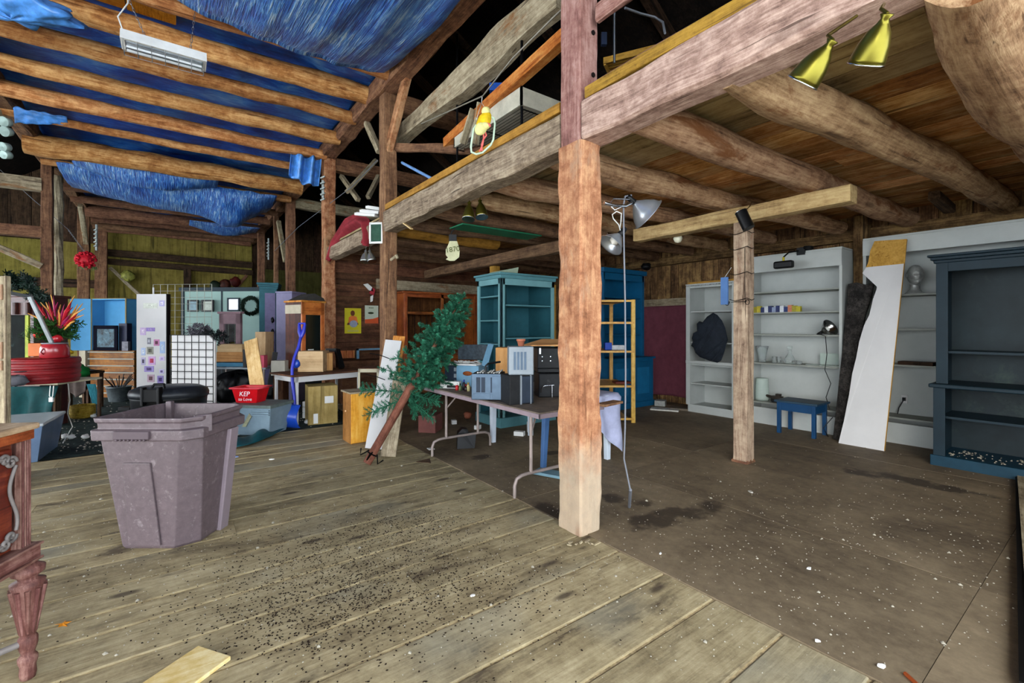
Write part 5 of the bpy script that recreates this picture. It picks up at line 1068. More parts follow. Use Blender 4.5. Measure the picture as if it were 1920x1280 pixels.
for p_,q_,l_ in ((D(693,662,5.5),D(730,672,5.5),'upper thin black wire hooked over the white leaning board'),(D(686,702,5.45),D(722,712,5.45),'lower thin black wire hooked over the white leaning board')):
    mb=MB(); mb.tube([p_,p_.lerp(q_,.5)+Vector((0,0,.012)),q_],.005,6); one(mb,'bent_wire',M_iron,l_,'wire')
# yellow little cabinet
o=G(658,833); xf=XF(o,38); rt=thing('pine_cabinet','small yellow pine cabinet behind the white leaning board','cabinet',o); M_pc=wood('golden pine','a86a14','d4952e','e2ae50',.55,.7,.03,.3,.1); M_pcs=wood('brown cabinet side','5a3818','8a5a2c','a87440',.6,.7,.05,.1,.1)
mb=MB(xf); mb.box((0,.0,0),(.34,.30,.60)); mb.build('carcass',M_pcs,rt,bev=.003); mb=MB(xf); mb.box((-.0,-.014,.01),(.34,0,.60)); mb.build('door',M_pc,rt,bev=.003); mb=MB(xf); mb.box((-.02,-.02,.60),(.36,.32,.62)); mb.build('top',W_grey,rt,bev=.003); mb=MB(xf@Matrix.Translation((-.005,.15,.38))); mb.lathe([(0,-.02),(.014,-.015),(.008,0)],10,EU(0,90,0)); mb.build('knob',W_pine,rt)
# orange wooden hutch against the partition
o=Vector((3.55,8.3,0)); 
M_hut=wood('glossy orange hutch wood','3d1808','84421a','ad6630',.35,.6,.05,.2,.1,spec=.5)
X0=ONY(757,600,8.35).x; X1=ONY(895,600,8.35).x; zt=ONY(820,552,8.35).z; rt=thing('orange_hutch','large glossy orange-brown wooden hutch against the brown partition wall','hutch',((X0+X1)/2,8.5,0))
mb=MB(); mb.box((X0,8.35,0),(X0+.05,8.85,zt)); mb.build('side_panel',M_hut,rt,bev=.004); mb=MB(); mb.box((X1-.05,8.35,0),(X1,8.85,zt)); mb.build('side_panel',M_hut,rt,bev=.004)
mb=MB(); mb.box((X0+.05,8.83,0),(X1-.05,8.85,zt)); mb.build('back_panel',wood('hutch back','2a1408','5a3418','7a4c28',.6,.6,.1,0,.1),rt)
mb=MB(); mb.box((X0-.04,8.31,zt),(X1+.04,8.87,zt+.04)); mb.build('top_board',M_hut,rt,bev=.008)
mb=MB(); z2=ONY(820,585,8.35).z; mb.box((X0+.05,8.35,z2-.05),(X1-.05,8.38,z2)); mb.box((X0,8.33,.1),(X0+.07,8.36,zt)); mb.box((X1-.07,8.33,.1),(X1,8.36,zt)); mb.box((X0+.05,8.35,zt-.07),(X1-.05,8.38,zt)); mb.box(((X0+X1)/2-.03,8.35,z2),((X0+X1)/2+.03,8.38,zt)); mb.build('face_frame',M_hut,rt,bev=.004)
mb=MB(); mb.box((X0+.05,8.4,z2-.03),(X1-.05,8.83,z2)); mb.build('shelf',M_hut,rt)
mb=MB(); mb.box((X0+.05,8.36,.1),(X1-.05,8.83,.85)); mb.build('lower_body',M_hut,rt,bev=.006)
mb=MB(); 
for k in range(9): mb.box((X0+.3+.13*k,8.80,.9),(X0+.31+.13*k,8.83,z2-.06))
mb.build('groove_strip',W_dark,rt)
# posters on the partition wall
def poster(px0,py0,px1,py1,label,name,mat,Yq):
    a=ONY(px0,py1,Yq);b=ONY(px1,py0,Yq); rt=thing(name,label,'poster',((a.x+b.x)/2,Yq,a.z)); mb=MB(); mb.box((a.x,Yq-.006,a.z),(b.x,Yq,b.z)); mb.build('sheet',mat,rt); return rt,a,b
rt,a,b=poster(646,578,677,625,'yellow poster of a person holding a bowl on the brown wall','poster',paint('poster yellow','cfc322',.6,.05),YP-.002)
w=b.x-a.x;h=b.z-a.z; cx=(a.x+b.x)/2; cz=a.z
def disc(mb,x,z,rx,rz,y,n=18): mb.prism([(x+rx*math.cos(2*math.pi*k/n),y,z+rz*math.sin(2*math.pi*k/n)) for k in range(n)],(0,-.003,0))
yq=YP-.009
mb=MB(); disc(mb,cx-.02*w,cz+h*.8,w*.13,h*.11,yq); mb.prism([(cx-.36*w,yq,cz+.33*h),(cx+.34*w,yq,cz+.35*h),(cx+.3*w,yq,cz+.42*h),(cx-.33*w,yq,cz+.42*h)],(0,-.003,0)); mb.build('figure_skin',paint('poster brown','6e3f26',.7,.1),rt)
mb=MB(); mb.prism([(cx-.30*w,yq-.004,cz+.42*h),(cx+.30*w,yq-.004,cz+.42*h),(cx+.22*w,yq-.004,cz+.66*h),(cx+.05*w,yq-.004,cz+.70*h),(cx-.1*w,yq-.004,cz+.70*h),(cx-.25*w,yq-.004,cz+.64*h)],(0,-.003,0)); mb.build('figure_garment',paint('poster orange','e07a3a',.7,.1),rt)
mb=MB(); disc(mb,cx+.02*w,cz+h*.38,w*.24,h*.14,yq-.009); mb.build('bowl_print',paint('poster grey','9aa3b4',.7,.2,scale=40),rt)
mb=MB(); 
for k in range(9): mb.box((cx-.32*w+.075*w*k,yq-.003,cz+.07*h),(cx-.27*w+.075*w*k,yq,cz+.13*h))
mb.build('title_print',paint('poster pale print','b9b47a',.7,.05),rt)
rt,a,b=poster(684,573,709,606,'white and orange printed sign on the brown wall beside the second post','poster',paint('poster pale','b9c2ae',.6,.05),YP-.002)
w=b.x-a.x;h=b.z-a.z; cx=(a.x+b.x)/2; cz=a.z
mb=MB(); mb.prism([(a.x,yq,cz),(b.x,yq,cz),(b.x,yq,cz+.36*h),(a.x+.6*w,yq,cz+.26*h),(a.x,yq,cz+.22*h)],(0,-.003,0)); mb.build('orange_field',paint('sign orange','c4532a',.6,.08),rt)
mb=MB(); disc(mb,cx-.06*w,cz+.58*h,.22*w,.06*h,yq); 
for k in range(4): mb.box((cx-.2*w+.09*w*k,yq-.002,cz+.84*h),(cx-.15*w+.09*w*k,yq,cz+.9*h))
mb.build('dark_print',paint('sign dark','2e3a22',.7,.1),rt)
# angel ornament
p=ONY(698,548,YP-.08); rt=thing('cloth_ornament','small white and red cloth ornament hanging on the brown wall','ornament',p)
mb=MB(); mb.prism([p+Vector((-.17,0,.15)),p+Vector((-.09,0,.17)),p+Vector((0,0,.1)),p+Vector((.02,0,.02)),p+Vector((-.06,0,.04))],(0,.03,0)); mb.prism([p+Vector((-.03,0,-.19)),p+Vector((.01,0,-.17)),p+Vector((.02,0,-.05)),p+Vector((-.03,0,-.08))],(0,.03,0)); mb.build('white_cloth',M_paper,rt)
mb=MB(); mb.prism([p+Vector((-.05,.0,-.02)),p+Vector((.03,.0,-.06)),p+Vector((.06,0,.06)),p+Vector((0,0,.1))],(0,.05,0)); mb.build('red_cloth',paint('ornament red','9a2a34',.8,.1),rt)
# ------------------------------------------------------------------ left and back clutter
def PB(x0,x1,yt,yb,d,z0=None):
    p=D((x0+x1)/2,yb,d); zt=D(0,yt,d).z
    if z0 is not None: p.z=z0
    return p,(x1-x0)/F*d,zt-p.z
random.seed(41)
M_pine=W_pine
M_card=wood('cardboard','8a6238','b5864f','c79a62'); M_card2=wood('pale cardboard','8f7450','b79a70','c9ad84',.85,.3,.05,0,.1)
# black wheeled tote behind the bin
o,w,h=PB(253,383,722,760,5.2,0); rt=thing('black_tote','big black plastic tub with buckled lid behind the mauve bin','tub',o); xf=XF(o,4)
mb=MB(xf); mb.lathe([(.30,0),(.33,.02),(.375,.60),(.385,.62),(.37,.64)],28,smooth=True,sy=.8); mb.build('tub',M_blk,rt)
M_blk2=paint('dusty black lid','1c1f24',.4,.25,scale=8,dirt='3d4146',df=.62)
mb=MB(xf); mb.lathe([(.39,.62),(.395,.66),(.38,.70),(.30,.735),(.0,.74)],28,sy=.8); mb.build('lid',M_blk2,rt)
mb=MB(xf); mb.box((-.06,-.34,.60),(.10,-.30,.74)); mb.box((-.075,-.35,.56),(-.05,-.28,.76)); mb.box((.09,-.35,.56),(.115,-.28,.76)); mb.build('buckle',M_blk,rt,bev=.008)
mb=MB(xf); mb.tube([(-.05,-.22,.73),(-.03,-.2,.775),(.07,-.2,.775),(.09,-.22,.73)],.014,8); mb.build('lid_handle',M_blk,rt)
# tall white display panel with pictures
o,w,h=PB(254,313,551,720,6.9,0); rt=thing('photo_display_panel','tall white display panel covered with small mauve picture cards','display panel',o); xf=XF(o,-4)
mb=MB(xf); mb.box((-w/2,0,0),(w/2,.06,h)); mb.build('white_board',P_white2,rt,bev=.004); mb=MB(xf); mb.box((w/2,.0,0),(w/2+.012,.07,h)); mb.build('dark_edge',M_blk,rt)
mb=MB(xf); mb.tube([(0.01,.03,h),(0.01,.03,h+.10)],.012,8); mb.build('hanger_peg',P_white2,rt)
cards=[(262,273,614,628,'b9a2c8','dcd0e2'),(274,291,614,621,'8f7ab8','a894c8'),(276,283,633,645,'7a7a84','b8b8c0'),(289,300,636,648,'b87aa0','5a3040'),(301,311,640,662,'9ab0d4','c0d0e8'),(275,288,650,664,'8a8a7e','5a5a50'),(264,272,652,666,'a8b8d8','d0d8e8'),(264,272,670,684,'b0a8c8','4a4458'),(278,292,668,684,'c4a0cc','b0405a'),(300,310,668,676,'c8b8dc','a898c4'),(270,289,686,697,'a090c8','5a4a78'),(300,309,692,700,'c8c0e0','6a5a8a'),(276,290,702,716,'b49aa8','6a4a50'),(296,308,704,718,'9080b8','4a3a70'),(300,310,563,574,'a8a4cc','d4d0e4'),(268,296,568,578,'c8ccc0','d4d8cc')]
sc=6.9/F
for i,(a,b,c,d_,c1,c2) in enumerate(cards):
    xa,xb=(a-283.5)*sc,(b-283.5)*sc; za,zb=h-(d_-551)*sc,h-(c-551)*sc
    mb=MB(xf); mb.box((xa,-.004,za),(xb,0,zb)); pc=mb.build('picture_card',paint('card '+c1,c1,.6,.1,scale=30),rt)
    mb=MB(xf); q=.25; mb.box((xa+(xb-xa)*q,-.006,za+(zb-za)*q),(xb-(xb-xa)*q,-.004,zb-(zb-za)*q)); mb.build('picture',paint('pic '+c2,c2,.6,.35,scale=60),pc)
# white slab with black grid in front
o,w,h=PB(315,403,628,765,6.3,0); rt=thing('white_slab','white board with a cut corner standing behind a black wire grid','board',o); xf=XF(o,-6)
mb=MB(xf); mb.prism([(-w/2,.03,0),(w/2,.03,0),(w/2,.03,h-.09),(w/2-.10,.03,h),(-w/2,.03,h)],(0,.03,0)); mb.build('board',P_white2,rt)
def wiregrid(name,label,o,w,h,nx,nz,r,mat,rot,z0=0):
    rt=thing(name,label,'wire grid',o); xf=XF(o,rot)
    mb=MB(xf)
    for i in range(nx+1): x=-w/2+w*i/nx; mb.tube([(x,0,z0),(x,0,h)],r,5)
    for k in range(nz+1): z=z0+(h-z0)*k/nz; mb.tube([(-w/2,-.005,z),(w/2,-.005,z)],r,5)
    mb.build('wire_mesh',mat,rt); return rt
o,w,h=PB(316,403,628,765,6.24,0); wiregrid('wire_grid_panel','black wire grid panel in front of the white cut-corner board',o,w,h,6,13,.0055,M_blk,-6)
o,w,h=PB(284,400,533,640,7.9,0); wiregrid('wire_grid_panel','taller pale wire grid panel in front of the green panel wall',o,w,h,8,19,.004,metal('pale wire','a0a094',.5),-4)
for px,k in ((358,0),(388,1)):
    p=D(px,592,7.85); 
# grey storage tote, red basket
M_tote=paint('grey blue tote plastic','7d929f',.45,.1,scale=6,dirt='5f6a66',df=.66); M_toted=paint('grey green tote lid','66736f',.5,.2,scale=9,dirt='8f9488',df=.6)
o=G(468,816); rt=thing('storage_tote','grey-blue plastic storage tote with ribbed flap lid under the red basket','tote',o); xf=XF(o,-8)
mb=MB(xf); 
vs=[(-.27,0,0),(.27,0,0),(.27,.36,0),(-.27,.36,0),(-.32,-.04,.36),(.32,-.04,.36),(.32,.42,.36),(-.32,.42,.36)]; mb.add(vs,[(0,3,2,1),(4,5,6,7),(0,1,5,4),(1,2,6,5),(2,3,7,6),(3,0,4,7)]); mb.build('body',M_tote,rt,bev=.012)
mb=MB(xf); mb.box((-.335,-.055,.36),(.335,.435,.40)); mb.build('lid',M_toted,rt,bev=.008)
mb=MB(xf)
for k in range(3):
    mb.box((-.31,-.06,.27+.028*k),(-.12,-.035,.285+.028*k)); mb.box((.06,-.06,.27+.028*k),(.31,-.035,.285+.028*k))
mb.build('moulded_ribs',M_tote,rt)
mb=MB(xf@Matrix.Translation((.0,-.045,.2))@EU(0,25,0)); mb.prism([(-.03,0,-.1),(.02,0,-.08),(.035,0,.08),(-.01,0,.1)],(0,-.006,0)); mb.build('sticker',paint('peeling sticker','9a9a7c',.7,.3,scale=20),rt)
M_rb=paint('bright red plastic','d0101c',.35,.1,scale=8); ob=o+FWD*.08+RGT*-.11; ob.z=.402; rt=thing('red_basket','bright red plastic basket with white hand lettering on the storage tote','basket',ob); xf=XF(ob,-4)
def taperbox(mb,w0,d0,w1,d1,h,t=.01):
    L=[(w0,d0,0),(w1,d1,h),(w1-2*t,d1-2*t,h),(w0-2*t,d0-2*t,t)]; vs=[]
    for (w,d,z) in L: vs+=[(-w/2,-d/2,z),(w/2,-d/2,z),(w/2,d/2,z),(-w/2,d/2,z)]
    fs=[(0,3,2,1)]+[(i*4+j,i*4+(j+1)%4,i*4+4+(j+1)%4,i*4+4+j) for i in range(3) for j in range(4)]+[(12,13,14,15)]; mb.add(vs,fs)
mb=MB(xf@Matrix.Translation((0,.13,0))); taperbox(mb,.28,.2,.36,.27,.20); mb.build('basket_body',M_rb,rt,bev=.004)
mb=MB(xf@Matrix.Translation((0,.13,0))); w,d=.195,.15
mb.tube([(-w,-d,.195),(w,-d,.195),(w,d,.195),(-w,d,.195),(-w,-d,.195)],.012,6); mb.build('rolled_rim',paint('rim red','e04a54',.35,.1),rt)
wl=paint('white marker','f0e4e4',.6,.03)
lettering('KEP',rt,wl,xf@Matrix.Translation((.0,-.004,.12))@EU(-11,0,0)@FACE,.085); lettering('to Love',rt,wl,xf@Matrix.Translation((.0,.008,.05))@EU(-11,0,0)@FACE,.06)
# pine plank leaning behind the basket
a=D(486,741,6.35);a.z=.405; b=D(470,637,6.7); board('pine_plank','clean pine plank standing on the storage tote, leaning on the boxes',a,b,.19,.022,M_pine,Vector((-.5,-.8,.2)))
# teal cloth on the floor
def tc(u,v):
    p=G(430+105*u,828-30*u*u+16*v-8*u); return (p.x,p.y,.02+.08*math.sin(math.pi*u)**.5*math.sin(math.pi*v)*(.6+.4*math.sin(u*14))+.01)
mb=MB(); mb.grid(tc,40,14); one(mb,'teal_cloth',paint('dark teal nylon','124a52',.5,.2,scale=8,bump=.3),'dark teal nylon cloth crumpled on the floor before the storage tote','cloth',solid=.006)
# back table with boxes
o,w,h=PB(400,505,690,700,7.6,0); rt=thing('back_table','narrow grey table behind the storage tote loaded with cartons','table',o); xf=XF(o,-4); w=1.0
mb=MB(xf); mb.box((-.62,0,.70),(.42,.6,.735)); mb.build('table_top',M_lgrey,rt,bev=.004)
for x in (-.3,.36,-.56):
    mb=MB(xf); mb.tube([(x,.05,0),(x,.05,.7)],.014,8); mb.build('leg',M_tmet,rt)
def on(px0,px1,yt,d,z,name,label,cat,mat,dp=.25,rot=-4,bev=.004):
    o,w,h=PB(px0,px1,yt,700,d,z); return boxthing(name,label,cat,o,w,dp,h,mat,rot,bev=bev)
on(404,459,680,7.7,.737,'flat_box','flat blue box at the bottom of the carton pile','box',paint('flat box blue','3f7896',.6,.1),.3)
on(404,456,660,7.8,.81,'carton','lower brown carton of the pile on the narrow table','box',M_card)
on(406,455,645,7.85,.95,'carton','upper pale carton of the pile on the narrow table','box',M_card2)
on(478,498,622,7.9,.737,'carton','tall narrow brown carton behind the pine plank','box',M_card2)
on(486,495,666,7.5,.737,'pink_box','small pink box right of the pine plank','box',paint('pink box','d0566a',.6,.1),.1)
on(455,462,655,7.5,.737,'dark_box','small dark box touching the pine plank','box',M_blk,.1)
# mauve mirror fireplace frame
o,w,h=PB(409,452,586,645,8.1,1.05); rt=thing('mauve_mirror_frame','mauve wooden mirror frame standing on cartons before the green wall','mirror',o); xf=XF(o,-6); M_mauve=paint('mauve paint','83696f',.6,.12)
M_mir=NT('mirror glass'); M_mir.b.inputs['Metallic'].default_value=1; M_mir.b.inputs['Roughness'].default_value=.05; M_mir.col('a8b4b4'); M_mir=M_mir.m
mb=MB(xf)
for a,b in (((-w/2,0,0),(-w/2+.09,.06,h)),((w/2-.09,0,0),(w/2,.06,h)),((-w/2,0,h-.2),(w/2,.06,h)),((-w/2-.02,-.02,h-.02),(w/2+.02,.08,h+.02))): mb.box(a,b)
mb.build('frame',M_mauve,rt,bev=.006); mb=MB(xf); mb.box((-w/2+.09,.03,0),(w/2-.09,.04,h-.2)); mb.build('mirror_glass',M_mir,rt)
on(405,420,600,8.0,1.05,'dark_garland','dark bristly decoration left of the mauve mirror','decoration',M_needle,.1) if False else None
for i,(px,py,s_,l) in enumerate(((400,630,.16,'dark bristly garland left of the mauve mirror'),(372,618,.14,'heap of grey ornaments on top of the white cut-corner board'))):
    p=D(px,py,7.3); mb=MB(); 
    for k in range(60): tuft(mb,p+Vector((random.uniform(-s_,s_),random.uniform(-.1,.1),random.uniform(-s_*.6,s_*.4))),Vector((random.uniform(-1,1),random.uniform(-1,1),random.uniform(-1,1))),.08,.05,10,.009)
    one(mb,'garland',paint('dark garland','242c2c',.5,.5,scale=30) if i==0 else paint('grey garland','6c6a72',.5,.4,scale=30),l,'garland')
# green panel wall with wreath and frames
o,w,h=PB(343,492,546,700,9.3,0); rt=thing('green_panel_wall','pale green free-standing panel wall with dark blue trim','room divider',o); xf=XF(o,-3); M_sage=paint('sage green panel','8ba79f',.6,.06,scale=2)
mb=MB(xf); mb.box((-w/2,0,.78),(w/2,.05,h)); mb.build('panel',M_sage,rt); mb=MB(xf); mb.box((-w/2,-.01,0),(w/2,.05,.78)); mb.build('shade_base',paint('painted shade base','15181a',.7,.3),rt); mb=MB(xf); mb.box((-w/2-.1,-.03,h),(w/2+.05,.08,h+.08)); mb.box((-w/2-.06,-.02,0),(-w/2,.06,h)); mb.box((-.03,-.012,0),(.0,.0,h)); mb.build('dark_trim',P_navy,rt,bev=.004)  # dark lower box paints in the shade behind the tables
for (a,b,c,d_,l,m) in ((350,371,562,584,'left one of two small dark-framed prints on the green panel wall','7f9aa4'),(377,400,562,584,'right one of two small dark-framed prints on the green panel wall','b4bcb0'),(425,449,558,583,'dark framed mirror with daylight painted in its glass on the green panel wall','m')):
    o2,w2,h2=PB(a,b,c,d_,9.2); rt=thing('framed_picture' if m!='m' else 'wall_mirror',l,'picture frame' if m!='m' else 'mirror',o2); xf2=XF(o2,-3)
    mb=MB(xf2); t_=.03
    for q,r in (((-w2/2,0,0),(-w2/2+t_,.03,h2)),((w2/2-t_,0,0),(w2/2,.03,h2)),((-w2/2,0,0),(w2/2,.03,t_)),((-w2/2,0,h2-t_),(w2/2,.03,h2))): mb.box(q,r)
    mb.build('frame',M_blk if m!='m' else P_navy,rt,bev=.003); mb=MB(xf2); mb.box((-w2/2+t_,.012,t_),(w2/2-t_,.02,h2-t_)); mb.build('picture' if m!='m' else 'mirror_glass',paint('print '+m,m,.5,.15,scale=20) if m!='m' else paint('daylight mirror paint','dfe8f4',.15,.02,.3),rt)  # wall mirror glass is pale paint in place of reflected daylight
p=D(470,573,9.15); mb=MB(); mb2=MB()
for k in range(70):
    a=k/70*2*math.pi; q=p+RGT*(.155*math.cos(a))+Vector((0,0,.155*math.sin(a))); tuft(mb,q,RGT*(-math.sin(a))+Vector((0,0,math.cos(a)))+FWD*random.uniform(-.3,.3),.07,.055,16,.013)
one(mb,'wreath',paint('dark wreath green','1e2c22',.6,.4,scale=20),'dark green wreath hanging on the pale green panel wall','wreath')
# dark teal hutch side and lavender cabinet
o,w,h=PB(488,519,530,700,8.9,0); rt=thing('dark_teal_cabinet','tall dark teal cabinet seen edge-on at the end of the green panel wall','cabinet',o); xf=XF(o,20)
mb=MB(xf); mb.box((-w/2,0,0),(w/2-.02,.4,h-.12)); mb.build('body',P_teald,rt,bev=.004)
mb=MB(xf)
for k in range(3): mb.box((-w/2-.02*k,-.02*k,h-.12+.04*k),(w/2+.01*k,.42,h-.08+.04*k))
mb.build('stepped_cornice',P_teald,rt,bev=.005)
mb=MB(xf); mb.box((-w/2+.1,-.02,.05),(w/2-.04,0,h-.2)); mb.build('lavender_face',paint('lavender face','6a6484',.6,.12),rt)
for k,py in enumerate((600,622,640,655)):
    p=D(511,py,8.75); lumpy('hanging_trinket',('topmost','second','third','lowest')[k]+' dark trinket hanging down the edge-on teal cabinet',(p.x,p.y,p.z),.03,.03,.055,M_blk,'ornament',k,10,8)['group']='trinkets on the teal cabinet'
o,w,h=PB(516,549,549,690,8.5,0); rt=thing('lavender_cabinet','plain lavender painted cabinet beside the dark teal cabinet','cabinet',o); xf=XF(o,-10); M_lav=paint('lavender paint','837f9c',.6,.08)
mb=MB(xf); mb.box((-w/2,0,0),(w/2,.4,h)); mb.build('body',M_lav,rt,bev=.005); mb=MB(xf); mb.box((-w/2-.01,-.015,h),(w/2+.01,.42,h+.03)); mb.build('top_board',M_lav,rt,bev=.004)
o,w,h=PB(508,534,676,704,7.3); o.z=0; z_=D(0,704,7.3).z; 
boxthing('brown_crate','upright brown board block supporting the cream block','crate',o,w*.7,.2,z_,W_brown,0); o2=Vector((o.x,o.y,z_)); boxthing('cream_block','cream white square block left of the white desk','block',o2,w,.2,h,paint('cream block','c4c0b0',.7,.08),0)
mb=MB(); mb.bar(D(503,740,7.3),D(516,660,7.4),.07,.07); mb.bar(D(495,735,7.3),D(503,742,7.3),.05,.05); 
one(mb,'black_umbrella',M_blk,'black folded umbrella shape leaning left of the cream block','umbrella')
lumpy('black_heap','heap of black bags standing in for shade under the narrow grey table',tuple(D(440,728,7.7)),.34,.18,.26,M_blk,'bag',5)  # black lump fills the dark gap below the table in place of shade
lumpy('dark_ball','dark round bag on the floor right of the pine plank',tuple(D(508,742,7.5)),.14,.1,.12,paint('dark grey bag','24262a',.6,.3,scale=14),'bag',9)
# ------------------------------------------------------------------ white desk group
o=Vector((1.36,6.98,0)); ra=14; xfd=Matrix.Translation(o)@Matrix.Rotation(math.radians(ra),4,'Z'); rt=thing('white_desk','white-legged desk with dark brown top carrying the wooden cabinet','desk',o)
mb=MB(xfd); mb.box((-.06,-.02,.70),(1.05,.72,.725)); mb.build('desk_top',W_brown,rt,bev=.003); mb=MB(xfd); mb.box((0,0,.62),(1.0,.025,.70)); mb.box((0,0,.62),(.025,.7,.70)); mb.build('apron',P_white2,rt)
for x,y in ((.0,.0),(.97,0),(.0,.66),(.97,.66)):
    mb=MB(xfd); mb.box((x,y,0),(x+.035,y+.035,.70)); mb.build('leg',P_white2,rt,bev=.003)
# wooden cabinet with glass door on the desk
oc=D(566,692,7.25); oc.z=.727; rt=thing('wooden_display_cabinet','brown cabinet with orange framed glass door standing on the white desk','cabinet',oc); xf=XF(oc,60); h=D(0,566,7.25).z-.727
mb=MB(xf); mb.box((0,.02,0),(.42,.42,h-.0)); mb.build('side_body',wood('dark red cabinet side','2a110b','4a2218','633224',.5,.6,.05,.1,.1),rt,bev=.003)
mb=MB(xf); 
for a,b in (((0,0,0),(.07,.025,h)),((.35,0,0),(.42,.025,h)),((0,0,h-.2),(.42,.025,h)),((0,0,0),(.42,.025,.05))): mb.box(a,b)
mb.build('door_frame',M_hut if False else wood('orange door frame','7a3410','bf6c30','d68a48',.4,.7,.05,.2,.1,spec=.5),rt,bev=.003)
mb=MB(xf); mb.box((.07,.012,.05),(.35,.018,h-.2)); mb.build('glass_pane',paint('dark glass','1a1f1c',.08,.2,spec=.7),rt)
mb=MB(xf); mb.box((-.02,-.02,h),(.44,.44,h+.03)); mb.build('top_board',W_orange,rt,bev=.004)
mb=MB(xf); mb.box((-.006,.02,h-.18),(.0,.42,h-.04)); mb.build('pale_label_strip',paint('pale strip','b8ae98',.7,.1),rt)
mb=MB(xf)
for a,b in (((.1,-.02,.20),(.2,-.01,.32)),): mb.box(a,b)
o_=mb.build('small_frame',M_paper,rt); mb=MB(xf); mb.box((.11,-.024,.22),(.19,-.018,.30)); mb.build('small_picture',M_blk,o_)
mb=MB(XF(oc+Vector((0,0,h+.03)),60)); mb.prism([(-.0,.02,0),(.45,.02,0),(.42,.02,.05),(.25,.02,.12),(.1,.02,.05)],(0,.35,0)); one(mb,'dark_hat',paint('dark grey felt','3a3835',.9,.2),'dark grey cloth heap on top of the wooden display cabinet','cloth')
o=D(582,693,6.9); o.z=.727; boxthing('cardboard_box','open cardboard box on the front of the white desk','box',o,.37,.28,.31,M_card2,4)
o=D(614,690,7.1); o.z=.727; boxthing('cardboard_box','smaller cardboard box right of the open cardboard box on the desk','box',o,.15,.2,.27,M_card,20)
mb=MB(); a=D(612,656,7.3);b=D(632,656,7.3);c=D(641,690,7.2); mb.bar(a,b,.06,.05); mb.bar(b,c,.07,.07); one(mb,'black_bracket',M_blk,'black bent metal bracket on the right of the white desk','bracket')
# under and right of the desk
o=G(606,795); rt=boxthing('cardboard_box','large cardboard box with paper labels under the white desk','box',o+FWD*0,.40,.4,.55,wood('olive cardboard','6e5c34','97804c','ab9460',.85,.3,.03,0,.1),30,bev=.006)
xf=XF(o,30); mb=MB(xf); mb.box((.02,-.004,.30),(.14,-.001,.40)); q=mb.build('paper_label',M_paper,rt)
mb=MB(xf); mb.box((-.13,-.004,.02),(-.07,-.001,.16)); mb.build('paper_label',M_paper,rt)
for i,(py,l) in enumerate(((776,'topmost white shoe box under the desk'),(787,'middle white shoe box under the desk'),(797,'bottom white shoe box under the desk'))):
    o,w,h=PB(567,590,py-9,py,6.95,.02+.085*(2-i)); boxthing('shoe_box',l,'box',o,w,.2,.08,M_paper,0,'white boxes under the desk')
o=D(577,790,6.8);o.z=0; lumpy('white_crumple','white crumpled paper on the floor under the white desk',(o.x,o.y-.2,.04),.09,.06,.04,M_paper,'paper',2,14,8)
a=ONY(627,690,8.2);o=Vector((2.55,8.1,0)); rt=thing('brown_low_shelf','low brown shelf with orange slatted front below the yellow poster','shelf',o); 
mb=MB(); mb.box((2.42,8.5,0),(3.3,8.9,.78)); mb.build('body',W_brown,rt,bev=.004); mb=MB()
xa=ONY(636,660,8.5).x; xb=ONY(665,660,8.5).x; z0=ONY(650,671,8.5).z; z1=ONY(650,657,8.5).z
for k in range(12): mb.box((xa+(xb-xa)*k/12,8.48,z0),(xa+(xb-xa)*(k+.7)/12,8.5,z1))
mb.build('orange_slats',wood('orange slats','8a4818','c0703a','d08a58',.5,.8,.05,0,.1),rt)
mb=MB(); xa=ONY(668,660,8.5).x; mb.box((xa,8.46,z0-.02),(xa+.04,8.5,z1+.03)); mb.box((xa,8.46,z1),(3.3,8.5,z1+.03)); mb.build('blue_frame',M_lb,rt)
rt=thing('cream_side_table','small table with cream painted frame behind the white leaning board','table',D(690,725,6.6)); o=D(690,725,6.6); xf=XF(Vector((o.x,o.y,0)),0)
mb=MB(xf); mb.box((-.14,0,.78),(.16,.4,.81)); mb.build('table_top',W_brown,rt); mb=MB(xf); mb.box((-.14,-.015,.75),(.16,0,.80)); mb.box((-.14,-.015,.1),(-.11,.0,.8)); mb.box((.13,-.015,.1),(.16,0,.8)); mb.box((-.14,-.0,.0),(-.11,.3,.1)); mb.build('cream_frame',paint('cream frame','b0a890',.6,.1),rt)
# blue snow shovel
M_sb=paint('cobalt plastic','2430b0',.35,.12,scale=6,spec=.6); M_sb2=paint('royal blue scoop','1c4cc0',.35,.1,scale=6,spec=.6)
rt=thing('snow_shovel','cobalt blue bent-handle snow shovel standing against the white desk','shovel',G(548,800))
mb=MB(); mb.tube([D(553,775,6.35),D(552,745,6.4),D(548,715,6.45),D(548,690,6.5),D(552,670,6.55),D(560,650,6.6),D(564,632,6.65)],.022,10); mb.build('shaft',M_sb,rt)
mb=MB(); o=D(565,612,6.7); mb.tube([D(564,634,6.65),D(562,622,6.67),D(561,607,6.7)],[.02,.03,.018],8); mb.tube([D(564,634,6.65),D(569,622,6.67),D(572,607,6.7)],[.02,.03,.018],8); mb.tube([D(560,606,6.7),D(573,606,6.7)],.014,8); mb.build('grip',M_sb,rt)
def scoop(u,v):
    a=(u-.5)*2.0; p=D(538+24*v,756+44*u+4*v,6.35); return p+FWD*(-.14*math.cos(a*1.4)+.05*v)+Vector((0,0,0))
mb=MB(); mb.grid(scoop,20,12); mb.build('scoop',M_sb2,rt,solid=.008)
mb=MB(); mb.tube([D(541,760,6.3),D(536,775,6.2),D(531,797,6.3)],.012,6); mb.build('wear_strip',M_lgrey,rt)
o=D(556,682,6.6); lumpy('blue_mitten','small bright blue cloth behind the shovel handle',tuple(o),.05,.04,.06,M_sb2,'cloth',3,12,8)
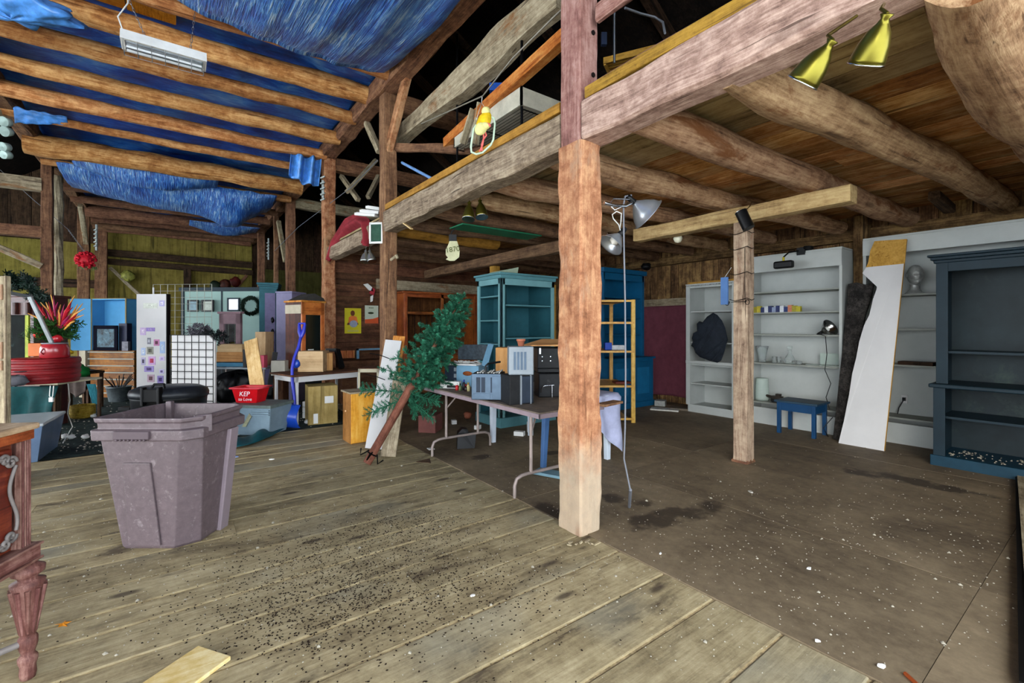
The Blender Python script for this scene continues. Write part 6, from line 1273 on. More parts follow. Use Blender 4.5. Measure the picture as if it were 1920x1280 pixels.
# ------------------------------------------------------------------ striped dresser, blue box, framed picture
o,w,h=PB(163,256,657,745,9.1,0); rt=thing('slatted_dresser','brown dresser with pale horizontal slats under the open blue box','dresser',o); xf=XF(o,-6)
mb=MB(xf); mb.box((-w/2,0,0),(w/2,.5,h)); mb.build('body',wood('dark amber dresser','2a1606','6e430f','946019',.5,.6,.05,.1,.1),rt,bev=.004)
for k in range(7):
    z=h-.02-k*.135; mb=MB(xf); mb.box((-w/2-.01,-.03,z-.02),(w/2+.01,0,z)); mb.build('slat',paint('pale slat','8f9188',.6,.1),rt)
M_sky=paint('sky blue paint','4f98c8',.55,.06,scale=3); 
o,w,h=PB(168,240,560,657,9.2,o.z+h+.0); h=D(0,560,9.2).z-o.z; rt=thing('open_blue_box','open wooden box painted sky blue inside standing on the slatted dresser','box',o); xf=XF(o,-6)
mb=MB(xf); mb.box((-w/2,.25,0),(w/2,.27,h)); mb.box((-w/2,0,h-.02),(w/2,.27,h)); mb.box((-w/2,0,0),(-w/2+.02,.27,h)); mb.box((w/2-.02,0,0),(w/2,.27,h)); mb.build('blue_shell',M_sky,rt)
mb=MB(xf); mb.prism([(-w/2,-.0,0),(-w/2-.3,-.12,0),(-w/2-.32,-.12,h),(-w/2-.0,0,h)],(0,-.02,0)); mb.build('open_door',M_sky,rt)
mb=MB(xf); 
for a,b in (((-w/2-.01,-.012,0),(-w/2+.015,.0,h)),((w/2-.015,-.012,0),(w/2+.01,0,h)),((-w/2,-.012,h-.0),(w/2,.27,h+.012))): mb.box(a,b)
mb.build('tan_edge',paint('tan edge','8a7a50',.7,.1),rt)
o2,w2,h2=PB(172,222,610,656,9.02,o.z); rt=thing('dark_framed_picture','dark framed picture of pale flowers leaning in the open blue box','picture frame',o2); xf=XF(o2,-6)
mb=MB(xf); t_=.07
for q,r in (((-w2/2,0,0),(-w2/2+t_,.03,h2)),((w2/2-t_,0,0),(w2/2,.03,h2)),((-w2/2,0,0),(w2/2,.03,t_)),((-w2/2,0,h2-t_),(w2/2,.03,h2))): mb.box(q,r)
mb.build('frame',paint('navy frame','0a0b18',.8,.2,spec=.05),rt,bev=.005); mb=MB(xf); mb.box((-w2/2+t_,.012,t_),(w2/2-t_,.02,h2-t_)); mb.build('picture',paint('flower picture','3c5a68',.5,.6,scale=12,dirt='a8c0bc',df=.6),rt)
o2,w2,h2=PB(220,240,606,656,9.06,o.z); boxthing('dark_book_box','upright dark navy case beside the framed flower picture','case',o2,w2,.1,h2,paint('navy case','141830',.5,.2),-14)
o2,w2,h2=PB(228,240,640,657,9.0,o.z); boxthing('grey_trinket_box','small grey box in front of the navy case','box',o2,w2,.06,h2,paint('trinket grey','6a6a74',.5,.3,scale=20),0)
o2=D(176,745,7.9); boxthing('cream_pillar','cream board standing left of the slatted dresser','board',Vector((D(154,700,9.1).x,D(154,700,9.1).y,0)),.14,.1,D(0,657,9.1).z,paint('cream board','a8a08a',.7,.1),-6)
# galvanised bucket with plant
o=G(223,752); M_galv=paint('galvanised bucket','8c979c',.4,.25,.6,scale=10); rt=thing('galvanised_bucket','galvanised metal bucket on the dark floor beside the slatted dresser','bucket',o)
mb=MB(); mb.lathe([(.13,0),(.15,.01),(.19,.27),(.198,.27),(.198,.285),(.185,.285),(.14,.03),(0,.03)],24,Matrix.Translation(o)); mb.build('body',M_galv,rt)
mb=MB()
for k in range(14): 
    a=k*2.4; mb.tube([o+Vector((0,0,.1)),o+Vector((.1*math.cos(a),.1*math.sin(a),.3)),o+Vector((.2*math.cos(a),.18*math.sin(a),.42+.04*(k%3)))],.008,4)
mb.build('dry_twigs',M_blk,rt)
o=G(232,770); boxthing('dark_tray','small dark tray on the floor in front of the bucket','tray',o,.2,.12,.06,M_blk,0)
for k,(px,py,l) in enumerate(((226,783,'white stone nearest the bucket on the dark carpet'),(206,792,'white crumb left of the white stone on the dark carpet'),(175,783,'white scrap beside the wicker basket'),(121,822,'larger white lump beside the clear plastic bin'),(134,823,'smaller white lump beside the clear plastic bin'),(160,823,'tiny white flake behind the bin handle'))):
    o=G(px,py); lumpy('white_stone',l,(o.x,o.y,.03),.04,.035,.03,M_paper,'stone',k,10,7)
# wicker basket
o=G(155,783); rt=thing('wicker_basket','yellow wicker basket on the dark carpet under the brown cloth','basket',o); M_wick=wood('yellow wicker','5a4210','a0842a','c4a84a',.8,2,.05,0,.8)
mb=MB(); mb.lathe([(.11,0),(.14,.02),(.155,.12),(.145,.2),(.135,.2),(.14,.12),(.12,.03),(0,.03)],22,Matrix.Translation(o)); mb.build('body',M_wick,rt)
mb=MB(); 
for k in range(7): mb.tube([o+Vector((.15*math.cos(a*.3),.15*math.sin(a*.3),.03+.026*k)) for a in range(22)],.006,5)
mb.build('woven_band',M_wick,rt)
# dark table with cloth
o=G(165,770); rt=thing('dark_stand','low dark stand under the brown draped cloth','stand',Vector((o.x,o.y,0))); xf=XF(o,-5)
mb=MB(xf); mb.box((-.52,.1,.60),(-.12,.4,.64)); mb.build('stand_top',W_dark,rt)
for x in (-.5,-.17):
    for y in (.12,.35): mb=MB(xf); mb.box((x,y,0),(x+.04,y+.04,.6)); mb.build('leg',W_dark,rt)
def bc(u,v):
    L=v*.75; x=-.54+.45*u
    if L<.35: return xf@Vector((x,.43-L,.65+.01*math.sin(u*8)))
    return xf@Vector((x+.02*math.sin(L*8),.09-.03*math.sin(u*14),.65-(L-.35)*(.5+.6*math.sin(u*3.1))))
mb=MB(); mb.grid(bc,30,20); one(mb,'brown_cloth',paint('brown grey cloth','4c423e',.9,.15,scale=8,bump=.3),'brown-grey cloth draped over the low dark stand','cloth',solid=.004)
o=D(145,665,6.9); lumpy('green_bag','bright green bag corner behind the red round box',(o.x,o.y,.72),.13,.12,.11,paint('bright green','1c8a3c',.6,.2),'bag',7,18,12)
o=D(126,660,6.6); lumpy('yellow_flowers','small yellow flowers behind the red round box',tuple(o),.07,.06,.04,paint('yellow flowers','d0a820',.7,.4,scale=20),'flowers',8,14,9)
mb=MB(); 
for k in range(5): mb.bar(D(165+3*k,720,7.6),D(176+2.4*k,757,7.4),.03,.01)
one(mb,'teal_fringe',paint('teal fringe','3a8a98',.7,.2),'teal blue strips hanging below the brown cloth','fabric')
# ------------------------------------------------------------------ left table with red round box
o=D(85,735,5.7); o.z=0; rt=thing('cream_edged_table','small table with cream edge covered by teal fabric','table',o); xf=XF(o,6)
mb=MB(xf); mb.box((-.38,-.1,.69),(.22,.6,.715)); mb.build('table_top',paint('cream edge','c4bc9e',.6,.1),rt,bev=.003)
for x in (-.36,.19):
    for y in (-.08,.55): mb=MB(xf); mb.box((x,y,0),(x+.03,y+.03,.69)); mb.build('leg',W_dark,rt)
def teal(u,v):
    L=v*.75; x=-.42+.66*u; f=.03*math.sin(u*17+1)+.05*math.sin(u*5)
    z=.68-L*(.92-.25*math.sin(u*3.1+.4)); return xf@Vector((x,-.115+f*min(1,v*3)-.06*v,max(.02,z)))
M_tf=paint('teal fabric','08393b',.8,.3,scale=6,bump=.4)
mb=MB(); mb.grid(teal,50,20); one(mb,'teal_fabric',M_tf,'teal green fabric hanging in folds from the small cream-edged table','fabric',solid=.004)
z0=.717; o=D(82,712,5.72); o.z=z0; rt=thing('red_round_box','large round red bentwood box with scratched paint on the small table','round box',o); M_rr=paint('scratched red paint','7e181c',.45,.35,scale=3,dirt='6a4248',df=.62)
mb=MB(); mb.lathe([(.325,0),(.33,.01),(.34,.29),(.335,.30),(.0,.30)],40,Matrix.Translation(o)); mb.build('body',M_rr,rt)
mb=MB()
for k in range(4): mb.lathe([(.335+.001*k,.04+.065*k),(.342+.001*k,.045+.065*k),(.342+.001*k,.085+.065*k),(.335,.09+.065*k)],40,Matrix.Translation(o)); 
mb.build('wooden_hoop',M_rr,rt)
oc=D(103,660,5.7); oc.z=z0+.302; rt=thing('red_enamel_can','red enamel can with handle on top of the round red box','can',oc)
mb=MB(); mb.lathe([(.125,0),(.14,.01),(.135,.12),(.12,.165),(.105,.175),(.0,.17)],26,Matrix.Translation(oc)); mb.build('body',paint('red enamel','a0222a',.25,.15,scale=5,spec=.7),rt); mb=MB(); mb.lathe([(.105,.172),(.125,.176),(.125,.186),(.10,.188)],26,Matrix.Translation(oc)); mb.build('metal_rim',M_lgrey,rt)
mb=MB(); q=oc-FWD*.14; mb.tube([q+Vector((0,0,.05)),q-FWD*.03+Vector((0,0,.08)),q+Vector((0,0,.12))],.008,6); mb.build('lug',M_rr,rt)
p=D(107,640,5.75); lumpy('red_teapot','small shiny red pot on the red enamel can',(p.x,p.y,oc.z+.235),.055,.05,.045,paint('shiny red','c0202c',.2,.1,spec=.7),'pot',1,18,12)
# enamel pot on the table front
o=D(52,716,5.5); o.z=z0; rt=thing('speckled_pot','black speckled enamel pot beside the round red box','pot',o)
mb=MB(); mb.lathe([(.10,0),(.115,.01),(.12,.15),(.128,.155),(.128,.165),(.11,.16),(.1,.02),(0,.02)],24,Matrix.Translation(o)); mb.build('body',paint('speckled enamel','15171c',.25,.3,scale=40,dirt='b0b8c4',df=.64),rt); mb=MB(); q=o+RGT*.12; mb.tube([q+Vector((0,0,.10)),q+RGT*.04+Vector((0,0,.13)),q+Vector((0,0,.145))],.008,6); mb.build('handle',M_blk,rt)
p=D(30,706,5.3); lumpy('grey_pouch','dull grey pouch left of the speckled pot',(p.x,p.y,.78),.1,.07,.06,paint('grey pouch','5a5a60',.8,.2),'bag',5,16,10)
# orange planter with flowers, bouquet
o=D(64,655,5.95); o.z=1.03; boxthing('orange_planter','orange ribbed planter behind the red enamel can','planter',Vector((o.x,o.y,1.02)),.17,.14,.17,paint('orange planter','c46a34',.6,.1),0,bev=.01)
for k in range(1): 
    mb=MB(); o=D(66,628,6.0)
    for j in range(26): tuft(mb,o+Vector((random.uniform(-.1,.1),random.uniform(-.06,.06),random.uniform(-.1,.05))),Vector((random.uniform(-1,1),random.uniform(-1,1),1)),.09,.05,10)
    r_=thing('potted_red_flower','red flower with green leaves in the orange planter','plant',o); mb.build('leaves',paint('leaf green','2c5a24',.6,.4,scale=12),r_)
    mb=MB(); mb.grid(lambda u,v:lump(u,v,tuple(D(72,628,5.9)),.05,.03,.035,3),14,9); mb.build('flower_head',paint('flower red','c8241c',.6,.15),r_)
o=D(107,625,5.9); rt=thing('tropical_bouquet','bouquet of red and yellow artificial tropical flowers above the red enamel can','bouquet',o)
cy=[paint('stem yellow','d89a48',.5,.2),paint('petal red','b01c2c',.5,.25),paint('petal magenta','a02458',.5,.25),paint('leaf green','2c5a24',.6,.4,scale=12)]
mb=MB()
for j in range(60): tuft(mb,o+Vector((random.uniform(-.17,.17),random.uniform(-.1,.1),random.uniform(-.08,.12))),RGT*random.uniform(-1,1)+Vector((0,0,random.uniform(0,1))),.12,.07,12,.009)
mb.build('green_leaves',cy[3],rt)
for j in range(17):
    a=-.9+j*.125; L=.40+.10*math.sin(j*2.3); d=RGT*math.sin(a)+Vector((0,0,math.cos(a)))+FWD*random.uniform(-.3,.3); mb=MB()
    q=o+RGT*.02; mb.tube([q+d*L*.35,q+d*L*.7+Vector((0,0,.03)),q+d*L+RGT*.04*math.sin(j)+Vector((0,0,.01))],[.012,.011,.004],6); mb.build('yellow_spike',cy[0],rt)
for j in range(11):
    a=-.8+j*.17; d=RGT*math.sin(a)+Vector((0,0,math.cos(a)))-FWD*.15; L=.20+.07*(j%3); mb=MB(); q=o+d*L
    mb.tube([o+d*.05,q,q+d*.14],[.006,.03,.003],6,flat=.4); mb.tube([q-d*.04,q+d*.06+RGT*.05],[.02,.003],6,flat=.4); mb.build('red_petal',cy[1+j%2],rt)
# metal pipe
mb=MB(); mb.tube([D(56,556,5.5),D(97,642,5.65)],.024,12); one(mb,'grey_pipe',paint('pipe grey','9aa0a2',.35,.1,.4),'straight grey metal pipe leaning into the red enamel can','pipe')
mb=MB(); mb.bar(D(14,548,5.2),D(58,557,5.6),.05,.03); one(mb,'grey_strip',M_lgrey,'flat grey strip running left from the top of the pipe','strip')
# dark mirror cabinet
o=D(30,700,6.2); o.z=0; rt=thing('dark_mirror_cabinet','dark wooden cabinet with glass front and yellow-green strip behind the red box','cabinet',o); xf=XF(o,0); sc=6.2/F; zt=D(0,556,6.2).z
M_dk=wood('dark mahogany','140807','3a1712','54261c',.35,.6,.05,.1,.1,spec=.5)
mb=MB(xf); mb.box((-.4,.1,0),(.22,.5,zt)); mb.box((-.4,.02,zt-.25),(.22,.1,zt)); mb.box((.17,.02,.7),(.22,.1,zt)); mb.box((-.42,-.0,zt),(.25,.52,zt+.04)); mb.build('case',M_dk,rt,bev=.004)
for x in (-.02,.15,-.2): mb=MB(xf); mb.tube([(x,.0,zt-.24),(x,.0,zt-.08)],.035,10); mb.build('half_column',M_dk,rt)
mb=MB(xf); mb.box((-.4,.06,.8),(.17,.075,zt-.25)); mb.build('glass_pane',paint('murky glass','0c1210',.7,.5,scale=6,dirt='3f5250',df=.6,spec=.1),rt)
mb=MB(xf); mb.box((.09,.03,.8),(.135,.06,zt-.25)); mb.build('yellow_green_strip',paint('yellow green strip','9aa52a',.5,.15),rt)
# garland at the left
mb=MB()
for k in range(120):
    u=k/120; p=D(12+70*u,520+36*u+10*math.sin(u*9),6.3+.3*math.sin(u*5)); tuft(mb,p+Vector((0,random.uniform(-.1,.1),random.uniform(-.06,.08))),Vector((random.uniform(-1,1),random.uniform(-1,1),random.uniform(-.3,1))),.10,.06,12,.009)
one(mb,'pine_garland',paint('dark pine garland','13281f',.6,.5,scale=20),'dark green pine garland lying on the dark mirror cabinet','garland')
# grey board with plaques at the left edge
o=D(4,780,3.9); o.z=.0; rt=thing('weathered_panel','tall weathered grey board with small framed plaques at the left edge','panel',o); zt=D(0,517,3.9).z; xf=XF(o,-8); w=.40
mb=MB(xf); mb.box((-.45,0,0),(.05,.03,zt)); mb.build('board',W_grey,rt,bev=.006); mb=MB(xf); mb.box((.035,-.012,0),(.052,-.0,zt)); mb.build('pale_edge',wood('pale edge','5a4e40','84765f','9c8e74'),rt)
for (ya,yb) in ((533,562),(641,672),(676,694)):
    za=D(0,yb,3.9).z; zb=D(0,ya,3.9).z; mb=MB(xf); mb.box((-.16,-.014,za),(.012,-.0,zb)); pq=mb.build('plaque_frame',paint('tan plaque','9a7a60',.6,.1),rt,bev=.003); mb=MB(xf); mb.box((-.13,-.018,za+.02),(-.0,-.013,zb-.02)); mb.build('plaque_print',paint('plaque print','c0a080',.6,.15,scale=40,dirt='a04038',df=.64),pq)
# clear plastic bin
M_clr=paint('translucent plastic','7088a8',.3,.12,scale=4,spec=.6,trans=.25); M_clrl=paint('translucent lid','b4bcc0',.3,.08,spec=.5)
o=G(70,866); rt=thing('clear_plastic_bin','bluish translucent plastic storage bin with grey-white lid on the dark carpet','bin',o); xf=XF(o,33)
mb=MB(xf@Matrix.Translation((-.2,.37,0))); taperbox(mb,.40,.72,.50,.84,.38,.008); mb.build('body',M_clr,rt,bev=.012); mb=MB(xf@Matrix.Translation((-.2,.37,0))); mb.box((-.26,-.43,.375),(.26,.43,.405)); mb.build('lid',M_clrl,rt,bev=.01)
mb=MB(); mb.tube([D(127,713,5.8),D(131,750,5.9),D(127,775,6.0),G(136,800,.02),G(118,830,.02)],.006,6); one(mb,'loose_cable',M_cordw,'thin pale cable hanging down beside the wicker basket','cable')
mb=MB(xf:=XF(D(96,745,5.45),0)); mb.tube([(-.01,0,.14),(-.02,0,.02),(0,0,-.01),(.02,0,.02),(.03,0,.14)],.005,6); mb.box((-.02,-.01,-.05),(.025,.01,.0)); one(mb,'white_tag',M_paper,'white string tag hanging in front of the teal fabric','tag')
# red flower ball, hangings
p=D(161,488,9.0); rt=thing('red_flower_ball','ball of red artificial flowers hanging by a chain on the left','ornament',p); mb=MB(); random.seed(3)
for k in range(90):
    a=random.uniform(0,6.28);b=math.acos(random.uniform(-1,1)); q=p+Vector((math.sin(b)*math.cos(a),math.sin(b)*math.sin(a),math.cos(b)*1.1))*.15; mb.lathe([(0,-.026),(.022,-.012),(.024,.01),(0,.026)],6,Matrix.Translation(q))
mb.grid(lambda u,v:lump(u,v,tuple(p),.12,.12,.14,2),16,10); mb.build('red_blossom',paint('blossom red','c01a2a',.5,.3,scale=20),rt); mb=MB()
for k in range(30): tuft(mb,p+Vector((random.uniform(-.1,.15),random.uniform(-.1,.1),-.12)),Vector((random.uniform(-1,1),random.uniform(-1,1),-.5)),.08,.04,8)
mb.build('green_sprig',paint('pale sprig','5a7a4a',.6,.4,scale=20),rt)
chain(D(128,430,9.3),D(160,474,9.0)).update if False else None
o_=chain(D(128,430,9.3),D(160,474,9.0),r=.02,parent=rt)
for k,(px,py,c,l) in enumerate(((240,517,'8a8a40','round gilt ornament on the brace of the olive wall'),(441,528,'5a1a14','small red-brown wreath on the olive wall'),(422,533,'4a2418','dark brown ornament left of the red-brown wreath'),(404,536,'1c2a18','dark green ball ornament above the green panel wall'))):
    p=ONY(px,py,19.3 if k<2 else 18.9); lumpy('wall_ornament',l,tuple(p),.17,.06,.17,paint('orn '+c,c,.5,.4,scale=10),'ornament',k,16,10)
# spot lights at the far left
for k,(px,py,s_) in enumerate(((6,228,.09),(8,246,.09),(4,275,.08),(6,290,.07))):
    p=D(px,py,6.0); rt=thing('track_spotlight',('upper pale round spotlight','second pale round spotlight','third pale spotlight pointing down','lowest pale spotlight')[k]+' at the far left brace','lamp',p,'pale spotlights at the left brace'); 
    m=Matrix.Translation(p)@(-FWD+Vector((0,0,-.3))).to_track_quat('Z','Y').to_matrix().to_4x4(); mb=MB(); mb.lathe([(.03,-.1),(.05,-.08),(s_*.75,0),(s_*.7,.0),(0,-.01)],18,m); mb.build('shade',paint('pale green metal','8fa39c',.4,.15,.3),rt)
for k,(px,py,d_,l) in enumerate(((180,443,11.5,'metal clip rail with white insulators behind the flower ball'),(605,350,8.3,'metal clip bracket on the orange-brown post'),(503,465,14.0,'metal clips on the far right post'))):
    p=D(px,py,d_); mb=MB(XF(p,0)); 
    mb.box((-.02,0,-.35 if k!=1 else -.2),(.02,.03,.3 if k!=1 else .12))
    for j in range(5): mb.tube([(-.03,-.02,-.25+.1*j),(.05,-.03,-.22+.1*j)],.018,6)
    one(mb,'metal_clip_rail',paint('galvanised clip','a8b0ac',.4,.2,.5),l,'bracket')
for k,(px,py,d_) in enumerate(((89,432,8.9),(90,446,8.9))):
    p=D(px,py,d_); mb=MB(); mb.lathe([(0,-.04),(.03,-.03),(.035,.01),(.02,.05),(0,.05)],12,Matrix.Translation(p)); one(mb,'insulator',M_paper,('upper','lower')[k]+' white insulator on the square post left of the flower ball','insulator')
# wires
def wire(label,pts,r=.005,mat=None,cat='wire',name='wire'):
    mb=MB(); mb.tube(pts,r,5); return one(mb,name,mat or M_cordg,label,cat)
wire('thin grey wire sagging from the left tie beam to the flower ball',[D(0,318,8.5),D(60,372,8.8),D(128,430,9.2)])
wire('pale rope running from the main post up across the loft to the hanging bird',[D(1086,-12,3.35),D(1040,30,3.4),D(960,110,3.9),D(905,180,4.4),D(850,205,5.0),D(790,232,5.6)],.007,paint('rope','8a8478',.9,.1),'rope','rope')
wire('thin line from the second post down to the far knee-braced post',[D(708,300,6.2),D(660,350,7.5),D(560,425,10),D(515,470,12)],.006)
# ------------------------------------------------------------------ loft things
def rack(c,w,d,h,label,shelves,mat,rot=0,n=22):
    rt=thing('wire_rack',label,'rack',c); xf=XF(c,rot)
    for x in (-w/2,w/2):
        for y in (0,d):
            mb=MB(xf); mb.tube([(x,y,0),(x,y,h)],.013,10); mb.build('pole',mat,rt)
    for z in shelves:
        mb=MB(xf)
        for k in range(n+1): mb.tube([(-w/2+w*k/n,0,z),(-w/2+w*k/n,d,z)],.003,4)
        for y in (0,d*.5,d): mb.tube([(-w/2,y,z-.008),(w/2,y,z-.008)],.006,5)
        mb.build('wire_shelf',mat,rt)
    return rt,xf
rt,xf=rack(Vector((3.1,3.46,2.92)),.9,1.24,1.9,'black wire rack standing in the loft behind the main post',[.56,1.75],M_wire,'w')
mb=MB(xf); z=.575
for a,b in (((-.48,-.03,z),(.47,-.01,z+.17)),((-.48,-.03,z),(-.46,1.27,z+.17)),((.45,-.03,z),(.47,1.27,z+.17)),((-.48,1.25,z),(.47,1.27,z+.17))): mb.box(a,b)
mb.box((-.45,0,z+.005),(.42,1.22,z+.015)); one(mb,'white_wooden_tray',paint('grimy white wood','c0bba8',.6,.15,scale=6),'shallow white wooden tray on the black wire rack in the loft','tray')
for k,(px,py,l) in enumerate(((925,165,'coil of silvery wire ornaments left on the loft rack'),(955,148,'second coil of silvery wire ornaments on the loft rack'),(1000,158,'round lace wire ball right of the rack pole in the loft'))):
    p=D(px,py,4.9); p.z=3.6; mb=MB(XF(p,0)); 
    for j in range(9): 
        a=j*.45; mb.tube([(.13*math.cos(t*.6)*math.cos(a),.13*math.cos(t*.6)*math.sin(a),.13*math.sin(t*.6)+.03) for t in range(12)],.005,4)
    one(mb,'wire_ornament',M_chain,l,'ornament','silvery wire ornaments in the loft')
# yellow rack on the right of the main post in the loft
c=Vector((2.95,2.2,2.92)); q=D(1140,130,3.5); c=Vector((q.x,q.y,2.92))+RGT*.15
q=D(1160,100,3.75); mb=MB(XF(Vector((q.x,q.y-.1,3.56)),-25)); 
for k in range(10): mb.box((-.2,.0+.045*k,0),(.35,.02+.045*k,.02))
mb.box((-.2,-.01,-.01),(.35,.0,.04)); mb.box((-.2,0,-.02),(-.18,.46,.03)); mb.box((.33,0,-.02),(.35,.46,.03)); one(mb,'slatted_tray',W_yellow,'yellow slatted tray in the loft just right of the main post','tray')
wire('grey metal conduit standing in the loft right of the main post',[D(1152,118,3.3),D(1152,30,3.3),D(1155,-10,3.3)],.009,M_chain,'conduit','conduit')
wire('grey flexible cable looping across the dark loft gap',[D(1172,15,3.2),D(1200,25,3.3),D(1228,32,3.35),D(1243,42,3.3),D(1247,62,3.2)],.009,M_cordg,'cable','cable_loop')
mb=MB(XF(D(1133,70,3.35),0)); mb.box((-.02,0,-.05),(.02,.03,.04)); one(mb,'junction_box',paint('dark blue box','1c2840',.5,.1),'small dark blue box behind the main post in the loft','box')
# loft clutter glimpses
M_tube=paint('pale blue tube','6c94c8',.4,.1)
mb=MB(); mb.tube([D(754,305,5.9),D(812,336,5.3)],.018,8); one(mb,'blue_tube',M_tube,'pale blue tube slanting down at the loft edge','tube')
p=D(935,160,4.9); mb=MB(XF(p,0)); mb.box((-.1,0,-.05),(.08,.1,.03)); one(mb,'blue_bag',paint('loft blue','1c4a9c',.5,.2),'blue bundle on the loft rack beneath the wavy brace','bundle')
for k,(px,py,w,h,l,m) in enumerate(((778,352,.42,.22,'tan cardboard box lying at the loft edge behind the rail',M_card2),(850,345,.5,.12,'brown carton further along the loft edge',M_card),(800,325,.3,.12,'thin grey board slanting behind the blue tube',W_grey))):
    o=D(px,py,5.6+.3*k); o.z=2.917; boxthing('loft_carton' if k<2 else 'loft_board',l,'carton' if k<2 else 'board',Vector((2.62+.35*k,o.y,2.917)),w,.3,h,m,10*k)
a=D(905,230,4.9); b=D(850,255,5.6)
for k in range(2):
    mb=MB(); mb.bar(D(868+22*k,270,5.0),D(888+14*k,205-12*k,4.9),.09,.02); one(mb,'curved_stick',W_grey,('shorter','longer')[k]+' grey rounded slat standing behind the hanging bird','slat')
# hanging bird ornament in its ring
c=D(906,252,3.9); rt=thing('bird_ornament','yellow bird ornament with pink legs hanging in a pale oblong ring','ornament',c); xf=XF(c,0); s=3.9/F
def loc(px,py,dy=0): return Vector(((px-906)*s,dy,(252-py)*s))
M_ring=paint('pale mint plastic','b8ccb4',.4,.05)
ring=[loc(*q) for q in ((920,219),(926,222),(928,232),(925,262),(920,272),(905,286),(893,289),(884,285),(883,275),(888,242),(893,234))]
mb=MB(xf); mb.tube(ring,.009,8); mb.build('oblong_ring',M_ring,rt)
by=paint('bird yellow','e0b818',.6,.25,scale=14,bump=.3); bp=paint('bird pale yellow','d4cf88',.6,.15,scale=14)
def blob(u,v,c,rx,ry,rz,rot): 
    a=u*6.283;b=v*math.pi; p=Vector((rx*math.sin(b)*math.cos(a),ry*math.sin(b)*math.sin(a),rz*math.cos(b))); return c+Matrix.Rotation(rot,3,'Y')@p
mb=MB(xf); mb.grid(lambda u,v:blob(u,v,loc(907,228),.055,.04,.095,.5),16,12); mb.build('body',by,rt)
mb=MB(xf); mb.grid(lambda u,v:blob(u,v,loc(911,209),.038,.035,.04,.2),14,10); mb.grid(lambda u,v:blob(u,v,loc(902,243,-.02),.05,.03,.06,.6),14,10); mb.grid(lambda u,v:blob(u,v,loc(910,238,-.02),.04,.03,.03,.2),14,10); mb.build('pale_feathers',bp,rt)
pk=paint('bird pink','e06a64',.5,.08)
mb=MB(xf); mb.tube([loc(914,236,-.02),loc(919,238,-.03),loc(920,241,-.03)],[.02,.012,.002],8); mb.build('beak',pk,rt)
mb=MB(xf); mb.tube([loc(906,246),loc(907,258),loc(905,272),loc(899,284)],.007,6); mb.tube([loc(909,246),loc(912,254),loc(906,262),loc(903,272),loc(904,283)],.007,6); mb.build('legs',pk,rt)
mb=MB(xf); mb.tube([loc(893,225),loc(903,192),loc(910,204)],.003,4); mb.tube([loc(903,192),loc(904,182)],.003,4); mb.build('string',M_cordw,rt)
# ------------------------------------------------------------------ litter on the floor
random.seed(77)
M_seed=paint('dark droppings','241810',.8,.3); M_grit=paint('pale grit','b9b2a0',.8,.2,scale=40)
mb=MB()
def grain(mb,x,y,z,s,a,e=1.6):
    c_,s_=math.cos(a)*s,math.sin(a)*s; vs=[(x+c_*e,y+s_*e,z),(x-s_,y+c_,z),(x-c_*e,y-s_*e,z),(x+s_,y-c_,z),(x,y,z+s*.9)]; mb.add(vs,[(0,1,4),(1,2,4),(2,3,4),(3,0,4)],None,True,random.random())
n=0
cl=[(650,1040,210,70,1100),(780,985,120,35,700),(640,1120,230,60,900),(560,1180,200,60,500),(880,1090,200,90,500),(600,1100,420,170,700)]
for (cx_,cy_,sx_,sy_,k_) in cl:
    for _ in range(k_):
        p=G(random.gauss(cx_,sx_*.55),min(1278,max(900,random.gauss(cy_,sy_*.55))))
        if p.x<XE-.03 and not(2.1<p.x<2.45 and 2.1<p.y<2.5): grain(mb,p.x,p.y,.001,random.uniform(.0022,.0048),random.uniform(0,3.14))
one(mb,'scattered_droppings',M_seed,'dark grains scattered over the floor planks','droppings',kind='stuff')
mb=MB()
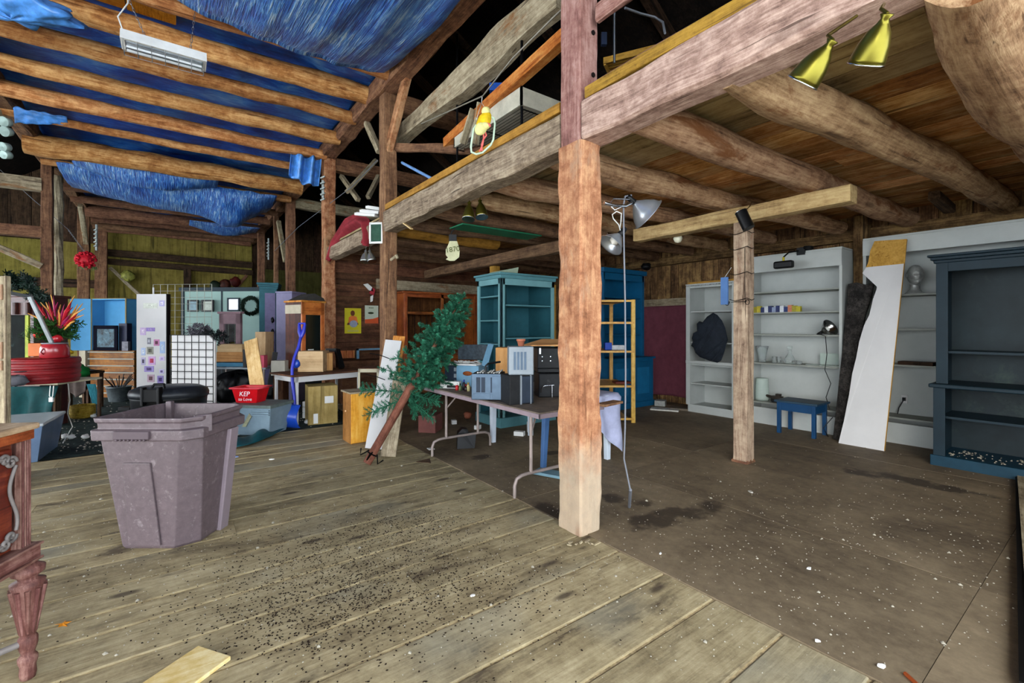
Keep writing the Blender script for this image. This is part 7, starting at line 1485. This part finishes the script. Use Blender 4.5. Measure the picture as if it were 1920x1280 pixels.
for _ in range(2600):
    p=G(random.uniform(0,1900),random.triangular(790,1278,960))
    z=.0085 if (p.x>XE or p.y>YC) else .001
    if p.x>7.3: continue
    grain(mb,p.x,p.y,z,random.uniform(.0015,.0045)*(1 if random.random()<.97 else 2.5)*(.7+.12*p.length),random.uniform(0,3.14),1.2)
for _ in range(900):   # chips gathered on the back carpet
    p=G(random.uniform(60,660),random.uniform(745,850))
    if p.y>YC: grain(mb,p.x,p.y,.009,random.uniform(.004,.016),random.uniform(0,3.14),1.2)
for _ in range(160):   # litter on the blue cabinet's bottom shelf
    grain(mb,random.uniform(6.25,6.6),random.uniform(.1,1.15),.112,random.uniform(.004,.012),random.uniform(0,3.14),1.2)
one(mb,'scattered_chips',M_grit,'small whitish chips scattered over the whole floor','chips',kind='stuff')
# splintered hole at the foot of the main post
p=G(1090,1020); mb=MB(); 
for k in range(9): q=p+RGT*random.uniform(-.09,.09)+FWD*random.uniform(-.02,.03); mb.bar((q.x,q.y,.004),(q.x+random.uniform(-.05,.05),q.y+random.uniform(-.02,.02),.012),.012,.008)
one(mb,'wood_splinters',W_grey,'splintered wood bits at the foot of the main post','splinters',kind='stuff')
# ------------------------------------------------------------------ camera, light
cam=bpy.data.cameras.new('camera'); co=bpy.data.objects.new('camera',cam); COL.objects.link(co)
cam.sensor_width=36; cam.lens=F/1920*36; cam.shift_y=-(640-HY)/1920; cam.clip_start=.05
co.location=(0,0,CH); co.rotation_euler=(math.radians(90),0,-TH); SC.camera=co
w=bpy.data.worlds.new('overcast sky'); SC.world=w; w.use_nodes=True
nt=w.node_tree; bg=nt.nodes['Background']; bg.inputs[0].default_value=(.86,.93,1,1); bg.inputs[1].default_value=8.0
sl=bpy.data.lights.new('daylight through the open front','SUN'); sl.energy=2.4; sl.angle=math.radians(28); sl.color=(1,.95,.88)
so=bpy.data.objects.new('daylight_sun',sl); COL.objects.link(so); so.rotation_euler=Vector((.95,.45,-.36)).to_track_quat('-Z','Y').to_euler(); 
SC.view_settings.view_transform='Standard'; SC.view_settings.look='None'; SC.view_settings.exposure=0.06; SC.view_settings.gamma=1; SC.view_settings.use_curve_mapping=False
try:
    SC.cycles.max_bounces=6; SC.cycles.diffuse_bounces=4
except Exception: pass
